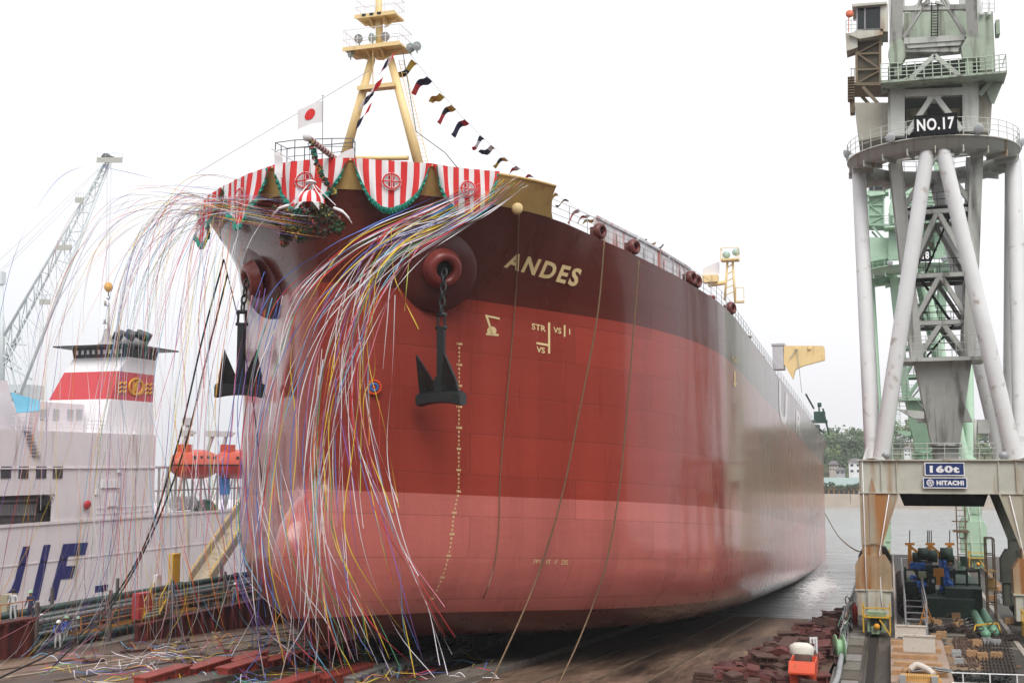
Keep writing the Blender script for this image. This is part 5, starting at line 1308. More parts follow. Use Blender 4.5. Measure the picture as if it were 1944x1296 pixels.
# =========================================================== bow decorations
RED_ = mat('cloth_red', (.62, .022, .022), .8, var=.06); WHT_ = mat('cloth_white', (.74, .72, .73), .8, var=.04); TEAL_ = mat('cloth_teal', (.02, .27, .20), .8, var=.12)
def px_of(v):
    q = CM.transposed() @ (Vector(v) - CO); return 972 + F * q.x / -q.z, 648 - F * q.y / -q.z
def bowpt(tau, h): return hullpt(abs(tau), h, 1 if tau >= 0 else -1)
def solve(px, lo, hi):
    best = min([lo + (hi - lo) * k / 400 for k in range(401)], key=lambda t: abs(px_of(bowpt(t, 21.55))[0] - px)); return best
J = [solve(944, 0, 5.5), solve(818, 0, 5.5), solve(665, 0, 3), solve(521, -3, 0), solve(428, -4, -.3), -5.4]
def outn(tau, h=21.3):
    a, b_ = bowpt(tau - .02, h), bowpt(tau + .02, h); d = (b_ - a); d.z = 0; n = Vector((d.y, -d.x, 0)).normalized()
    return n if n.dot(bowpt(tau, h) - Vector((CX, Y0 + 8, 0))) > 0 else -n
def arcsamp(t0, t1, n):
    # even spacing along the rail
    N_ = 300; P_ = [bowpt(t0 + (t1 - t0) * k / N_, 21.55) for k in range(N_ + 1)]; L_ = [0]
    for a, b_ in zip(P_, P_[1:]): L_.append(L_[-1] + (b_ - a).length)
    o = []; j = 0
    for i in range(n + 1):
        tgt = L_[-1] * i / n
        while j < N_ and L_[j + 1] < tgt - 1e-9: j += 1
        o.append(t0 + (t1 - t0) * j / N_)
    return o
def outs(tau, h=21.3):
    # blended normal so the cloth does not kink at the stem
    return (outn(tau - .35, h) * 0 + (bowpt(tau, h) - Vector((CX, Y0 + 5, bowpt(tau, h).z))).normalized() * .6 + outn(tau, h) * .4).normalized()
lab = ['striped red and white scalloped banner at the right end of the bow rail', 'striped banner second from the right end of the bow rail, behind flying streamers', 'striped banner at the middle of the bow behind the hanging ball', 'striped banner left of the middle one on the bow rail', 'foreshortened striped banner wrapping the far left of the bow']
for bi in range(5):
    t0, t1 = J[bi], J[bi + 1]; NS = 13; n = NS * 4; ts = arcsamp(t0, t1, n); NV = 12
    def cloth(u, v, ts=ts, n=n, bi=bi):
        i = min(n, max(0, int(round(u * n)))); t = ts[i]; p = bowpt(t, 21.55); o = outs(t)
        D = .12 + 2.15 * math.sin(math.pi * min(1, max(0, u))) ** .78
        rip = (.05 * math.sin(u * 46 + bi) + .07 * math.sin(u * 23 + v * 3 + bi * 1.7)) * (.3 + .7 * v) + .20 * v * math.sin(math.pi * u) * (.5 + .5 * math.sin(u * 7 + bi * 2))
        c_ = bowpt(ts[n // 2], 21.55); pull = (c_ - p) * (.10 * v * v); pull.z = -.10 * math.sin(u * 9 + bi) * v
        return p + o * (.16 + rip) + pull + Vector((0, 0, .08 - D * v - .05 * math.sin(math.pi * u)))
    T = thing('striped_banner', lab[bi], 'banner', tuple(cloth(.5, 0)), 'banners hung round the bow')
    g = MB(); g.smooth = True
    for s_ in range(NS):
        g.cur = s_ % 2; g.grid([[cloth((s_ * 4 + k) / n, v / NV) for v in range(NV + 1)] for k in range(5)])
    CL = g.build('cloth', [RED_, WHT_], T)
    g = MB(); rows = []
    for i in range(n * 2 + 1):
        u = i / (n * 2); p = cloth(round(u * n) / n, 1.0); o = outs(ts[min(n, int(round(u * n)))]); z_ = .09 * (1 if i % 2 else -1)
        q = cloth(u, 0); dn = .20 if .02 < u < .98 else .1
        rows.append([p + o * (.03 + z_ * .3) + Vector((0, 0, .05)), p + o * (.06 + z_) + Vector((0, 0, -dn * .5)), p + o * (.05 - z_ * .6) + Vector((0, 0, -dn - abs(z_) * .5))])
    g.grid(rows); g.build('frill', TEAL_, CL)
    # emblem: red ring and cross on white edging
    for nm, m_, w_, off in (('emblem', WHT_, .115, .06), ('emblem', RED_, .06, .085)):
        g = MB(); um = .5; cz = .62
        def ep(a, b_): # a along, b up, metres
            Lb = 3.3; u = um + a / Lb; i = u * n; k = min(n - 1, int(i)); f = i - k; p0, p1 = cloth(k / n, .35), cloth((k + 1) / n, .35); p = p0.lerp(p1, f); z = bowpt(ts[k], 21.55).z
            vv = .95; return Vector((p.x, p.y, z - vv + b_)) + outs(ts[k]) * (off + .05)
        N_ = 28; ro = []
        for k in range(N_): a = 2 * math.pi * k / N_; ro.append([ep(math.cos(a) * (.34 + w_ / 2), math.sin(a) * (.34 + w_ / 2)), ep(math.cos(a) * (.34 - w_ / 2), math.sin(a) * (.34 - w_ / 2))])
        ro.append(ro[0]); g.grid(ro)
        for d1, d2 in (((1, 0), (0, 1)), ((0, 1), (1, 0))):
            e = .40; hw = w_ * .42
            g.grid([[ep(d1[0] * t + d2[0] * s2, d1[1] * t + d2[1] * s2) for s2 in (-hw, hw)] for t in (-e, -e / 2, 0, e / 2, e)])
        g.build(nm, m_, CL)
# ---- striped spar with its white ball
T = thing('striped_spar', 'candy-striped pole with a white knob jutting up over the bow rail', 'pole', tuple(Z(640, 304, 52.3)))
a, b_ = Z(583, 260, 50.2), Z(642, 306, 52.6); g = MB(); n = 24
for k in range(n): g.cur = k % 2; g.tube(a.lerp(b_, k / n), a.lerp(b_, (k + 1) / n), .125 + .01 * (k % 2), n=12)
g.build('spar', [mat('spar_maroon', (.25, .05, .05), .6), mat('spar_pale', (.55, .42, .40), .6)], T)
g = MB(); g.lathe([(0, -.2), (.14, -.16), (.2, 0), (.14, .16), (0, .2)], a, (0, 0, 1), 16); g.build('knob', WHT_, T)
GARL = [mat('garland_green', (.025, .085, .03), .8, var=.4, scale=3), mat('garland_dark', (.035, .03, .02), .8, var=.4, scale=3), mat('garland_red', (.25, .04, .03), .8, var=.3, scale=3), mat('garland_multi', (.4, .3, .05), .8, var=.4, scale=3), mat('garland_teal', (.03, .22, .19), .8)]
g = MB(); rnd = random.Random(4)
for k in range(60):
    t = k / 59; p = Z(588 + 48 * t, 268 + 95 * t + 18 * math.sin(t * 3), 50.3 - .5 * t); g.cur = rnd.randrange(5); leafball(g, p, .13, 5, .07, rnd)
tag(g.build('ribbon_garland', GARL), 'multicoloured paper garland hanging from the striped pole', 'garland')
# ---- burst hanging ball with its garland
bc = Z(590, 392, 49.4)
T = thing('hanging_ball', 'red and white ceremonial ball burst open over a tangle of dark garland at the stem', 'ceremonial ball', tuple(bc))
g = MB(); n = 18; rows = []
for k in range(n + 1):
    a = 2 * math.pi * k / n; rows.append([bc + Vector((math.cos(a) * .62 * math.cos(e), math.sin(a) * .62 * math.cos(e), .08 + .62 * math.sin(e))) for e in [j * math.pi / 12 for j in range(7)]])
g.smooth = True
for k in range(n): g.cur = k % 2; g.grid([rows[k], rows[k + 1]])
g.build('dome', [RED_, WHT_], T)
for k in range(6):
    a = 2 * math.pi * k / 6 + .3; d = Vector((math.cos(a), math.sin(a), 0)); g = MB(); s_ = d.cross(Vector((0, 0, 1)))
    b0 = bc + d * .6 + Vector((0, 0, .1)); g.add([b0 - s_ * .16, b0 + s_ * .16, b0 + d * .45 + Vector((0, 0, -.45)), b0 + d * .05 + Vector((0, 0, -.05))], [(0, 1, 2), (0, 2, 3), (1, 3, 2)]); g.build('petal', WHT_, T)
g = MB(); apex = Z(590, 344, 49.6)
for k in range(5): a = 2 * math.pi * k / 5 + .5; g.tube(apex, bc + Vector((math.cos(a) * 1.15, math.sin(a) * .7, .05)), .022, n=5)
g.lathe([(0, .08), (.2, 0), (.26, -.08), (0, -.1)], apex, (0, 0, 1), 12); g.build('suspension_cord', WHT_, T)
g = MB(); g.tube(apex, Z(586, 262, 50.2), .015, n=4); g.build('hanging_line', DARK, T)
g = MB(); rnd = random.Random(6)
blobs = [(590, 408, .55), (560, 412, .5), (545, 425, .4), (615, 405, .5), (628, 418, .45), (600, 428, .55), (575, 425, .5), (560, 435, .4), (590, 440, .4), (640, 430, .35), (545, 405, .35), (530, 400, .3), (575, 448, .28), (545, 448, .28), (540, 462, .18), (612, 440, .35), (528, 418, .25)]
for x, y, r_ in blobs:
    for j in range(5): g.cur = rnd.choice([0, 0, 1, 1, 1, 2, 3 if rnd.random() < .3 else 1, 4 if rnd.random() < .4 else 2]); leafball(g, Z(x + rnd.uniform(-4, 4), y + rnd.uniform(-4, 4), 49.5 + rnd.uniform(-.35, .3)), r_, 26, .055, rnd)
g.build('garland', GARL, T)
for pts in ([(548, 390, 49.3), (530, 396, 49.0), (522, 404, 49.0), (516, 412, 49.2)], [(634, 395, 49.2), (650, 402, 49.0), (660, 412, 49.0), (668, 424, 49.2)]):
    g = MB(); g.path(crom([Z(*p) for p in pts], 5), [.07] * 6 + [.05] * 6 + [.03] * 4, 7); g.build('white_hoop', WHT_, T)
# ---- flags
CB_ = {'r': RED_, 'w': WHT_, 'y': mat('cloth_yellow', (.62, .43, .04), .8), 'b': mat('cloth_navy', (.018, .022, .085), .8), 'k': mat('cloth_black', (.018, .02, .03), .8)}
def flag(P_, hoist, fly, W_, H_, cols, seed, label, name='signal_flag', cat='flag', group=None, rows_=1, ph=0, amp=.2, disc=False):
    g = MB(); NU, NV_ = 12, 6; hoist = hoist.normalized(); fly = fly.normalized(); nrm = hoist.cross(fly).normalized(); r = random.Random(seed); ph = r.random() * 6
    tp = r.choice([0, .25, .75, .85]) if group and 'line' in group else 0; fly = (fly + Vector((r.uniform(-.1, .35), 0, -r.uniform(0, .6))) * (1 if group else 0)).normalized()
    def fpnt(u, v):
        sag = Vector((0, 0, -1)) * (u ** 1.6) * W_ * .30
        return P_ + hoist * ((.5 + (v - .5) * (1 - tp * u)) * H_ * (1 - .12 * u)) + fly * (u * W_) + nrm * amp * W_ * math.sin(u * 6 + ph + v) * u ** .6 + sag
    g.smooth = True; nc = len(cols)
    for i in range(NU):
        for j in range(NV_):
            ci = cols[min(nc - 1, int((i + .5) / NU * nc))] if rows_ == 1 else cols[min(nc - 1, int((j + .5) / NV_ * nc))]
            g.cur = 'rwybk'.index(ci)
            g.add([fpnt(i / NU, j / NV_), fpnt((i + 1) / NU, j / NV_), fpnt((i + 1) / NU, (j + 1) / NV_), fpnt(i / NU, (j + 1) / NV_)], [(0, 1, 2, 3)])
    o = g.build(name, [CB_[k] for k in 'rwybk'], None, origin=P_)
    tag(o, label, cat, group); return o, fpnt
def cen(px, py): return C(px, py, CX)
# Japanese flag on its staff
fs0, fs1 = Z(612, 318, 52.5), Z(613, 182, 52.5)
T = thing('flagstaff', 'thin staff on the bow rail flying the white flag with a red disc', 'flagpole', tuple(fs0))
g = MB(); g.tube(fs0, fs1, .028, .02, 6); g.lathe([(0, -.05), (.05, 0), (0, .05)], fs1, (0, 0, 1), 8); g.build('staff', GREYM, T)
P_ = Z(612, 233, 52.5); o, fpn = flag(P_, Vector((0, 0, 1)), Vector((-1, -.25, .06)), 1.15, 1.0, 'w', 2, 'white flag with a red disc flying left from the bow staff', 'national_flag', 'flag', amp=.07)
g = MB(); 
for s_ in (1, -1):
    rr_ = []
    for k in range(21):
        a = 2 * math.pi * k / 20; p0 = fpn(.5 + .22 * math.cos(a), .5 + .27 * math.sin(a)); p1 = fpn(.5, .5); rr_.append([p0 + Vector((0, -.02 * s_, 0)), p1 + Vector((0, -.03 * s_, 0))])
    g.grid(rr_)
dd = g.build('red_disc', RED_, None, origin=(0, 0, 0)); dd.parent = o; dd.location = -o.location
# stays
g = MB(); g.tube(Z(700, 135, 58), Z(372, 330, 58), .014, n=4); tag(g.build('stay_wire', GREYM), 'thin stay running from the foremast down to the left side of the bow', 'wire')
g = MB(); g.path([Z(765, 100, 58.2), Z(790, 250, 57.5), Z(845, 290, 56.5), Z(868, 318, 54.6)], .02, 4); tag(g.build('stay_wire', DARK), 'dark stay from the foremast to the right end of the banners', 'wire')
# dressing line with signal flags
LN = [(779, 104), (845, 185), (895, 240), (960, 300), (1020, 343), (1080, 385), (1150, 424), (1210, 447), (1260, 463), (1378, 486)]
LP = [cen(*p) for p in LN]
g = MB(); g.path(crom(LP, 5), .014, 4); tag(g.build('dressing_line', GREYM), 'thin line of signal flags from the foremast down to the far deck mast', 'rope')
FL = [(790, 120, 'yky', 'yellow and black banded', 1.35), (818, 152, 'bbr', 'navy flag with red tip, third from the mast top,', 1.0), (842, 183, 'yy', 'narrow yellow', .7), (863, 205, 'ykr', 'yellow, black and red', 1.0), (888, 232, 'rbb', 'red edged navy', .95), (917, 262, 'bwr', 'navy, white and red', .85),
      (938, 280, 'wbb', 'white and navy tailed', .9), (962, 303, 'yky', 'black crossed yellow', .85), (984, 318, 'wrw', 'white, red-striped', .9), (1010, 334, 'rw', 'red and white swallow', .95), (1035, 352, 'bwb', 'navy and white', 1.0), (1058, 368, 'yy', 'plain yellow', .9), (1078, 380, 'byb', 'black and yellow', 1.0),
      (1099, 398, 'wr', 'white and red', 1.1), (1117, 408, 'wrw', 'pale red-striped', 1.0), (1132, 414, 'yy', 'bright yellow', 1.2), (1150, 424, 'wb', 'white and dark', 1.0), (1168, 432, 'kk', 'black', 1.3), (1188, 440, 'ro', 'red and orange', 1.1), (1208, 447, 'wk', 'white and black', 1.1), (1226, 453, 'ky', 'black and yellow small', 1.2), (1243, 459, 'yk', 'yellow and black small', 1.2), (1258, 463, 'kk', 'dark last', 1.4)]
for i, (x, y, cols, nm, sz) in enumerate(FL):
    cols = cols.replace('o', 'y'); P_ = cen(x, y); nx = cen(x + 6, y + 5); ho = (P_ - nx)
    flag(P_ + (nx - P_) * .5, ho, Vector((-.96, -.2, -.10)), 1.05 * sz, .9, cols, i, ('%s signal flag on the line, number %d down from the foremast' % (nm, i + 1)) if i != 1 else 'navy signal flag with a red tip, second down the line from the foremast', group='signal flags on the dressing line')
# flags gathered on the mast
for i, (x, y, cols, nm) in enumerate([(745, 112, 'rwbr', 'red, white and navy flag wrapped at the mast crosstree'), (708, 182, 'bbw', 'navy and white flag flying under the small mast platform'), (722, 162, 'rw', 'narrow red flag over the small mast platform'), (700, 212, 'rwb', 'lowest red, white and navy flag beside the left mast leg')]):
    flag(A(x, y, 53.6), Vector((.4, 0, 1)), Vector((-.9, -.1, -.55)), .95, .5, cols, 40 + i, nm, group='flags on the foremast')
flag(Z(672, 304, 52.2), Vector((0, 0, 1)), Vector((-1, 0, 0)), 1.0, .55, 'w', 77, 'white flag drooping by the bow rail right of the striped pole', amp=.05)
g = MB(); a, b_ = Z(515, 282, 52.2), Z(558, 306, 52.6); g.tube(a, b_, .03, n=6); tag(g.build('flag_pole', WHITE), 'short white pole leaning over the left of the bow rail', 'pole')
flag(Z(520, 284, 52.2) + Vector((0, 0, -.1)), Vector((1, 0, -.5)), Vector((.1, 0, -1)), .8, .5, 'w', 78, 'white pennant hanging from the leaning pole at the bow rail', amp=.05)
# house flag at the far mast
flag(A(1366, 520, 150), Vector((0, 0, 1)), Vector((-1, 0, 0)), 2.2, 1.6, 'w', 79, 'small white flag beside the far yellow mast', amp=.05)
# ---- orange and blue float ring hung on the shell
WC = hit(710, 735, .0); T = thing('float_wreath', 'small round wreath of orange and blue buoys lying against the red bow', 'wreath', tuple(WC)); nn = (CO - WC).normalized()
g = MB(); rnd = random.Random(2); u = nn.orthogonal().normalized(); v = nn.cross(u)
for k in range(16):
    a = k * math.pi / 8
    for r_, c in ((.30, 0), (.16, 1)): p = WC + nn * .14 + (u * math.cos(a) + v * math.sin(a)) * r_; g.cur = c; g.lathe([(0, -.07), (.07, -.03), (.075, .02), (0, .08)], p, nn, 7)
g.build('buoys', [mat('buoy_orange', (.75, .10, .02), .5), mat('buoy_blue', (.06, .16, .45), .5)], T)
g = MB(); g.lathe([(0, 0), (.1, 0), (.1, .1), (0, .12)], WC + nn * .05, nn, 10); g.build('hub', RED_, T)
# =========================================================== streamers
SC = {'white': (.78, .76, .80), 'yellow': (.78, .58, .06), 'red': (.62, .05, .06), 'pink': (.75, .25, .36), 'blue': (.08, .17, .52), 'green': (.10, .36, .16), 'purple': (.25, .12, .42), 'orange': (.75, .27, .05), 'sky blue': (.16, .42, .66), 'lime': (.55, .62, .12)}
SM = {k: mat('streamer_' + k.replace(' ', '_'), v, .7, var=.03) for k, v in SC.items()}
NAMES = list(SC)
CNT = [0]
def strand(pts, col, place, grp, r=.02, n=6):
    g = MB(); g.path(crom(pts, n), r * .88, 2, tw=.11 + (CNT[0] % 7) * .05); o = g.build('paper_streamer', SM[col], None, origin=pts[0])
    tag(o, '%s paper streamer %s' % (col, place), 'streamer', '%s streamers %s' % (col, grp)); CNT[0] += 1
EXTRA = MB()
def bundle(ctrl, count, place, grp, seed, weights=None, wav=.12, cut=.25, rad=(.014, .024), extra=0):
    r = random.Random(seed)
    for i in range(count + extra):
        jx, jy = r.gauss(0, 1), r.gauss(0, 1); jd = r.uniform(-.5, .5); ph = r.random() * 6; fr = r.uniform(.7, 1.5); sp = r.uniform(.85, 1.15); jx2 = r.gauss(0, 1)
        N_ = len(ctrl); last = N_ if r.random() > cut else max(3, N_ - r.randint(1, 2)); pts = []
        for k in range(last):
            x, y, d, sx_, sy_ = ctrl[k]; t = k / (N_ - 1)
            xx = x + (jx * (1 - t) + jx2 * t) * sx_ + math.sin(ph + k * fr) * sx_ * .35; yy = y + jy * sy_ + math.cos(ph * 1.3 + k * fr) * sy_ * .25
            xx += r.gauss(0, 1) * (2 + 5 * t) * (1 if k else 0); pts.append(Z(xx, yy, d + jd * (.3 + t)))
        # keep above ground
        for p in pts:
            gz = slipz(p.y) + .05 if p.x > -43.5 else 1.05
            if p.z < gz: p.z = gz + r.random() * .1
        col = r.choice(weights or NAMES)
        if i < count: strand(pts, col, place, grp, r.uniform(*rad))
        else: EXTRA.cur = NAMES.index(col); EXTRA.path(crom(pts, 5), r.uniform(*rad) * .9, 2, tw=.2)
W1 = ['white', 'white', 'white', 'yellow', 'yellow', 'red', 'red', 'blue', 'pink', 'purple', 'orange', 'sky blue', 'green', 'white']
pl1 = 'in the sheaf sweeping down from the right-hand banners'
# lower right sheaf: from the aft end of the banners
bundle([(968, 348, 54.0, 16, 5), (908, 398, 51.6, 12, 7), (835, 440, 49.4, 14, 10), (760, 478, 48.2, 26, 18), (700, 545, 47.8, 32, 22), (655, 640, 47.6, 36, 28), (622, 760, 47.5, 34, 24), (608, 900, 47.4, 30, 24), (612, 1040, 47.3, 26, 20), (630, 1160, 47.6, 42, 24), (650, 1255, 48.5, 60, 24)], 28, pl1, 'from the right-hand banners', 1, W1)
# upper sheaf: from the middle banners
bundle([(905, 358, 52.8, 16, 5), (832, 396, 50.2, 18, 8), (750, 436, 48.6, 24, 12), (662, 490, 47.9, 34, 20), (580, 565, 47.6, 36, 26), (535, 660, 47.5, 36, 28), (508, 780, 47.5, 36, 28), (500, 920, 47.5, 36, 26), (520, 1060, 47.5, 50, 26), (545, 1180, 47.8, 70, 24), (560, 1270, 48.8, 80, 22)], 22, 'blown from the middle banners across the stem', 'from the middle banners', 2, W1)
# between: short loose ones over the dark flare
bundle([(900, 372, 52.6, 26, 8), (820, 415, 50.0, 24, 10), (750, 440, 48.7, 20, 14), (700, 500, 48.2, 18, 16), (672, 590, 47.9, 20, 20), (660, 700, 47.8, 26, 24), (668, 830, 47.7, 30, 24), (700, 980, 47.6, 40, 26), (745, 1120, 47.8, 50, 26), (780, 1230, 49.2, 60, 20)], 14, 'falling loosely over the red bow right of the stem', 'right of the stem', 3, W1, cut=.5)
# long single arcs over the red shell
for k, (col, pts) in enumerate([('white', [(750, 560), (745, 700), (735, 860), (760, 1000), (800, 1120), (835, 1225), (850, 1280)]), ('white', [(735, 500), (700, 600), (690, 720), (720, 900), (770, 1060), (812, 1150), (835, 1262)]), ('yellow', [(700, 560), (712, 700), (690, 760), (700, 900), (730, 1050), (765, 1170), (788, 1285)]),
                                ('sky blue', [(712, 560), (700, 680), (702, 780), (730, 940), (757, 1060), (765, 1180), (780, 1250)]), ('yellow', [(742, 430), (748, 520), (768, 570), (795, 625)]), ('lime', [(778, 470), (774, 520), (768, 590)]), ('white', [(850, 400), (790, 450), (745, 530), (735, 610), (727, 700)]),
                                ('red', [(720, 760), (722, 900), (735, 1030), (742, 1100)]), ('orange', [(690, 580), (700, 700), (701, 845)]), ('lime', [(690, 650), (686, 800), (684, 935)])]):
    strand([Z(x, y, 48.0 if y < 1150 else 49.5) for x, y in pts], col, 'trailing alone down the red shell', 'alone on the shell %d' % (k if col == 'red' else 0), .022)
# left of the stem: threads going left from the ball over the flare
bundle([(600, 425, 49.3, 20, 14), (520, 415, 48.6, 20, 14), (440, 400, 48.2, 20, 14), (370, 385, 47.8, 20, 14), (290, 375, 47.5, 24, 20), (215, 400, 47.2, 30, 30), (150, 470, 47.0, 34, 40), (105, 600, 47.0, 36, 44), (80, 780, 47.0, 44, 44), (60, 960, 47.2, 55, 44), (50, 1120, 48.0, 60, 30), (40, 1230, 50.5, 60, 20)], 18, 'arching from the hanging ball out over the left side', 'arching far left', 4, W1, rad=(.006, .011), cut=.4)
bundle([(480, 390, 48.9, 40, 14), (400, 390, 48.4, 26, 14), (330, 405, 48.0, 30, 24), (280, 470, 47.8, 36, 34), (250, 590, 47.6, 40, 44), (225, 760, 47.6, 48, 44), (210, 930, 47.6, 56, 44), (200, 1090, 48.0, 60, 34), (190, 1200, 50.0, 70, 22), (175, 1262, 51.5, 90, 14)], 30, 'curving down in the loose curtain before the ferry', 'in the left curtain', 5, W1 + ['white', 'white'], rad=(.008, .014))
bundle([(420, 400, 49.0, 36, 22), (400, 470, 48.5, 34, 20), (375, 600, 48.2, 42, 34), (355, 760, 48.0, 46, 44), (345, 920, 48.0, 50, 44), (350, 1060, 48.2, 56, 34), (350, 1170, 49.4, 66, 26), (340, 1250, 51.0, 90, 16)], 30, 'hanging nearly straight down between ferry and bow', 'left of the bow', 6, W1 + ['white', 'white', 'lime'], rad=(.009, .016))
bundle([(500, 560, 48.3, 30, 20), (470, 700, 48.0, 34, 30), (455, 860, 47.8, 36, 34), (450, 1000, 47.8, 46, 34), (460, 1110, 48.2, 56, 24), (470, 1200, 49.4, 70, 20), (470, 1262, 50.6, 90, 14)], 14, 'hanging before the left edge of the red hull', 'at the hull edge', 7, W1)
EXTRA_N = 0
bundle([(620, 700, 47.2, 26, 30), (600, 860, 47.1, 22, 30), (598, 1000, 47.1, 30, 30), (600, 1110, 47.3, 44, 30), (600, 1200, 48.0, 66, 24), (590, 1275, 49.0, 90, 14)], 9, 'bunched together down the stem line', 'bunched down the stem', 8, W1)
# crossing, tangled on the ground
r = random.Random(21)
for i in range(300 - CNT[0] if CNT[0] < 300 else 0):
    if i >= 40: break
    x, y = r.uniform(60, 860), r.uniform(1235, 1290); pts = []
    ang = r.uniform(-.5, .5); p = GS(x, y, .08)
    for k in range(6): pts.append(p + Vector((math.cos(ang) * k * .8 + r.uniform(-.3, .3), math.sin(ang) * k * .8 + r.uniform(-.5, .5), 0))); pts[-1].z = slipz(pts[-1].y) + .07 + (r.random() ** 3) * .6
    pts = [q for q in pts if q.x > -43.2] 
    if len(pts) > 2: strand(pts, r.choice(W1), 'fallen on the slipway floor', 'lying on the slipway', .016, 4)
bundle([(450, 395, 49.0, 60, 18), (360, 400, 48.4, 50, 24), (300, 520, 48.0, 70, 40), (270, 740, 47.8, 90, 50), (255, 950, 47.8, 100, 50), (250, 1130, 48.6, 120, 40), (240, 1240, 51.2, 140, 20)], 0, '', '', 9, W1 + ['white'], rad=(.007, .013), extra=40)
bundle([(890, 362, 53.0, 30, 5), (800, 415, 50.0, 30, 12), (700, 468, 48.3, 30, 20), (625, 550, 47.8, 34, 30), (580, 680, 47.6, 44, 40), (565, 850, 47.5, 50, 40), (575, 1020, 47.5, 66, 40), (595, 1160, 47.9, 90, 30), (600, 1262, 49.0, 110, 20)], 0, '', '', 10, W1, extra=6)
r = random.Random(99)
for i in range(150):
    x, y = r.uniform(40, 870), r.uniform(1215, 1296); p = GS(x, y, .08); ang = r.uniform(-3.1, 3.1); pts = []
    for k in range(7): ang += r.uniform(-.8, .8); p = p + Vector((math.cos(ang) * .5, math.sin(ang) * .6, 0)); pts.append(Vector((p.x, p.y, slipz(p.y) + .06 + (r.random() ** 4) * .5)))
    if all(q.x > -43.2 for q in pts): EXTRA.cur = NAMES.index(r.choice(W1)); EXTRA.path(crom(pts, 4), .016, 2, tw=.15)
st = EXTRA.build('paper_streamers', [SM[k] for k in NAMES]); stuff(st, 'mass of thin coloured paper streamers blowing down from the bow', 'streamers')
# =========================================================== ropes
def rope(pts, r_, m_, label, n=8):
    g = MB(); g.path(crom(pts, n), r_, 6); tag(g.build('rope', m_), label, 'rope')
rope([Z(1148, 452, 58.6), Z(1134, 600, 58.0), Z(1100, 780, 57.4), Z(1062, 960, 56.8), Z(1010, 1120, 56.3), GS(925, 1310, .05)], .042, ROPE, 'brown mooring rope hanging from the forward red fairlead to the slipway')
rope([Z(1213, 495, 60.4), Z(1205, 600, 60.0), Z(1192, 760, 59.4), Z(1174, 940, 58.8), Z(1148, 1080, 58.3), Z(1105, 1200, 57.6), GS(1055, 1310, .05)], .042, ROPE, 'brown mooring rope hanging from the second fairlead')
rope([hit(983, 400, .12), hit(977, 560, .1), hit(960, 760, .1), hit(948, 900, .1), hit(945, 1000, .1), hit(935, 1075, .12), Z(915, 1140, 56.8), GS(885, 1190, .6)], .028, ROPE, 'thin dark line running down the shell from the yellow bulwark boss')
rope([Z(425, 492, 60), Z(385, 640, 60.5), Z(335, 850, 61), Z(262, 1060, 61), Z(150, 1205, 60), GS(-20, 1296, .1)], .05, BLK, 'black mooring rope slanting from the hull far down to the left corner')
rope([Z(432, 520, 60.4), Z(392, 680, 61), Z(350, 850, 61.5), Z(290, 1010, 62), Z(215, 1145, 61), GS(100, 1265, .1)], .05, BLK, 'second black mooring rope inside the first one on the left')
rope([Z(425, 492, 60), Z(455, 620, 59.6), Z(480, 760, 59.3), Z(500, 930, 59), Z(530, 1090, 57)], .03, BLK, 'thin black line dropping from the left hull edge behind the anchor')
rope([A(1566, 974, 172), A(1590, 1015, 150), A(1618, 1040, 120), A(1640, 1048, 92)], .06, ROPE, 'slack line from the ship side to the foot of the grey crane')
rope([GS(885, 1190, .6), GS(850, 1175, 1.0), GS(800, 1175, .9), GS(740, 1205, .2)], .03, mat('rope_green', (.05, .30, .22), .8), 'thin green line on the ground under the bow')
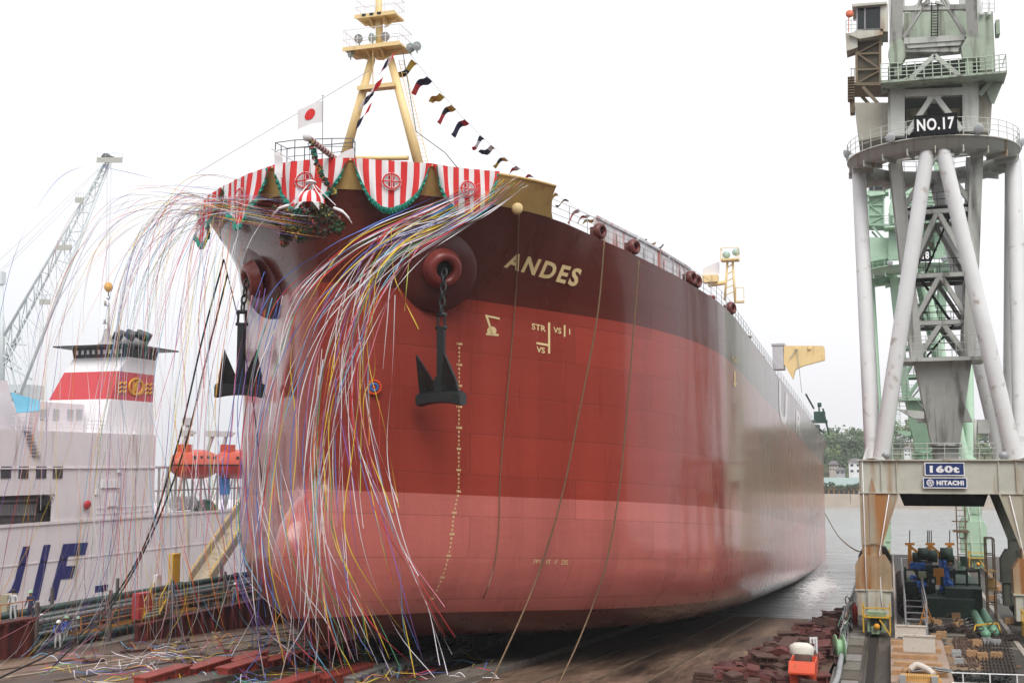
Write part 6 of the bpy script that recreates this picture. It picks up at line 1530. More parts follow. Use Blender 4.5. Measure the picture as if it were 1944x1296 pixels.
# =========================================================== people
SKIN = mat('skin', (.42, .24, .16), .6, var=.05)
def person(foot, pose, top, legs, hat, label, face=0.0, hgt=1.68, hold=None):
    """one continuous skinned body; helmet and face are children"""
    k = hgt / 1.7; Rz = Matrix.Rotation(face, 3, 'Z')
    T = thing('person', label, 'person', tuple(foot))
    J = {'stand': dict(pel=(0, 0, .93), ch=(0, -.02, 1.28), nk=(0, -.03, 1.46), hd=(0, -.05, 1.60), lk=(-.11, -.05, .5), rk=(.11, .02, .5), la=(-.13, 0, .08), ra=(.14, .08, .08), le=(-.27, .0, 1.16), lh=(-.30, -.10, .90), re=(.27, 0, 1.16), rh=(.29, -.12, .92)),
         'lean': dict(pel=(0, .10, .90), ch=(0, -.10, 1.22), nk=(0, -.18, 1.38), hd=(0, -.26, 1.50), lk=(-.12, -.03, .5), rk=(.12, .06, .5), la=(-.13, .05, .08), ra=(.14, .14, .08), le=(-.27, -.22, 1.08), lh=(-.18, -.42, .98), re=(.27, -.22, 1.08), rh=(.2, -.42, 1.0)),
         'sit': dict(pel=(0, .1, .48), ch=(0, 0, .86), nk=(0, -.04, 1.04), hd=(0, -.09, 1.17), lk=(-.14, -.32, .55), rk=(.14, -.32, .52), la=(-.14, -.35, .08), ra=(.16, -.30, .08), le=(-.27, -.08, .74), lh=(-.12, -.30, .66), re=(.27, -.08, .74), rh=(.12, -.30, .66)),
         'wave': dict(pel=(0, 0, .93), ch=(0, 0, 1.28), nk=(0, -.01, 1.46), hd=(0, -.02, 1.60), lk=(-.11, 0, .5), rk=(.11, 0, .5), la=(-.13, 0, .08), ra=(.14, .03, .08), le=(-.27, .0, 1.16), lh=(-.34, -.10, .92), re=(.30, -.1, 1.40), rh=(.42, -.2, 1.62))}[pose]
    seq = [('pel', .135), ('ch', .15), ('nk', .062), ('hd', .095)]
    names = ['pel', 'ch', 'nk', 'hd', 'ls', 'le', 'lh', 'lf', 'rs', 're', 'rh', 'rf', 'lp', 'lk', 'la', 'lt', 'rp', 'rk', 'ra', 'rt', 'ht']
    V = lambda n: Vector(J[n])
    J['ls'] = tuple(V('ch') + Vector((-.19, 0, .10))); J['rs'] = tuple(V('ch') + Vector((.19, 0, .10)))
    J['lf'] = tuple(V('lh') + (V('lh') - V('le')).normalized() * .13); J['rf'] = tuple(V('rh') + (V('rh') - V('re')).normalized() * .13)
    J['lp'] = tuple(V('pel') + Vector((-.095, 0, -.04))); J['rp'] = tuple(V('pel') + Vector((.095, 0, -.04)))
    J['lt'] = tuple(V('la') + Vector((-.02, -.17, -.04))); J['rt'] = tuple(V('ra') + Vector((.02, -.17, -.04))); J['ht'] = tuple(V('hd') + Vector((0, 0, .09)))
    rad = dict(pel=.135, ch=.145, nk=.06, hd=.088, ht=.075, ls=.07, le=.047, lh=.034, lf=.03, rs=.07, re=.047, rh=.034, rf=.03, lp=.095, lk=.066, la=.048, lt=.04, rp=.095, rk=.066, ra=.048, rt=.04)
    ed = [('pel', 'ch'), ('ch', 'nk'), ('nk', 'hd'), ('hd', 'ht'), ('ch', 'ls'), ('ls', 'le'), ('le', 'lh'), ('lh', 'lf'), ('ch', 'rs'), ('rs', 're'), ('re', 'rh'), ('rh', 'rf'), ('pel', 'lp'), ('lp', 'lk'), ('lk', 'la'), ('la', 'lt'), ('pel', 'rp'), ('rp', 'rk'), ('rk', 'ra'), ('ra', 'rt')]
    me = bpy.data.meshes.new('b'); me.from_pydata([tuple(Rz @ (V(n) * k)) for n in names], [(names.index(a), names.index(b)) for a, b in ed], [])
    o = bpy.data.objects.new('b', me); scene.collection.objects.link(o)
    sk = o.modifiers.new('s', 'SKIN'); me.skin_vertices[0].data[0].use_root = True
    for i, n in enumerate(names): me.skin_vertices[0].data[i].radius = (rad[n] * k, rad[n] * k * (.8 if n in ('pel', 'ch') else 1))
    sb = o.modifiers.new('u', 'SUBSURF'); sb.levels = 1
    bpy.context.view_layer.update(); dg = bpy.context.evaluated_depsgraph_get(); m2 = bpy.data.meshes.new_from_object(o.evaluated_get(dg)); bpy.data.objects.remove(o)
    m2.name = 'body'
    for mm in (SKIN, top, legs, DARK): m2.materials.append(mm)
    Ri = Rz.transposed(); pz = J['pel'][2] * k; nz = (J['nk'][2]) * k
    for p in m2.polygons:
        p.use_smooth = True; c = Ri @ p.center
        hands = min((c - V('lf') * k).length, (c - V('rf') * k).length)
        near_head = (c - V('hd') * k).length < .17 * k or (c - V('nk') * k).length < .07 * k
        feet = c.z < .12 * k
        lower = min(min((c - V(a) * k).length for a in ('lk', 'rk', 'la', 'ra', 'lp', 'rp')), 9) < .2 * k and c.z < (pz + .02 if pose != 'sit' else .62 * k)
        p.material_index = 3 if feet else (0 if (hands < .11 * k or near_head) else (2 if (lower or c.z < pz - .05 and pose != 'sit') else 1))
    b = bpy.data.objects.new('body', m2); scene.collection.objects.link(b); b.parent = T
    hp = Rz @ (V('hd') * k); g = MB()
    if hat:
        g.lathe([(.135, -.0), (.128, .03), (.115, .08), (.07, .125), (0, .14)], Vector(foot) + hp + Vector((0, 0, .035)), (0, 0, 1), 14); g.lathe([(.16, -.005), (.125, .02)], Vector(foot) + hp + Vector((0, 0, .035)) + Rz @ Vector((0, -.03, 0)), (0, 0, 1), 14)
        g.build('helmet', hat, T)
    else:
        g.lathe([(.10, -.06), (.11, .02), (.08, .1), (0, .13)], Vector(foot) + hp + Rz @ Vector((0, .02, 0)), (0, 0, 1), 12); g.build('hair', DARK, T)
    g = MB(); f = Vector(foot) + hp
    for s_ in (-1, 1): g.box(f + Rz @ Vector((s_ * .032, -.088, .01)), (.02, .012, .012), Rz)
    g.box(f + Rz @ Vector((0, -.09, -.05)), (.04, .01, .01), Rz); g.build('face_features', DARK, T)
    return T
HW = mat('helmet_white', (.80, .80, .80), .35); HG = mat('helmet_green', (.30, .48, .32), .4)
CBL = mat('jacket_blue', (.06, .12, .38), .8); CGR = mat('workwear_grey', (.30, .31, .29), .85); CKH = mat('workwear_khaki', (.26, .24, .17), .85); CNV = mat('workwear_navy', (.03, .04, .10), .85); CPU = mat('workwear_purple', (.13, .08, .17), .85); CWH = mat('workwear_pale', (.55, .56, .58), .85)
def onslip(px, py):
    p = GS(px, py); return p
FDK = lambda px, y: (lambda p: Vector((p.x, y, keel(y - Y0) + 20.32)))(A(px, 300, y))
person(FDK(437, 53), 'lean', CKH, CGR, HW, 'worker in khaki with a white helmet looking over the far left of the bow rail', R(-60))
person(FDK(497, 50), 'stand', CNV, CNV, HG, 'worker in dark clothing standing behind the left banners on the bow', R(-30))
person(FDK(768, 49.2), 'wave', CKH, CGR, HW, 'worker in khaki and white helmet behind the middle banner beside the mast leg', R(10))
person(FDK(813, 50), 'stand', CBL, CNV, HW, 'worker in a blue jacket and white helmet right of the mast leg', R(20))
person(FDK(868, 51), 'lean', CNV, CNV, HW, 'worker in black and white helmet leaning over the right-hand banner', R(30))
YG = lambda px, py: G(px, py, 1.0)
person(onslip(109, 1232), 'lean', CBL, CWH, HW, 'worker with a white helmet, blue jacket and pale trousers in the group', R(40))
person(onslip(123, 1226), 'stand', CBL, CGR, HG, 'worker with a green helmet and blue jacket behind the white-helmeted one', R(70))
person(onslip(143, 1222), 'lean', CGR, CGR, HG, 'worker in grey overalls and green helmet bending at the right of the group', R(60))
person(onslip(213, 1212), 'stand', CPU, CNV, HW, 'lone worker in dark purple with a white helmet before the orange walkway', R(10))
person(onslip(78, 1222), 'stand', CBL, CNV, HW, 'worker in dark blue standing beside the end of the left maroon wall', R(0))
person(C(57, 1180, -45.5) * 1.0, 'stand', CNV, CNV, HG, 'worker with a pale helmet up on the pipe rack at the far left', R(0))
person(C(24, 1178, -45.5) * 1.0, 'stand', CWH, CWH, None, 'person in pale clothes at the left edge of the photo among the pipes', R(0))
person(C(447, 1140, -44.6) * 1.0, 'sit', CGR, CGR, HW, 'worker in grey sitting on the maroon wall just left of the hull', R(20))
person(G(1768, 1140, 0) + Vector((0, 0, .9)), 'sit', mat('jacket_bright_blue', (.05, .30, .75), .7), mat('trouser_blue', (.04, .15, .5), .7), None, 'person in bright blue sitting on the machinery between the crane rails', R(-60))
# =========================================================== cradle blocks beside and under the ship
CRD = [mat('cradle_maroon', (.085, .026, .024), .7, var=.3, dirt=(.05, .03, .02), damt=.2, scale=2), mat('cradle_red', (.13, .034, .028), .65, var=.3, dirt=(.09, .04, .025), damt=.25, scale=2), mat('cradle_brown', (.09, .045, .035), .8, var=.3, scale=2)]
rnd = random.Random(17)
def cradle(i):
    g = MB(); L_, W_, H_ = 1.5, .95, .55
    if i == 0:      # trough with flanges
        g.box((0, 0, H_ / 2), (L_, W_ * .55, H_)); g.box((0, 0, H_), (L_ * 1.15, W_, .09)); g.box((0, 0, .05), (L_ * 1.1, W_, .1))
        for k in (-1, 0, 1): g.box((k * L_ * .4, 0, H_ / 2), (.07, W_ * .95, H_ - .05))
    elif i == 1:    # half-round saddle
        n = 10; rows = []
        for k in range(n + 1):
            a = math.pi * (.12 + .76 * k / n); rows.append([Vector((math.cos(a) * .75, y, math.sin(a) * .55)) for y in (-.5, .5)])
        g.grid(rows); g.grid([[p * .86 for p in r_] for r_ in rows]); g.box((0, -.47, .22), (1.35, .07, .44)); g.box((0, .47, .22), (1.35, .07, .44)); g.box((0, 0, .04), (1.5, 1.0, .08))
    else:           # stacked slabs
        for k in range(3): g.box((rnd.uniform(-.08, .08), rnd.uniform(-.06, .06), .12 + k * .22), (1.35 - k * .1, .85, .17))
    return g
protos = []
for i in range(3):
    for c in range(3):
        o = cradle(i).build('cradle_block', CRD[c]); protos.append(o)
shape_n = ['flanged trough', 'half-round saddle', 'stack of slabs']; col_n = ['maroon', 'red', 'brown']
used = {}
def putblock(p, rz, sc=1.0, which=None, tilt=0):
    k = rnd.randrange(9) if which is None else which; o = protos[k]
    c = o if k not in used else o.copy()
    if k in used: scene.collection.objects.link(c)
    used[k] = 1; c.location = p; c.rotation_euler = (rnd.uniform(-.22, .22) + tilt, rnd.uniform(-.2, .2), rz); c.scale = (sc, sc, sc)
    tag(c, '%s steel %s in the heap along the right edge of the slipway' % (col_n[k % 3], shape_n[k // 3]), 'cradle block', 'cradle blocks along the slipway edge (%s %s)' % (col_n[k % 3], shape_n[k // 3])); return c
y = 57.0
while y < 112:
    wl = interp([(57, -8.6), (63, -8.1), (72, -7.3), (85, -6.6), (100, -5.8), (112, -4.6)], y)
    x = wl
    while x < -3.9:
        for lay in range(1 if x < wl + 1.0 else rnd.choice([2, 2, 3])):
            if lay and -9 < x < -3.9 and y < 63.5: continue
            zz = slipz(y) + .02 + lay * .42
            putblock(Vector((x + rnd.uniform(-.25, .25), y + rnd.uniform(-.3, .3), zz)), rnd.choice([0, .3, .5, -.4, 1.5, 1.2]) + rnd.uniform(-.25, .25), rnd.uniform(.6, .9))
        x += 1.15
    y += 1.12 if y < 80 else 1.9
# sliding cradle sections at the foot of the picture
BR = mat('beam_red', (.30, .045, .030), .6, var=.25, dirt=(.12, .05, .03), damt=.25, scale=1.5); BGY = mat('beam_grey', (.26, .26, .25), .7, var=.3, dirt=(.10, .06, .04), damt=.4, scale=2)
def beamrow(p0, p1, n, m_, h_, w_, lab, grp, holes=True):
    a, b_ = GS(*p0), GS(*p1); d = (b_ - a) / n; ang = math.atan2(d.y, d.x)
    Rz = Matrix.Rotation(ang, 3, 'Z')
    for k in range(n):
        c = a + d * (k + .5); c.z = slipz(c.y); L_ = d.length * .94
        T = thing('launching_beam', lab, 'cradle beam', tuple(c), grp)
        g = MB(); g.box(c + Vector((0, 0, h_ * .5)), (L_, w_ * .75, h_ * .92), Rz); g.box(c + Vector((0, 0, h_)), (L_ * 1.02, w_, h_ * .12), Rz); g.box(c + Vector((0, 0, .04)), (L_ * 1.02, w_, .08), Rz)
        for q in (-.45, -.15, .15, .45): g.box(c + Rz @ Vector((q * L_, 0, h_ * .5)), (.05, w_ * .97, h_ * .9), Rz)
        g.build('beam', m_, T)
        if holes:
            g = MB()
            for q in (-.3, 0, .3): g.lathe([(0, 0), (.09, 0), (.09, .03), (0, .03)], c + Rz @ Vector((q * L_, -w_ * .375 - .02, h_ * .5)), Rz @ Vector((0, -1, 0)), 10)
            g.build('bolt_hole', DARK, T)
beamrow((262, 1310), (500, 1262), 3, BR, .62, .8, 'red launching beam lying at the bottom left under the streamers', 'red launching beams at bottom left')
beamrow((420, 1292), (692, 1240), 4, BR, .66, .8, 'red launching beam with bolt holes in front of the stem', 'red launching beams before the stem')
beamrow((480, 1330), (700, 1285), 2, BR, .55, .8, 'nearest red launching beam at the bottom edge', 'nearest red beams')
beamrow((660, 1300), (1000, 1205), 7, BGY, .42, .7, 'grey and rusty launching block in the row running in under the bow', 'grey launching blocks under the bow')
beamrow((690, 1262), (1010, 1182), 7, mat('beam_dark', (.06, .05, .045), .8, var=.3), .45, .9, 'dark launching block in the row close under the hull', 'dark launching blocks under the bow')
# dark launching cradles with stencilled numbers
for px0, px1, txt, lab in ((640, 690, 'F18S', 'dark launching cradle stencilled F18S under the left of the keel'), (838, 900, 'F18P', 'dark launching cradle stencilled F18P under the right of the bow')):
    p = GS((px0 + px1) / 2, 1236); y_ = p.y; p0, p1 = A(px0, 1236, y_), A(px1, 1236, y_); T = thing('launching_cradle', lab, 'cradle', tuple(p))
    g = MB(); g.bb((p0.x, y_, p.z), (p1.x, y_ + 2.5, p.z + 1.15)); g.bb((p0.x - .1, y_ - .1, p.z + 1.15), (p1.x + .1, y_ + 2.6, p.z + 1.27)); g.build('block', mat('cradle_black', (.022, .018, .016), .7, var=.3), T)
    vs, fs = textmesh(txt, 1, 0, 0, 1.1, .02); x0 = min(v.x for v in vs); x1 = max(v.x for v in vs); z0 = min(v.y for v in vs); z1 = max(v.y for v in vs)
    g = MB(); g.add([((p0.x + .12) + (p1.x - p0.x - .24) * (v.x - x0) / (x1 - x0) * .85, y_ - .015, p.z + .45 + .42 * (v.y - z0) / (z1 - z0)) for v in vs], fs); g.build('stencil', mat('stencil_pale', (.42, .40, .36), .7), T)
# =========================================================== things on the quay
def q0(px, py): return G(px, py, 0.0)
# orange bin
def openbox(px0, px1, py, dep, h_, name, lab, cat, m_, extra=None, z=0.0, th=.06):
    a, b_ = G(px0, py, z), G(px1, py, z); y_ = (a.y + b_.y) / 2; T = thing(name, lab, cat, ((a.x + b_.x) / 2, y_, z))
    g = MB(); x0, x1 = a.x, b_.x
    g.bb((x0, y_, z), (x1, y_ + th, z + h_)); g.bb((x0, y_ + dep - th, z), (x1, y_ + dep, z + h_)); g.bb((x0, y_ + th, z), (x0 + th, y_ + dep - th, z + h_)); g.bb((x1 - th, y_ + th, z), (x1, y_ + dep - th, z + h_)); g.bb((x0 + th, y_ + th, z), (x1 - th, y_ + dep - th, z + .05))
    g.build('shell', m_, T); return T, x0, x1, y_
ORB = mat('bin_orange', (.62, .075, .025), .5, var=.12, dirt=(.2, .06, .03), damt=.15)
T, x0, x1, y_ = openbox(1498, 1549, 1299, 2.2, 1.0, 'winch_housing', 'bright orange-red winch housing at the bottom of the slipway edge', 'winch', ORB, z=1.2)
g = MB(); g.bb((x0 + .1, y_ + .1, 1.3), (x1 - .1, y_ + 2.1, 1.92)); g.prism([(x0, y_ - .02, 2.2), (x1, y_ - .02, 2.2), (x1, y_ - .5, 1.75), (x0, y_ - .5, 1.75)], (0, 0, .08)); g.build('cover', ORB, T)
g = MB(); g.tube((x0 + .2, y_ + .9, 2.1), (x1 - .2, y_ + .9, 2.1), .36, n=14); g.build('drum', CRD[2], T)
g = MB(); g.bb((x0, y_, -.0), (x1, y_ + 2.2, 1.2)); g.build('pedestal', ORB, T)
# white sack
c = GS(1522, 1248, .9); g = MB(); rows = []; rr = random.Random(3)
for i in range(9):
    e = -math.pi / 2 + math.pi * i / 8; rows.append([c + Vector((math.cos(a) * .62 * math.cos(e) ** .5 * (1 + rr.uniform(-.1, .1)), math.sin(a) * .5 * math.cos(e) ** .5 * (1 + rr.uniform(-.1, .1)), .42 * math.sin(e) + .35)) for a in [k * math.pi / 7 for k in range(14)]])
g.smooth = True; g.grid(rows, closed=True); tag(g.build('sack', mat('sack_white', (.72, .70, .62), .85, var=.06)), 'bulging white sack lying on the maroon blocks', 'sack')
# white gate posts
T = thing('frame', 'tall pale steel frame standing beside the sack at the slipway edge', 'frame', tuple(q0(1548, 1290))); g = MB()
for px in (1541, 1547, 1552): g = MB(); p = q0(px, 1292); g.bar(p, p + Vector((0, 0, 2.3)), .1); g.build('post', WHITE, T)
g = MB()
p, q_ = q0(1541, 1292), q0(1552, 1292)
for z in (1.0, 2.25): g.bar(p + Vector((0, 0, z)), q_ + Vector((0, 0, z)), .08)
g.bar(p + Vector((0, 0, 1.2)), p + Vector((-.9, 0, .6)), .08); g.build('cross_bar', WHITE, T)
# hose reel
p = q0(1594, 1258); T = thing('hose_reel', 'pale green hose reel at the quay edge near the rail', 'hose reel', tuple(p)); g = MB()
for k in (-.22, .22): g.lathe([(.0, -.03), (.78, -.03), (.8, 0), (.78, .03), (0, .03)], p + Vector((k, 0, .85)), (1, .25, 0), 26)
g.tube(p + Vector((-.22, 0, .85)), p + Vector((.22, .05, .85)), .5, n=20); g.build('drum', mat('reel_green', (.30, .50, .30), .5, var=.12), T)
g = MB(); 
for k in (-.32, .32): g.bar(p + Vector((k, -.4, 0)), p + Vector((k, 0, .9)), .07); g.bar(p + Vector((k, .4, 0)), p + Vector((k, 0, .9)), .07)
g.build('stand', DARK, T)
# red gas cylinder
p = q0(1624, 1186); T = thing('gas_cylinder', 'tall red gas cylinder standing beside the left crane leg', 'gas cylinder', tuple(p)); g = MB(); g.lathe([(.0, 0), (.17, .02), (.17, 1.3), (.12, 1.42), (.05, 1.5), (0, 1.5)], p, (0, 0, 1), 14); g.build('bottle', mat('cylinder_red', (.42, .035, .03), .45, var=.15), T); g = MB(); g.tube(p + Vector((0, 0, 1.5)), p + Vector((0, 0, 1.66)), .05, n=8); g.build('valve', GREYM, T)
# hoses and cables draped on the edge
rr = random.Random(12); hc = [('grey', (.28, .28, .29)), ('black', (.02, .02, .022)), ('dull green', (.08, .16, .12)), ('brown', (.14, .09, .05)), ('pale', (.5, .5, .48))]
for i in range(18):
    nm, c = hc[i % 5]; x = -3.15 + rr.uniform(-.25, .25); ys = 77 + rr.uniform(-3, 6); pts = []
    for k in range(7): pts.append(Vector((x + rr.uniform(-.25, .25), ys + k * 3.2, max(.08, .95 * math.sin(k * .9 + i) + .3))))
    g = MB(); g.path(crom(pts, 4), rr.uniform(.03, .055), 5); tag(g.build('hose', mat('hose_' + nm.replace(' ', '_'), c, .7)), '%s hose draped along the railing at the quay edge' % nm, 'hose', '%s hoses on the quay edge' % nm)
T = thing('edge_railing', 'low steel railing along the quay edge draped with hoses', 'railing', (-3.2, 90, 0)); g = MB()
for k in range(14): g.bar((-3.2, 76 + k * 2.4, 0), (-3.2, 76 + k * 2.4, 1.25), .06)
for z in (.6, 1.2): g.tube((-3.2, 76, z), (-3.2, 107, z), .03, n=5)
g.build('post', GREYM, T)
g = MB(); g.path(crom([Vector((-3.0, 58 + k * 2.2, .35 + .15 * math.sin(k * 1.3))) for k in range(10)], 4), .16, 8); tag(g.build('duct_hose', mat('duct_grey', (.33, .34, .35), .6, var=.15)), 'thick grey duct hose lying along the quay edge at the bottom', 'hose')
# boxed machine with upright white panels, foreground
TIM = mat('timber_pale', (.40, .24, .12), .75, var=.2, dirt=(.3, .14, .06), damt=.2, scale=2); PNL = mat('panel_cream', (.60, .56, .50), .55, var=.06, dirt=(.36, .18, .08), damt=.12, scale=2)
def qa(px, py, y): return A(px, py, y)
yb = q0(1730, 1296).y
T = thing('machine_trolley', 'low timber and steel trolley with ribbed step in front of the white panels', 'trolley', tuple(q0(1745, 1300)))
z_ = .55
pA, pB = q0(1692, 1312), q0(1812, 1312); y0_, y1_ = pA.y, q0(1750, 1228).y
g = MB(); g.bb((pA.x, y0_, .35), (pB.x, y1_, .5)); g.bb((pA.x, y0_, .02), (pA.x + .18, y1_, .35)); g.bb((pB.x - .18, y0_, .02), (pB.x, y1_, .35)); g.build('bed', mat('bed_pink', (.34, .25, .19), .65, var=.15), T)
for k in range(5): g = MB(); yy_ = y0_ + 2.0 + k * (y1_ - y0_ - 2.2) / 5; g.bb((pA.x + .05 + .1 * (k % 2), yy_, .5), (pB.x - .25 - .15 * (k % 3), yy_ + .5, .74)); g.build('timber', TIM, T)
g = MB()
for k in range(17): x = pA.x + .5 + k * (pB.x - pA.x - 1.2) / 17; g.bb((x, y0_ + .35, .52), (x + .09, y0_ + 1.1, .78))
g.bb((pA.x + .42, y0_ + .3, .50), (pB.x - .62, y0_ + 1.15, .60)); g.build('ribbed_step', mat('step_ochre', (.58, .33, .10), .6, var=.12), T)
for x in (pA.x + .42, pB.x - 1.1): g = MB(); g.bb((x, y0_ - .05, .3), (x + .3, y0_ + .25, .85)); g.build('bracket', GREYM, T)
g = MB(); p = Vector((pA.x + .95, y0_ + 1.75, .85)); g.path(crom([p, p + Vector((.35, .05, .25)), p + Vector((.85, -.15, .1)), p + Vector((1.15, -.45, -.12))], 6), .17, 12); g.build('white_hose', PNL, T)
for x in (pA.x + .75, pB.x - 1.0): g = MB(); g.lathe([(.1, -.08), (.2, -.08), (.2, .08), (.1, .08)], (x, y0_ + 1.5, .8), (.3, -1, 0), 14); g.build('flange', TIM, T)
rr = random.Random(8)
for i in range(7):
    g = MB(); p = Vector((pA.x + 1.0, y0_ + 1.6 + i * .16, .78)); g.path(crom([p, p + Vector((.7, rr.uniform(-.1, .2), .12)), p + Vector((1.5, rr.uniform(-.2, .2), .1)), p + Vector((2.1, rr.uniform(-.1, .5), .02))], 4), .028, 5); g.build('cable', DARK if i % 2 else GREYM, T)
for (a0, a1, b0, b1, yy_, lab) in ((1717, 1775, 1209, 1262, q0(1745, 1262).y, 'cream upright steel panel on the trolley, the nearer of two'), (1702, 1758, 1190, 1240, q0(1730, 1232).y, 'cream upright steel panel behind the nearer one')):
    T = thing('upright_panel', lab, 'panel', tuple(qa((a0 + a1) / 2, b1, yy_))); p, q_ = qa(a0, b1, yy_), qa(a1, b0, yy_); g = MB(); g.bb((p.x, yy_, .74), (q_.x, yy_ + .10, q_.z)); g.build('sheet', PNL, T)
    g = MB(); g.bb((p.x - .04, yy_ - .05, q_.z), (q_.x + .04, yy_ + .16, q_.z + .09)); g.bb((p.x - .03, yy_ - .03, .75), (p.x + .05, yy_ - .002, q_.z)); g.build('rim', PNL, T)
# white handrail at the bottom right
a, b_ = G(1806, 1276, 1.0), G(1990, 1282, 1.0); T = thing('handrail', 'thin white handrail crossing the bottom right corner', 'railing', tuple(a)); g = MB(); g.tube(a, b_, .03, n=6); g.tube(a - Vector((0, 0, .5)), b_ - Vector((0, 0, .5)), .03, n=6)
for k in range(4): p = a.lerp(b_, .12 + k * .28); g.tube(p, p - Vector((0, 0, 1)), .035, n=6)
g.build('rail', SWH, T)
# tan sheet with cables, rebar mesh
g = MB(); pts = [q0(1796, 1214), q0(1850, 1212), q0(1876, 1272), q0(1800, 1272)]; g.prism([p + Vector((0, 0, .008)) for p in pts], (0, 0, .03)); tag(g.build('ground_sheet', mat('sheet_tan', (.22, .145, .085), .85, var=.15)), 'tan sheet on the quay floor covered by brown cables', 'sheet')
rr = random.Random(15)
for i in range(16):
    px = 1800 + rr.uniform(0, 56); pts = [q0(px + rr.uniform(-8, 8) + (k * 3.2), 1212 + k * 11) + Vector((0, 0, .07 + .05 * rr.random())) for k in range(6)]
    g = MB(); g.path(crom(pts, 4), rr.uniform(.03, .05), 5); tag(g.build('cable', mat('cable_brown', (.085, .045, .028), .7, var=.2)), 'brown cable snaking over the tan sheet', 'cable', 'brown cables on the tan sheet')
T = thing('mesh_stack', 'stack of rusty reinforcing bars laid crosswise on the quay at right', 'steel bars', tuple(q0(1880, 1250))); RST = mat('bar_rust', (.045, .030, .024), .8, var=.3)
for k in range(13): a, b_ = q0(1856 + k * .6, 1208 + k * 6.2), q0(1916 + k * 1.4, 1210 + k * 6.2); g = MB(); g.tube(a + Vector((0, 0, .1)), b_ + Vector((0, 0, .1)), .045, n=5); g.build('bar', RST, T)
for k in range(9): a, b_ = q0(1858 + k * 6, 1204), q0(1872 + k * 7.4, 1290); g = MB(); g.tube(a + Vector((0, 0, .17)), b_ + Vector((0, 0, .17)), .04, n=5); g.build('bar', RST, T)
# heap of chains behind
def heap(px, py, w_, h_, lab, m_, seed, nm='chain_heap'):
    r = random.Random(seed); c = q0(px, py); g = MB()
    for i in range(70):
        p = c + Vector((r.uniform(-w_, w_), r.uniform(-.8, .8), 0)); p.z = abs(r.gauss(0, h_ * .5)) * (1 - abs(p.x - c.x) / w_ * .6) + .06; d = Vector((r.uniform(-1, 1), r.uniform(-1, 1), r.uniform(-.5, .5))).normalized(); u = d.orthogonal()
        g.path([p + d * .20 * math.cos(t) + u * .11 * math.sin(t) for t in [j * math.pi / 4 for j in range(8)]], .04, 4, closed=True)
    g.bb(c + Vector((-w_ * .9, -.4, .0)), c + Vector((w_ * .9, .4, h_ * .3))); tag(g.build(nm, m_), lab, 'chain')
heap(1800, 1198, 1.9, .7, 'heap of rusty chains behind the cream panels', RST, 1); heap(1882, 1212, 1.5, .6, 'heap of dark chains before the steel bars', RST, 2); heap(1850, 1290, 1.8, .5, 'dark cable heap by the white handrail at the bottom', DARK, 3)
# two green cylinders in yellow straps
for k, (x0, y0_, x1, y1_) in enumerate(((1848, 1162, 1872, 1204), (1866, 1160, 1888, 1200))):
    a, b_ = G(x0, y0_, .4), G(x1, y1_, .4); g = MB(); d = (b_ - a).normalized(); g.tube(a, b_, .30, n=16); g.lathe([(.30, 0), (.2, .14), (0, .2)], b_, d, 16); g.lathe([(.30, 0), (.2, .14), (0, .2)], a, -d, 16)
    tag(g.build('air_tank', mat('tank_green', (.13, .30, .19), .45, var=.2)), ('left' if k == 0 else 'right') + ' one of two long green tanks strapped together on the quay', 'tank')
a, b_ = G(1852, 1186, .75), G(1894, 1182, .75); g = MB(); g.bar(a, b_, .1, .12); g.bar(a, a - Vector((.2, .5, .75)), .08); g.bar(b_, b_ - Vector((-.2, .5, .75)), .08); tag(g.build('tank_strap', YS), 'yellow strap bar across the two green tanks', 'strap')
# grey stair platform
ym = q0(1742, 1200).y; T = thing('stair_platform', 'grey steel stair platform with handrails in front of the green machine', 'stairs', tuple(q0(1742, 1200))); GST = mat('stair_steel', (.34, .35, .37), .5, metal=.2, var=.1)
p, q_ = q0(1721, 1208), q0(1761, 1208); yA = p.y; yB = q0(1740, 1130).y; g = MB()
for x in (p.x, q_.x):
    for yy_ in (yA, (yA + yB) / 2, yB): g.bar((x, yy_, 0), (x, yy_, 2.3), .09)
    g.tube((x, yA, 2.3), (x, yB, 3.2), .05, n=6); g.tube((x, yA, 1.5), (x, yB, 2.3), .04, n=6)
g.tube((p.x, yB, 3.2), (q_.x, yB, 3.2), .05, n=6); g.build('handrail', GST, T)
g = MB()
for k in range(10): t = k / 9; g.box(((p.x + q_.x) / 2, yA + (yB - yA) * t * .8, .25 + t * 1.6), (q_.x - p.x, .35, .05))
for x in (p.x, q_.x): g.bar((x, yA, .1), (x, yA + (yB - yA) * .8, 1.9), .06, .22)
g.build('tread', GST, T)
# green machinery block between the rails
yc = q0(1790, 1172).y; T = thing('cable_machine', 'big dark green machine with blue tarpaulins and orange frames between the crane rails', 'machine', (3.6, yc, 0)); DG = mat('machine_green', (.014, .038, .026), .65, var=.5, scale=2); DG2 = mat('machine_black', (.018, .02, .02), .7, var=.4)
p, q_ = qa(1722, 1160, yc), qa(1868, 1160, yc); xm0, xm1 = p.x, q_.x
g = MB(); g.bb((xm0 + 1.2, yc, 0), (xm1 - .6, yc + 7, 1.4)); g.bb((xm0, yc + 4, 0), (xm0 + 2.1, yc + 12, 1.9)); g.bb((xm1 - 2.6, yc + 1, 0), (xm1, yc + 12, 2.1)); g.build('base', DG, T)
g = MB(); r = random.Random(31)
for i in range(26): c = Vector((r.uniform(xm0 + .3, xm1 - .4), yc + r.uniform(2, 12), r.uniform(1.2, 3.6))); g.box(c, (r.uniform(.3, 1.2), r.uniform(.4, 1.4), r.uniform(.3, .9)))
for k in range(7): x = xm0 + (xm1 - xm0) * k / 6; g.bar((x, yc + 3.5, 0), (x, yc + 3.5, 3.4), .16); 
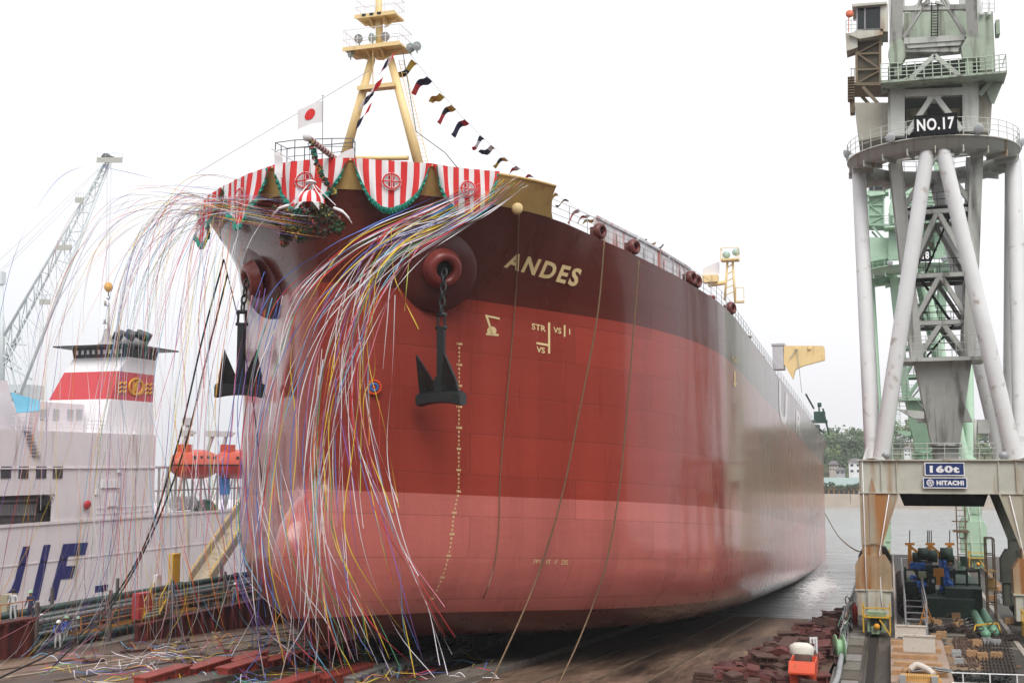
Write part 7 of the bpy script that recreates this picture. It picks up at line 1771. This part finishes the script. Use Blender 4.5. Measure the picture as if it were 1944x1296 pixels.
for z in (1.2, 2.2, 3.2): g.bar((xm0, yc + 3.5, z), (xm1, yc + 3.5, z), .12)
for k in range(6): x = xm0 + (xm1 - xm0) * k / 6; g.bar((x, yc + 3.4, 0 + .2), (x + (xm1 - xm0) / 6, yc + 3.4, 2.2), .08)
g.build('frame', DG, T)
for (x, z, r_) in ((1755, 1046, .5), (1772, 1050, .5), (1800, 1048, .6), (1742, 1052, .4), (1760, 1075, .7), (1800, 1078, .6)):
    c = qa(x, z + 5, yc + 8); g = MB(); g.tube(c - Vector((r_, 0, 0)), c + Vector((r_ * .6, 0, 0)), r_, n=14); g.build('drum', DG2 if z > 1060 else DG, T)
ORF = mat('frame_orange', (.58, .25, .04), .55, var=.15)
yy_ = yc + 9
for x0, x1 in ((1727, 1766), (1768, 1804)):
    g = MB(); g.bar(qa(x0, 1063, yy_), qa(x1, 1036, yy_), .22); g.bar(qa(x0, 1036, yy_), qa(x1, 1067, yy_), .22)
    g.build('orange_brace', ORF, T)
for x in (1727, 1766, 1803): g = MB(); g.bar(qa(x, 1078, yy_), qa(x, 1033, yy_), .3); g.bar(qa(x - 9, 1032, yy_), qa(x + 9, 1032, yy_), .2); g.build('orange_post', ORF, T)
for x in (1727, 1761, 1764, 1768, 1803): g = MB(); g.tube(qa(x, 1032, yy_), qa(x, 1006, yy_), .04, n=4); g.build('rod', DG2, T)
BT = mat('tarp_bright_blue', (.05, .20, .70), .6, var=.15)
for (x, y, w_, h_) in ((1742, 1073, 1.1, .5), (1790, 1070, .5, .6), (1797, 1088, .5, .9), (1800, 1110, .7, .8), (1740, 1112, .6, .8), (1752, 1108, .4, .5), (1815, 1128, .6, .9), (1733, 1095, .5, .3), (1788, 1118, .4, .5)):
    c = qa(x, y, yc + 3.0); g = MB(); r = random.Random(int(x)); rows = []
    for i in range(5): rows.append([c + Vector(((j / 4 - .5) * w_ + r.uniform(-.06, .06), r.uniform(-.12, .12), (.5 - i / 4) * h_ + r.uniform(-.05, .05))) for j in range(5)])
    g.grid(rows); g.grid([[p + Vector((0, .04, 0)) for p in r_] for r_ in rows]); g.build('blue_tarpaulin', BT, T)
g = MB(); c = qa(1782, 1086, yc - .1); g.box(c, (.75, .2, .6)); g.box(c - Vector((.05, 0, .6)), (.28, .2, .6)); g.build('orange_box', ORF, T)
g = MB(); c = qa(1751, 1090, yc - .1); g.box(c, (.55, .2, .45)); g.tube(c, c - Vector((0, 0, .8)), .08, n=8); g.build('control_box', mat('control_green', (.35, .42, .30), .5), T)
# blue lidded drum right of it
g = MB(); c = q0(1818, 1152); g.lathe([(0, 0), (.35, 0), (.38, .5), (.35, 1.0), (0, 1.02)], c, (0, 0, 1), 16); tag(g.build('barrel', BT), 'blue plastic barrel at the right foot of the green machine', 'barrel')
# yellow A-frame trestle
T = thing('trestle', 'yellow A-shaped trestle beside the grey stair', 'trestle', tuple(q0(1756, 1190))); g = MB(); a, b_, t_ = q0(1744, 1192), q0(1772, 1186), q0(1759, 1192); t_ = Vector(((a.x + b_.x) / 2, a.y, 1.75)); g.bar(a, t_, .09); g.bar(b_, t_, .09); g.bar(a.lerp(t_, .4), b_.lerp(t_, .4), .08); g.bar(t_, Vector((t_.x, t_.y + 1.1, 0)), .08); g.build('frame', ORF, T)
# green ramp railing
T = thing('ramp_railing', 'dark green railed gangway running back right of the machine', 'railing', tuple(q0(1846, 1140))); GRR = mat('rail_darkgreen', (.035, .14, .085), .55, var=.15)
for px in (1828, 1851):
    a = q0(px, 1140); bq = a + Vector((-.1, 22, 0)); g = MB()
    for k in range(15): p = a.lerp(bq, k / 14); g.bar(p, p + Vector((0, 0, 1.6)), .06)
    for z in (.4, .8, 1.2, 1.6): g.bar(a + Vector((0, 0, z)), bq + Vector((0, 0, z)), .05)
    g.build('rail', GRR, T)
g = MB(); a, b_ = q0(1836, 1142), q0(1852, 1136); g.bb((a.x, a.y, 0), (b_.x, a.y + 1.6, .7)); tag(g.build('motor_box', DG2), 'black box at the near end of the green railing', 'box')
# scaffold tower near the second rail
T = thing('scaffold_tower', 'rusty scaffold tower with a platform left of the right crane leg', 'scaffold', tuple(q0(1890, 1170))); g = MB()
a, b_ = q0(1878, 1178), q0(1893, 1178); SCF = mat('scaffold_rust', (.16, .10, .05), .7, var=.3)
for x in (a.x, b_.x):
    for yy_ in (a.y, a.y + 1.6): g.tube((x, yy_, 0), (x, yy_, 6.0), .05, n=6)
for z in (1.2, 2.4, 3.6, 4.8, 6.0):
    g.tube((a.x, a.y, z), (b_.x, a.y, z), .04, n=5); g.tube((a.x, a.y + 1.6, z), (b_.x, a.y + 1.6, z), .04, n=5); g.tube((a.x, a.y, z), (a.x, a.y + 1.6, z), .04, n=5)
g.build('pole', SCF, T); g = MB(); g.box(((a.x + b_.x) / 2, a.y + .8, 3.6), (b_.x - a.x + .3, 1.8, .06)); g.box(((a.x + b_.x) / 2, a.y + .8, 2.6), (.5, .6, .9)); g.build('platform', mat('board_ochre', (.40, .26, .08), .7, var=.2), T)
# ladder mast near the far crane
T = thing('access_mast', 'slender brown ladder mast standing before the green crane legs', 'mast', tuple(q0(1828, 1052))); g = MB(); c = Vector((q0(1828, 1080).x, q0(1828, 1080).y, 0))
for d_ in (-.45, .45): g.tube(c + Vector((d_, 0, 0)), c + Vector((d_, 0, 8.2)), .07, n=6)
for k in range(14): g.tube(c + Vector((-.45, 0, .4 + k * .6)), c + Vector((.45, 0, .4 + k * .6)), .04, n=5)
for z in (4.2, 5.2): g.path([c + Vector((-.9, -.6, z)), c + Vector((.7, -.6, z)), c + Vector((.7, .6, z)), c + Vector((-.9, .6, z))], .04, 5, closed=True)
g.box(c + Vector((0, 0, 4.1)), (1.7, 1.3, .1)); g.build('ladder', SCF, T)
# row of black fenders along the left of the machine
for k in range(12):
    c = Vector((.75, 94 + k * 2.6, .5)); g = MB(); g.lathe([(.25, -.22), (.5, -.2), (.55, 0), (.5, .2), (.25, .22)], c, (.3, 1, 0), 16); tag(g.build('tyre', mat('tyre_black', (.03, .022, .022), .8, var=.3)), 'old black tyre in the row beside the painted quay line', 'tyre', 'old tyres beside the quay line')
# small oddments strewn on the quay
OD = [('plank', mat('plank_grey', (.25, .22, .18), .85, var=.2), (1.8, .25, .06)), ('plate', mat('plate_rust', (.16, .09, .05), .8, var=.3), (.7, .5, .04)), ('crate', TIM, (.6, .5, .4)), ('steel_box', GREYM, (.5, .4, .35))]
rr = random.Random(44)
for i in range(110):
    nm, m_, (a, b_, c) = OD[i % 4]; x, y_ = rr.choice([(rr.uniform(2.2, 6.8), rr.uniform(72, 96)), (rr.uniform(.4, 1.1), rr.uniform(68, 90)), (rr.uniform(7.8, 12), rr.uniform(80, 120))])
    g = MB(); g.box((0, 0, c / 2 + .01), (a, b_, c)); g.box((0, 0, c + .02), (a * .9, b_ * .12, .03)); g.box((a * .3, 0, c + .035), (a * .1, b_ * .95, .03))
    o = g.build(nm, m_); o.location = (x, y_, 0.0); o.rotation_euler = (0, 0, rr.uniform(-.5, .5)); tag(o, '%s lying loose among the clutter on the quay' % nm.replace('_', ' '), nm.replace('_', ' '), 'loose %ss on the quay' % nm.replace('_', ' '))
# metal strands added for wet glints beside the green tanks
for k in range(8):
    g = MB(); a = q0(1820 + k * 2.5, 1152 + k * 6); g.path(crom([a, a + Vector((.5, .2, .15)), a + Vector((1.0, -.1, .05)), a + Vector((1.5, .1, .1))], 4), .05, 6); tag(g.build('glint_strand', mat('glint_metal', (.3, .31, .32), .2, metal=.8)), 'shiny metal strand added as a wet glint between the machine and the green tanks', 'pipe', 'added glint strands on the quay')

# planks, chocks and scrap on the slip floor, left side
rr = random.Random(71); PL = [mat('plank_brown', (.12, .08, .05), .85, var=.3, scale=2), mat('plank_pale', (.34, .28, .22), .85, var=.2, scale=2), CRD[0]]
for i in range(70):
    x, y_ = rr.uniform(-42.5, -30), rr.uniform(50, 92); k = i % 3; L_ = rr.uniform(.5, 2.4); g = MB(); g.box((0, 0, .07), (.22, L_, .12)); g.box((0, -L_ * .35, .15), (.34, .1, .05)); g.box((0, L_ * .35, .15), (.34, .1, .05))
    o = g.build('timber_chock', PL[k]); o.location = (x, y_, slipz(y_)); o.rotation_euler = (-.063, 0, rr.uniform(-1.7, 1.7)); tag(o, '%s timber chock scattered on the slipway floor left of the ship' % ['brown', 'pale', 'maroon'][k], 'timber', '%s timber chocks on the slipway floor' % ['brown', 'pale', 'maroon'][k])
# grease lines and plank seams running down the slip
for i, x in enumerate((-40.5, -38.2, -35.6, -33.4, -31.8, -16.2, -13.8, -11.4)):
    g = MB(); a = Vector((x, 44, slipz(44) + .03)); b_ = Vector((x + (i % 3) * .2, 116, slipz(116) + .03)); g.bar(a, b_, .14 + .1 * (i % 2), .05); struct(g.build('slipway_seam', PL[0] if x > -25 else PL[i % 2]))
# =========================================================== haze over the harbour
g = MB(); g.bb((-640, -230, -8), (640, 930, 62))
HZ = g.build('haze', None); HZ.data.materials.clear()
m = bpy.data.materials.new('haze_air'); m.use_nodes = True; nt = m.node_tree; nt.nodes.clear()
o_ = nt.nodes.new('ShaderNodeOutputMaterial'); v_ = nt.nodes.new('ShaderNodeVolumePrincipled')
v_.inputs['Color'].default_value = (.93, .95, .98, 1); v_.inputs['Density'].default_value = .00032; v_.inputs['Anisotropy'].default_value = .2
nt.links.new(v_.outputs[0], o_.inputs['Volume']); HZ.data.materials.append(m); HZ['kind'] = 'stuff'; HZ['label'] = 'thin pale haze lying over the shipyard and the water'; HZ['category'] = 'haze'
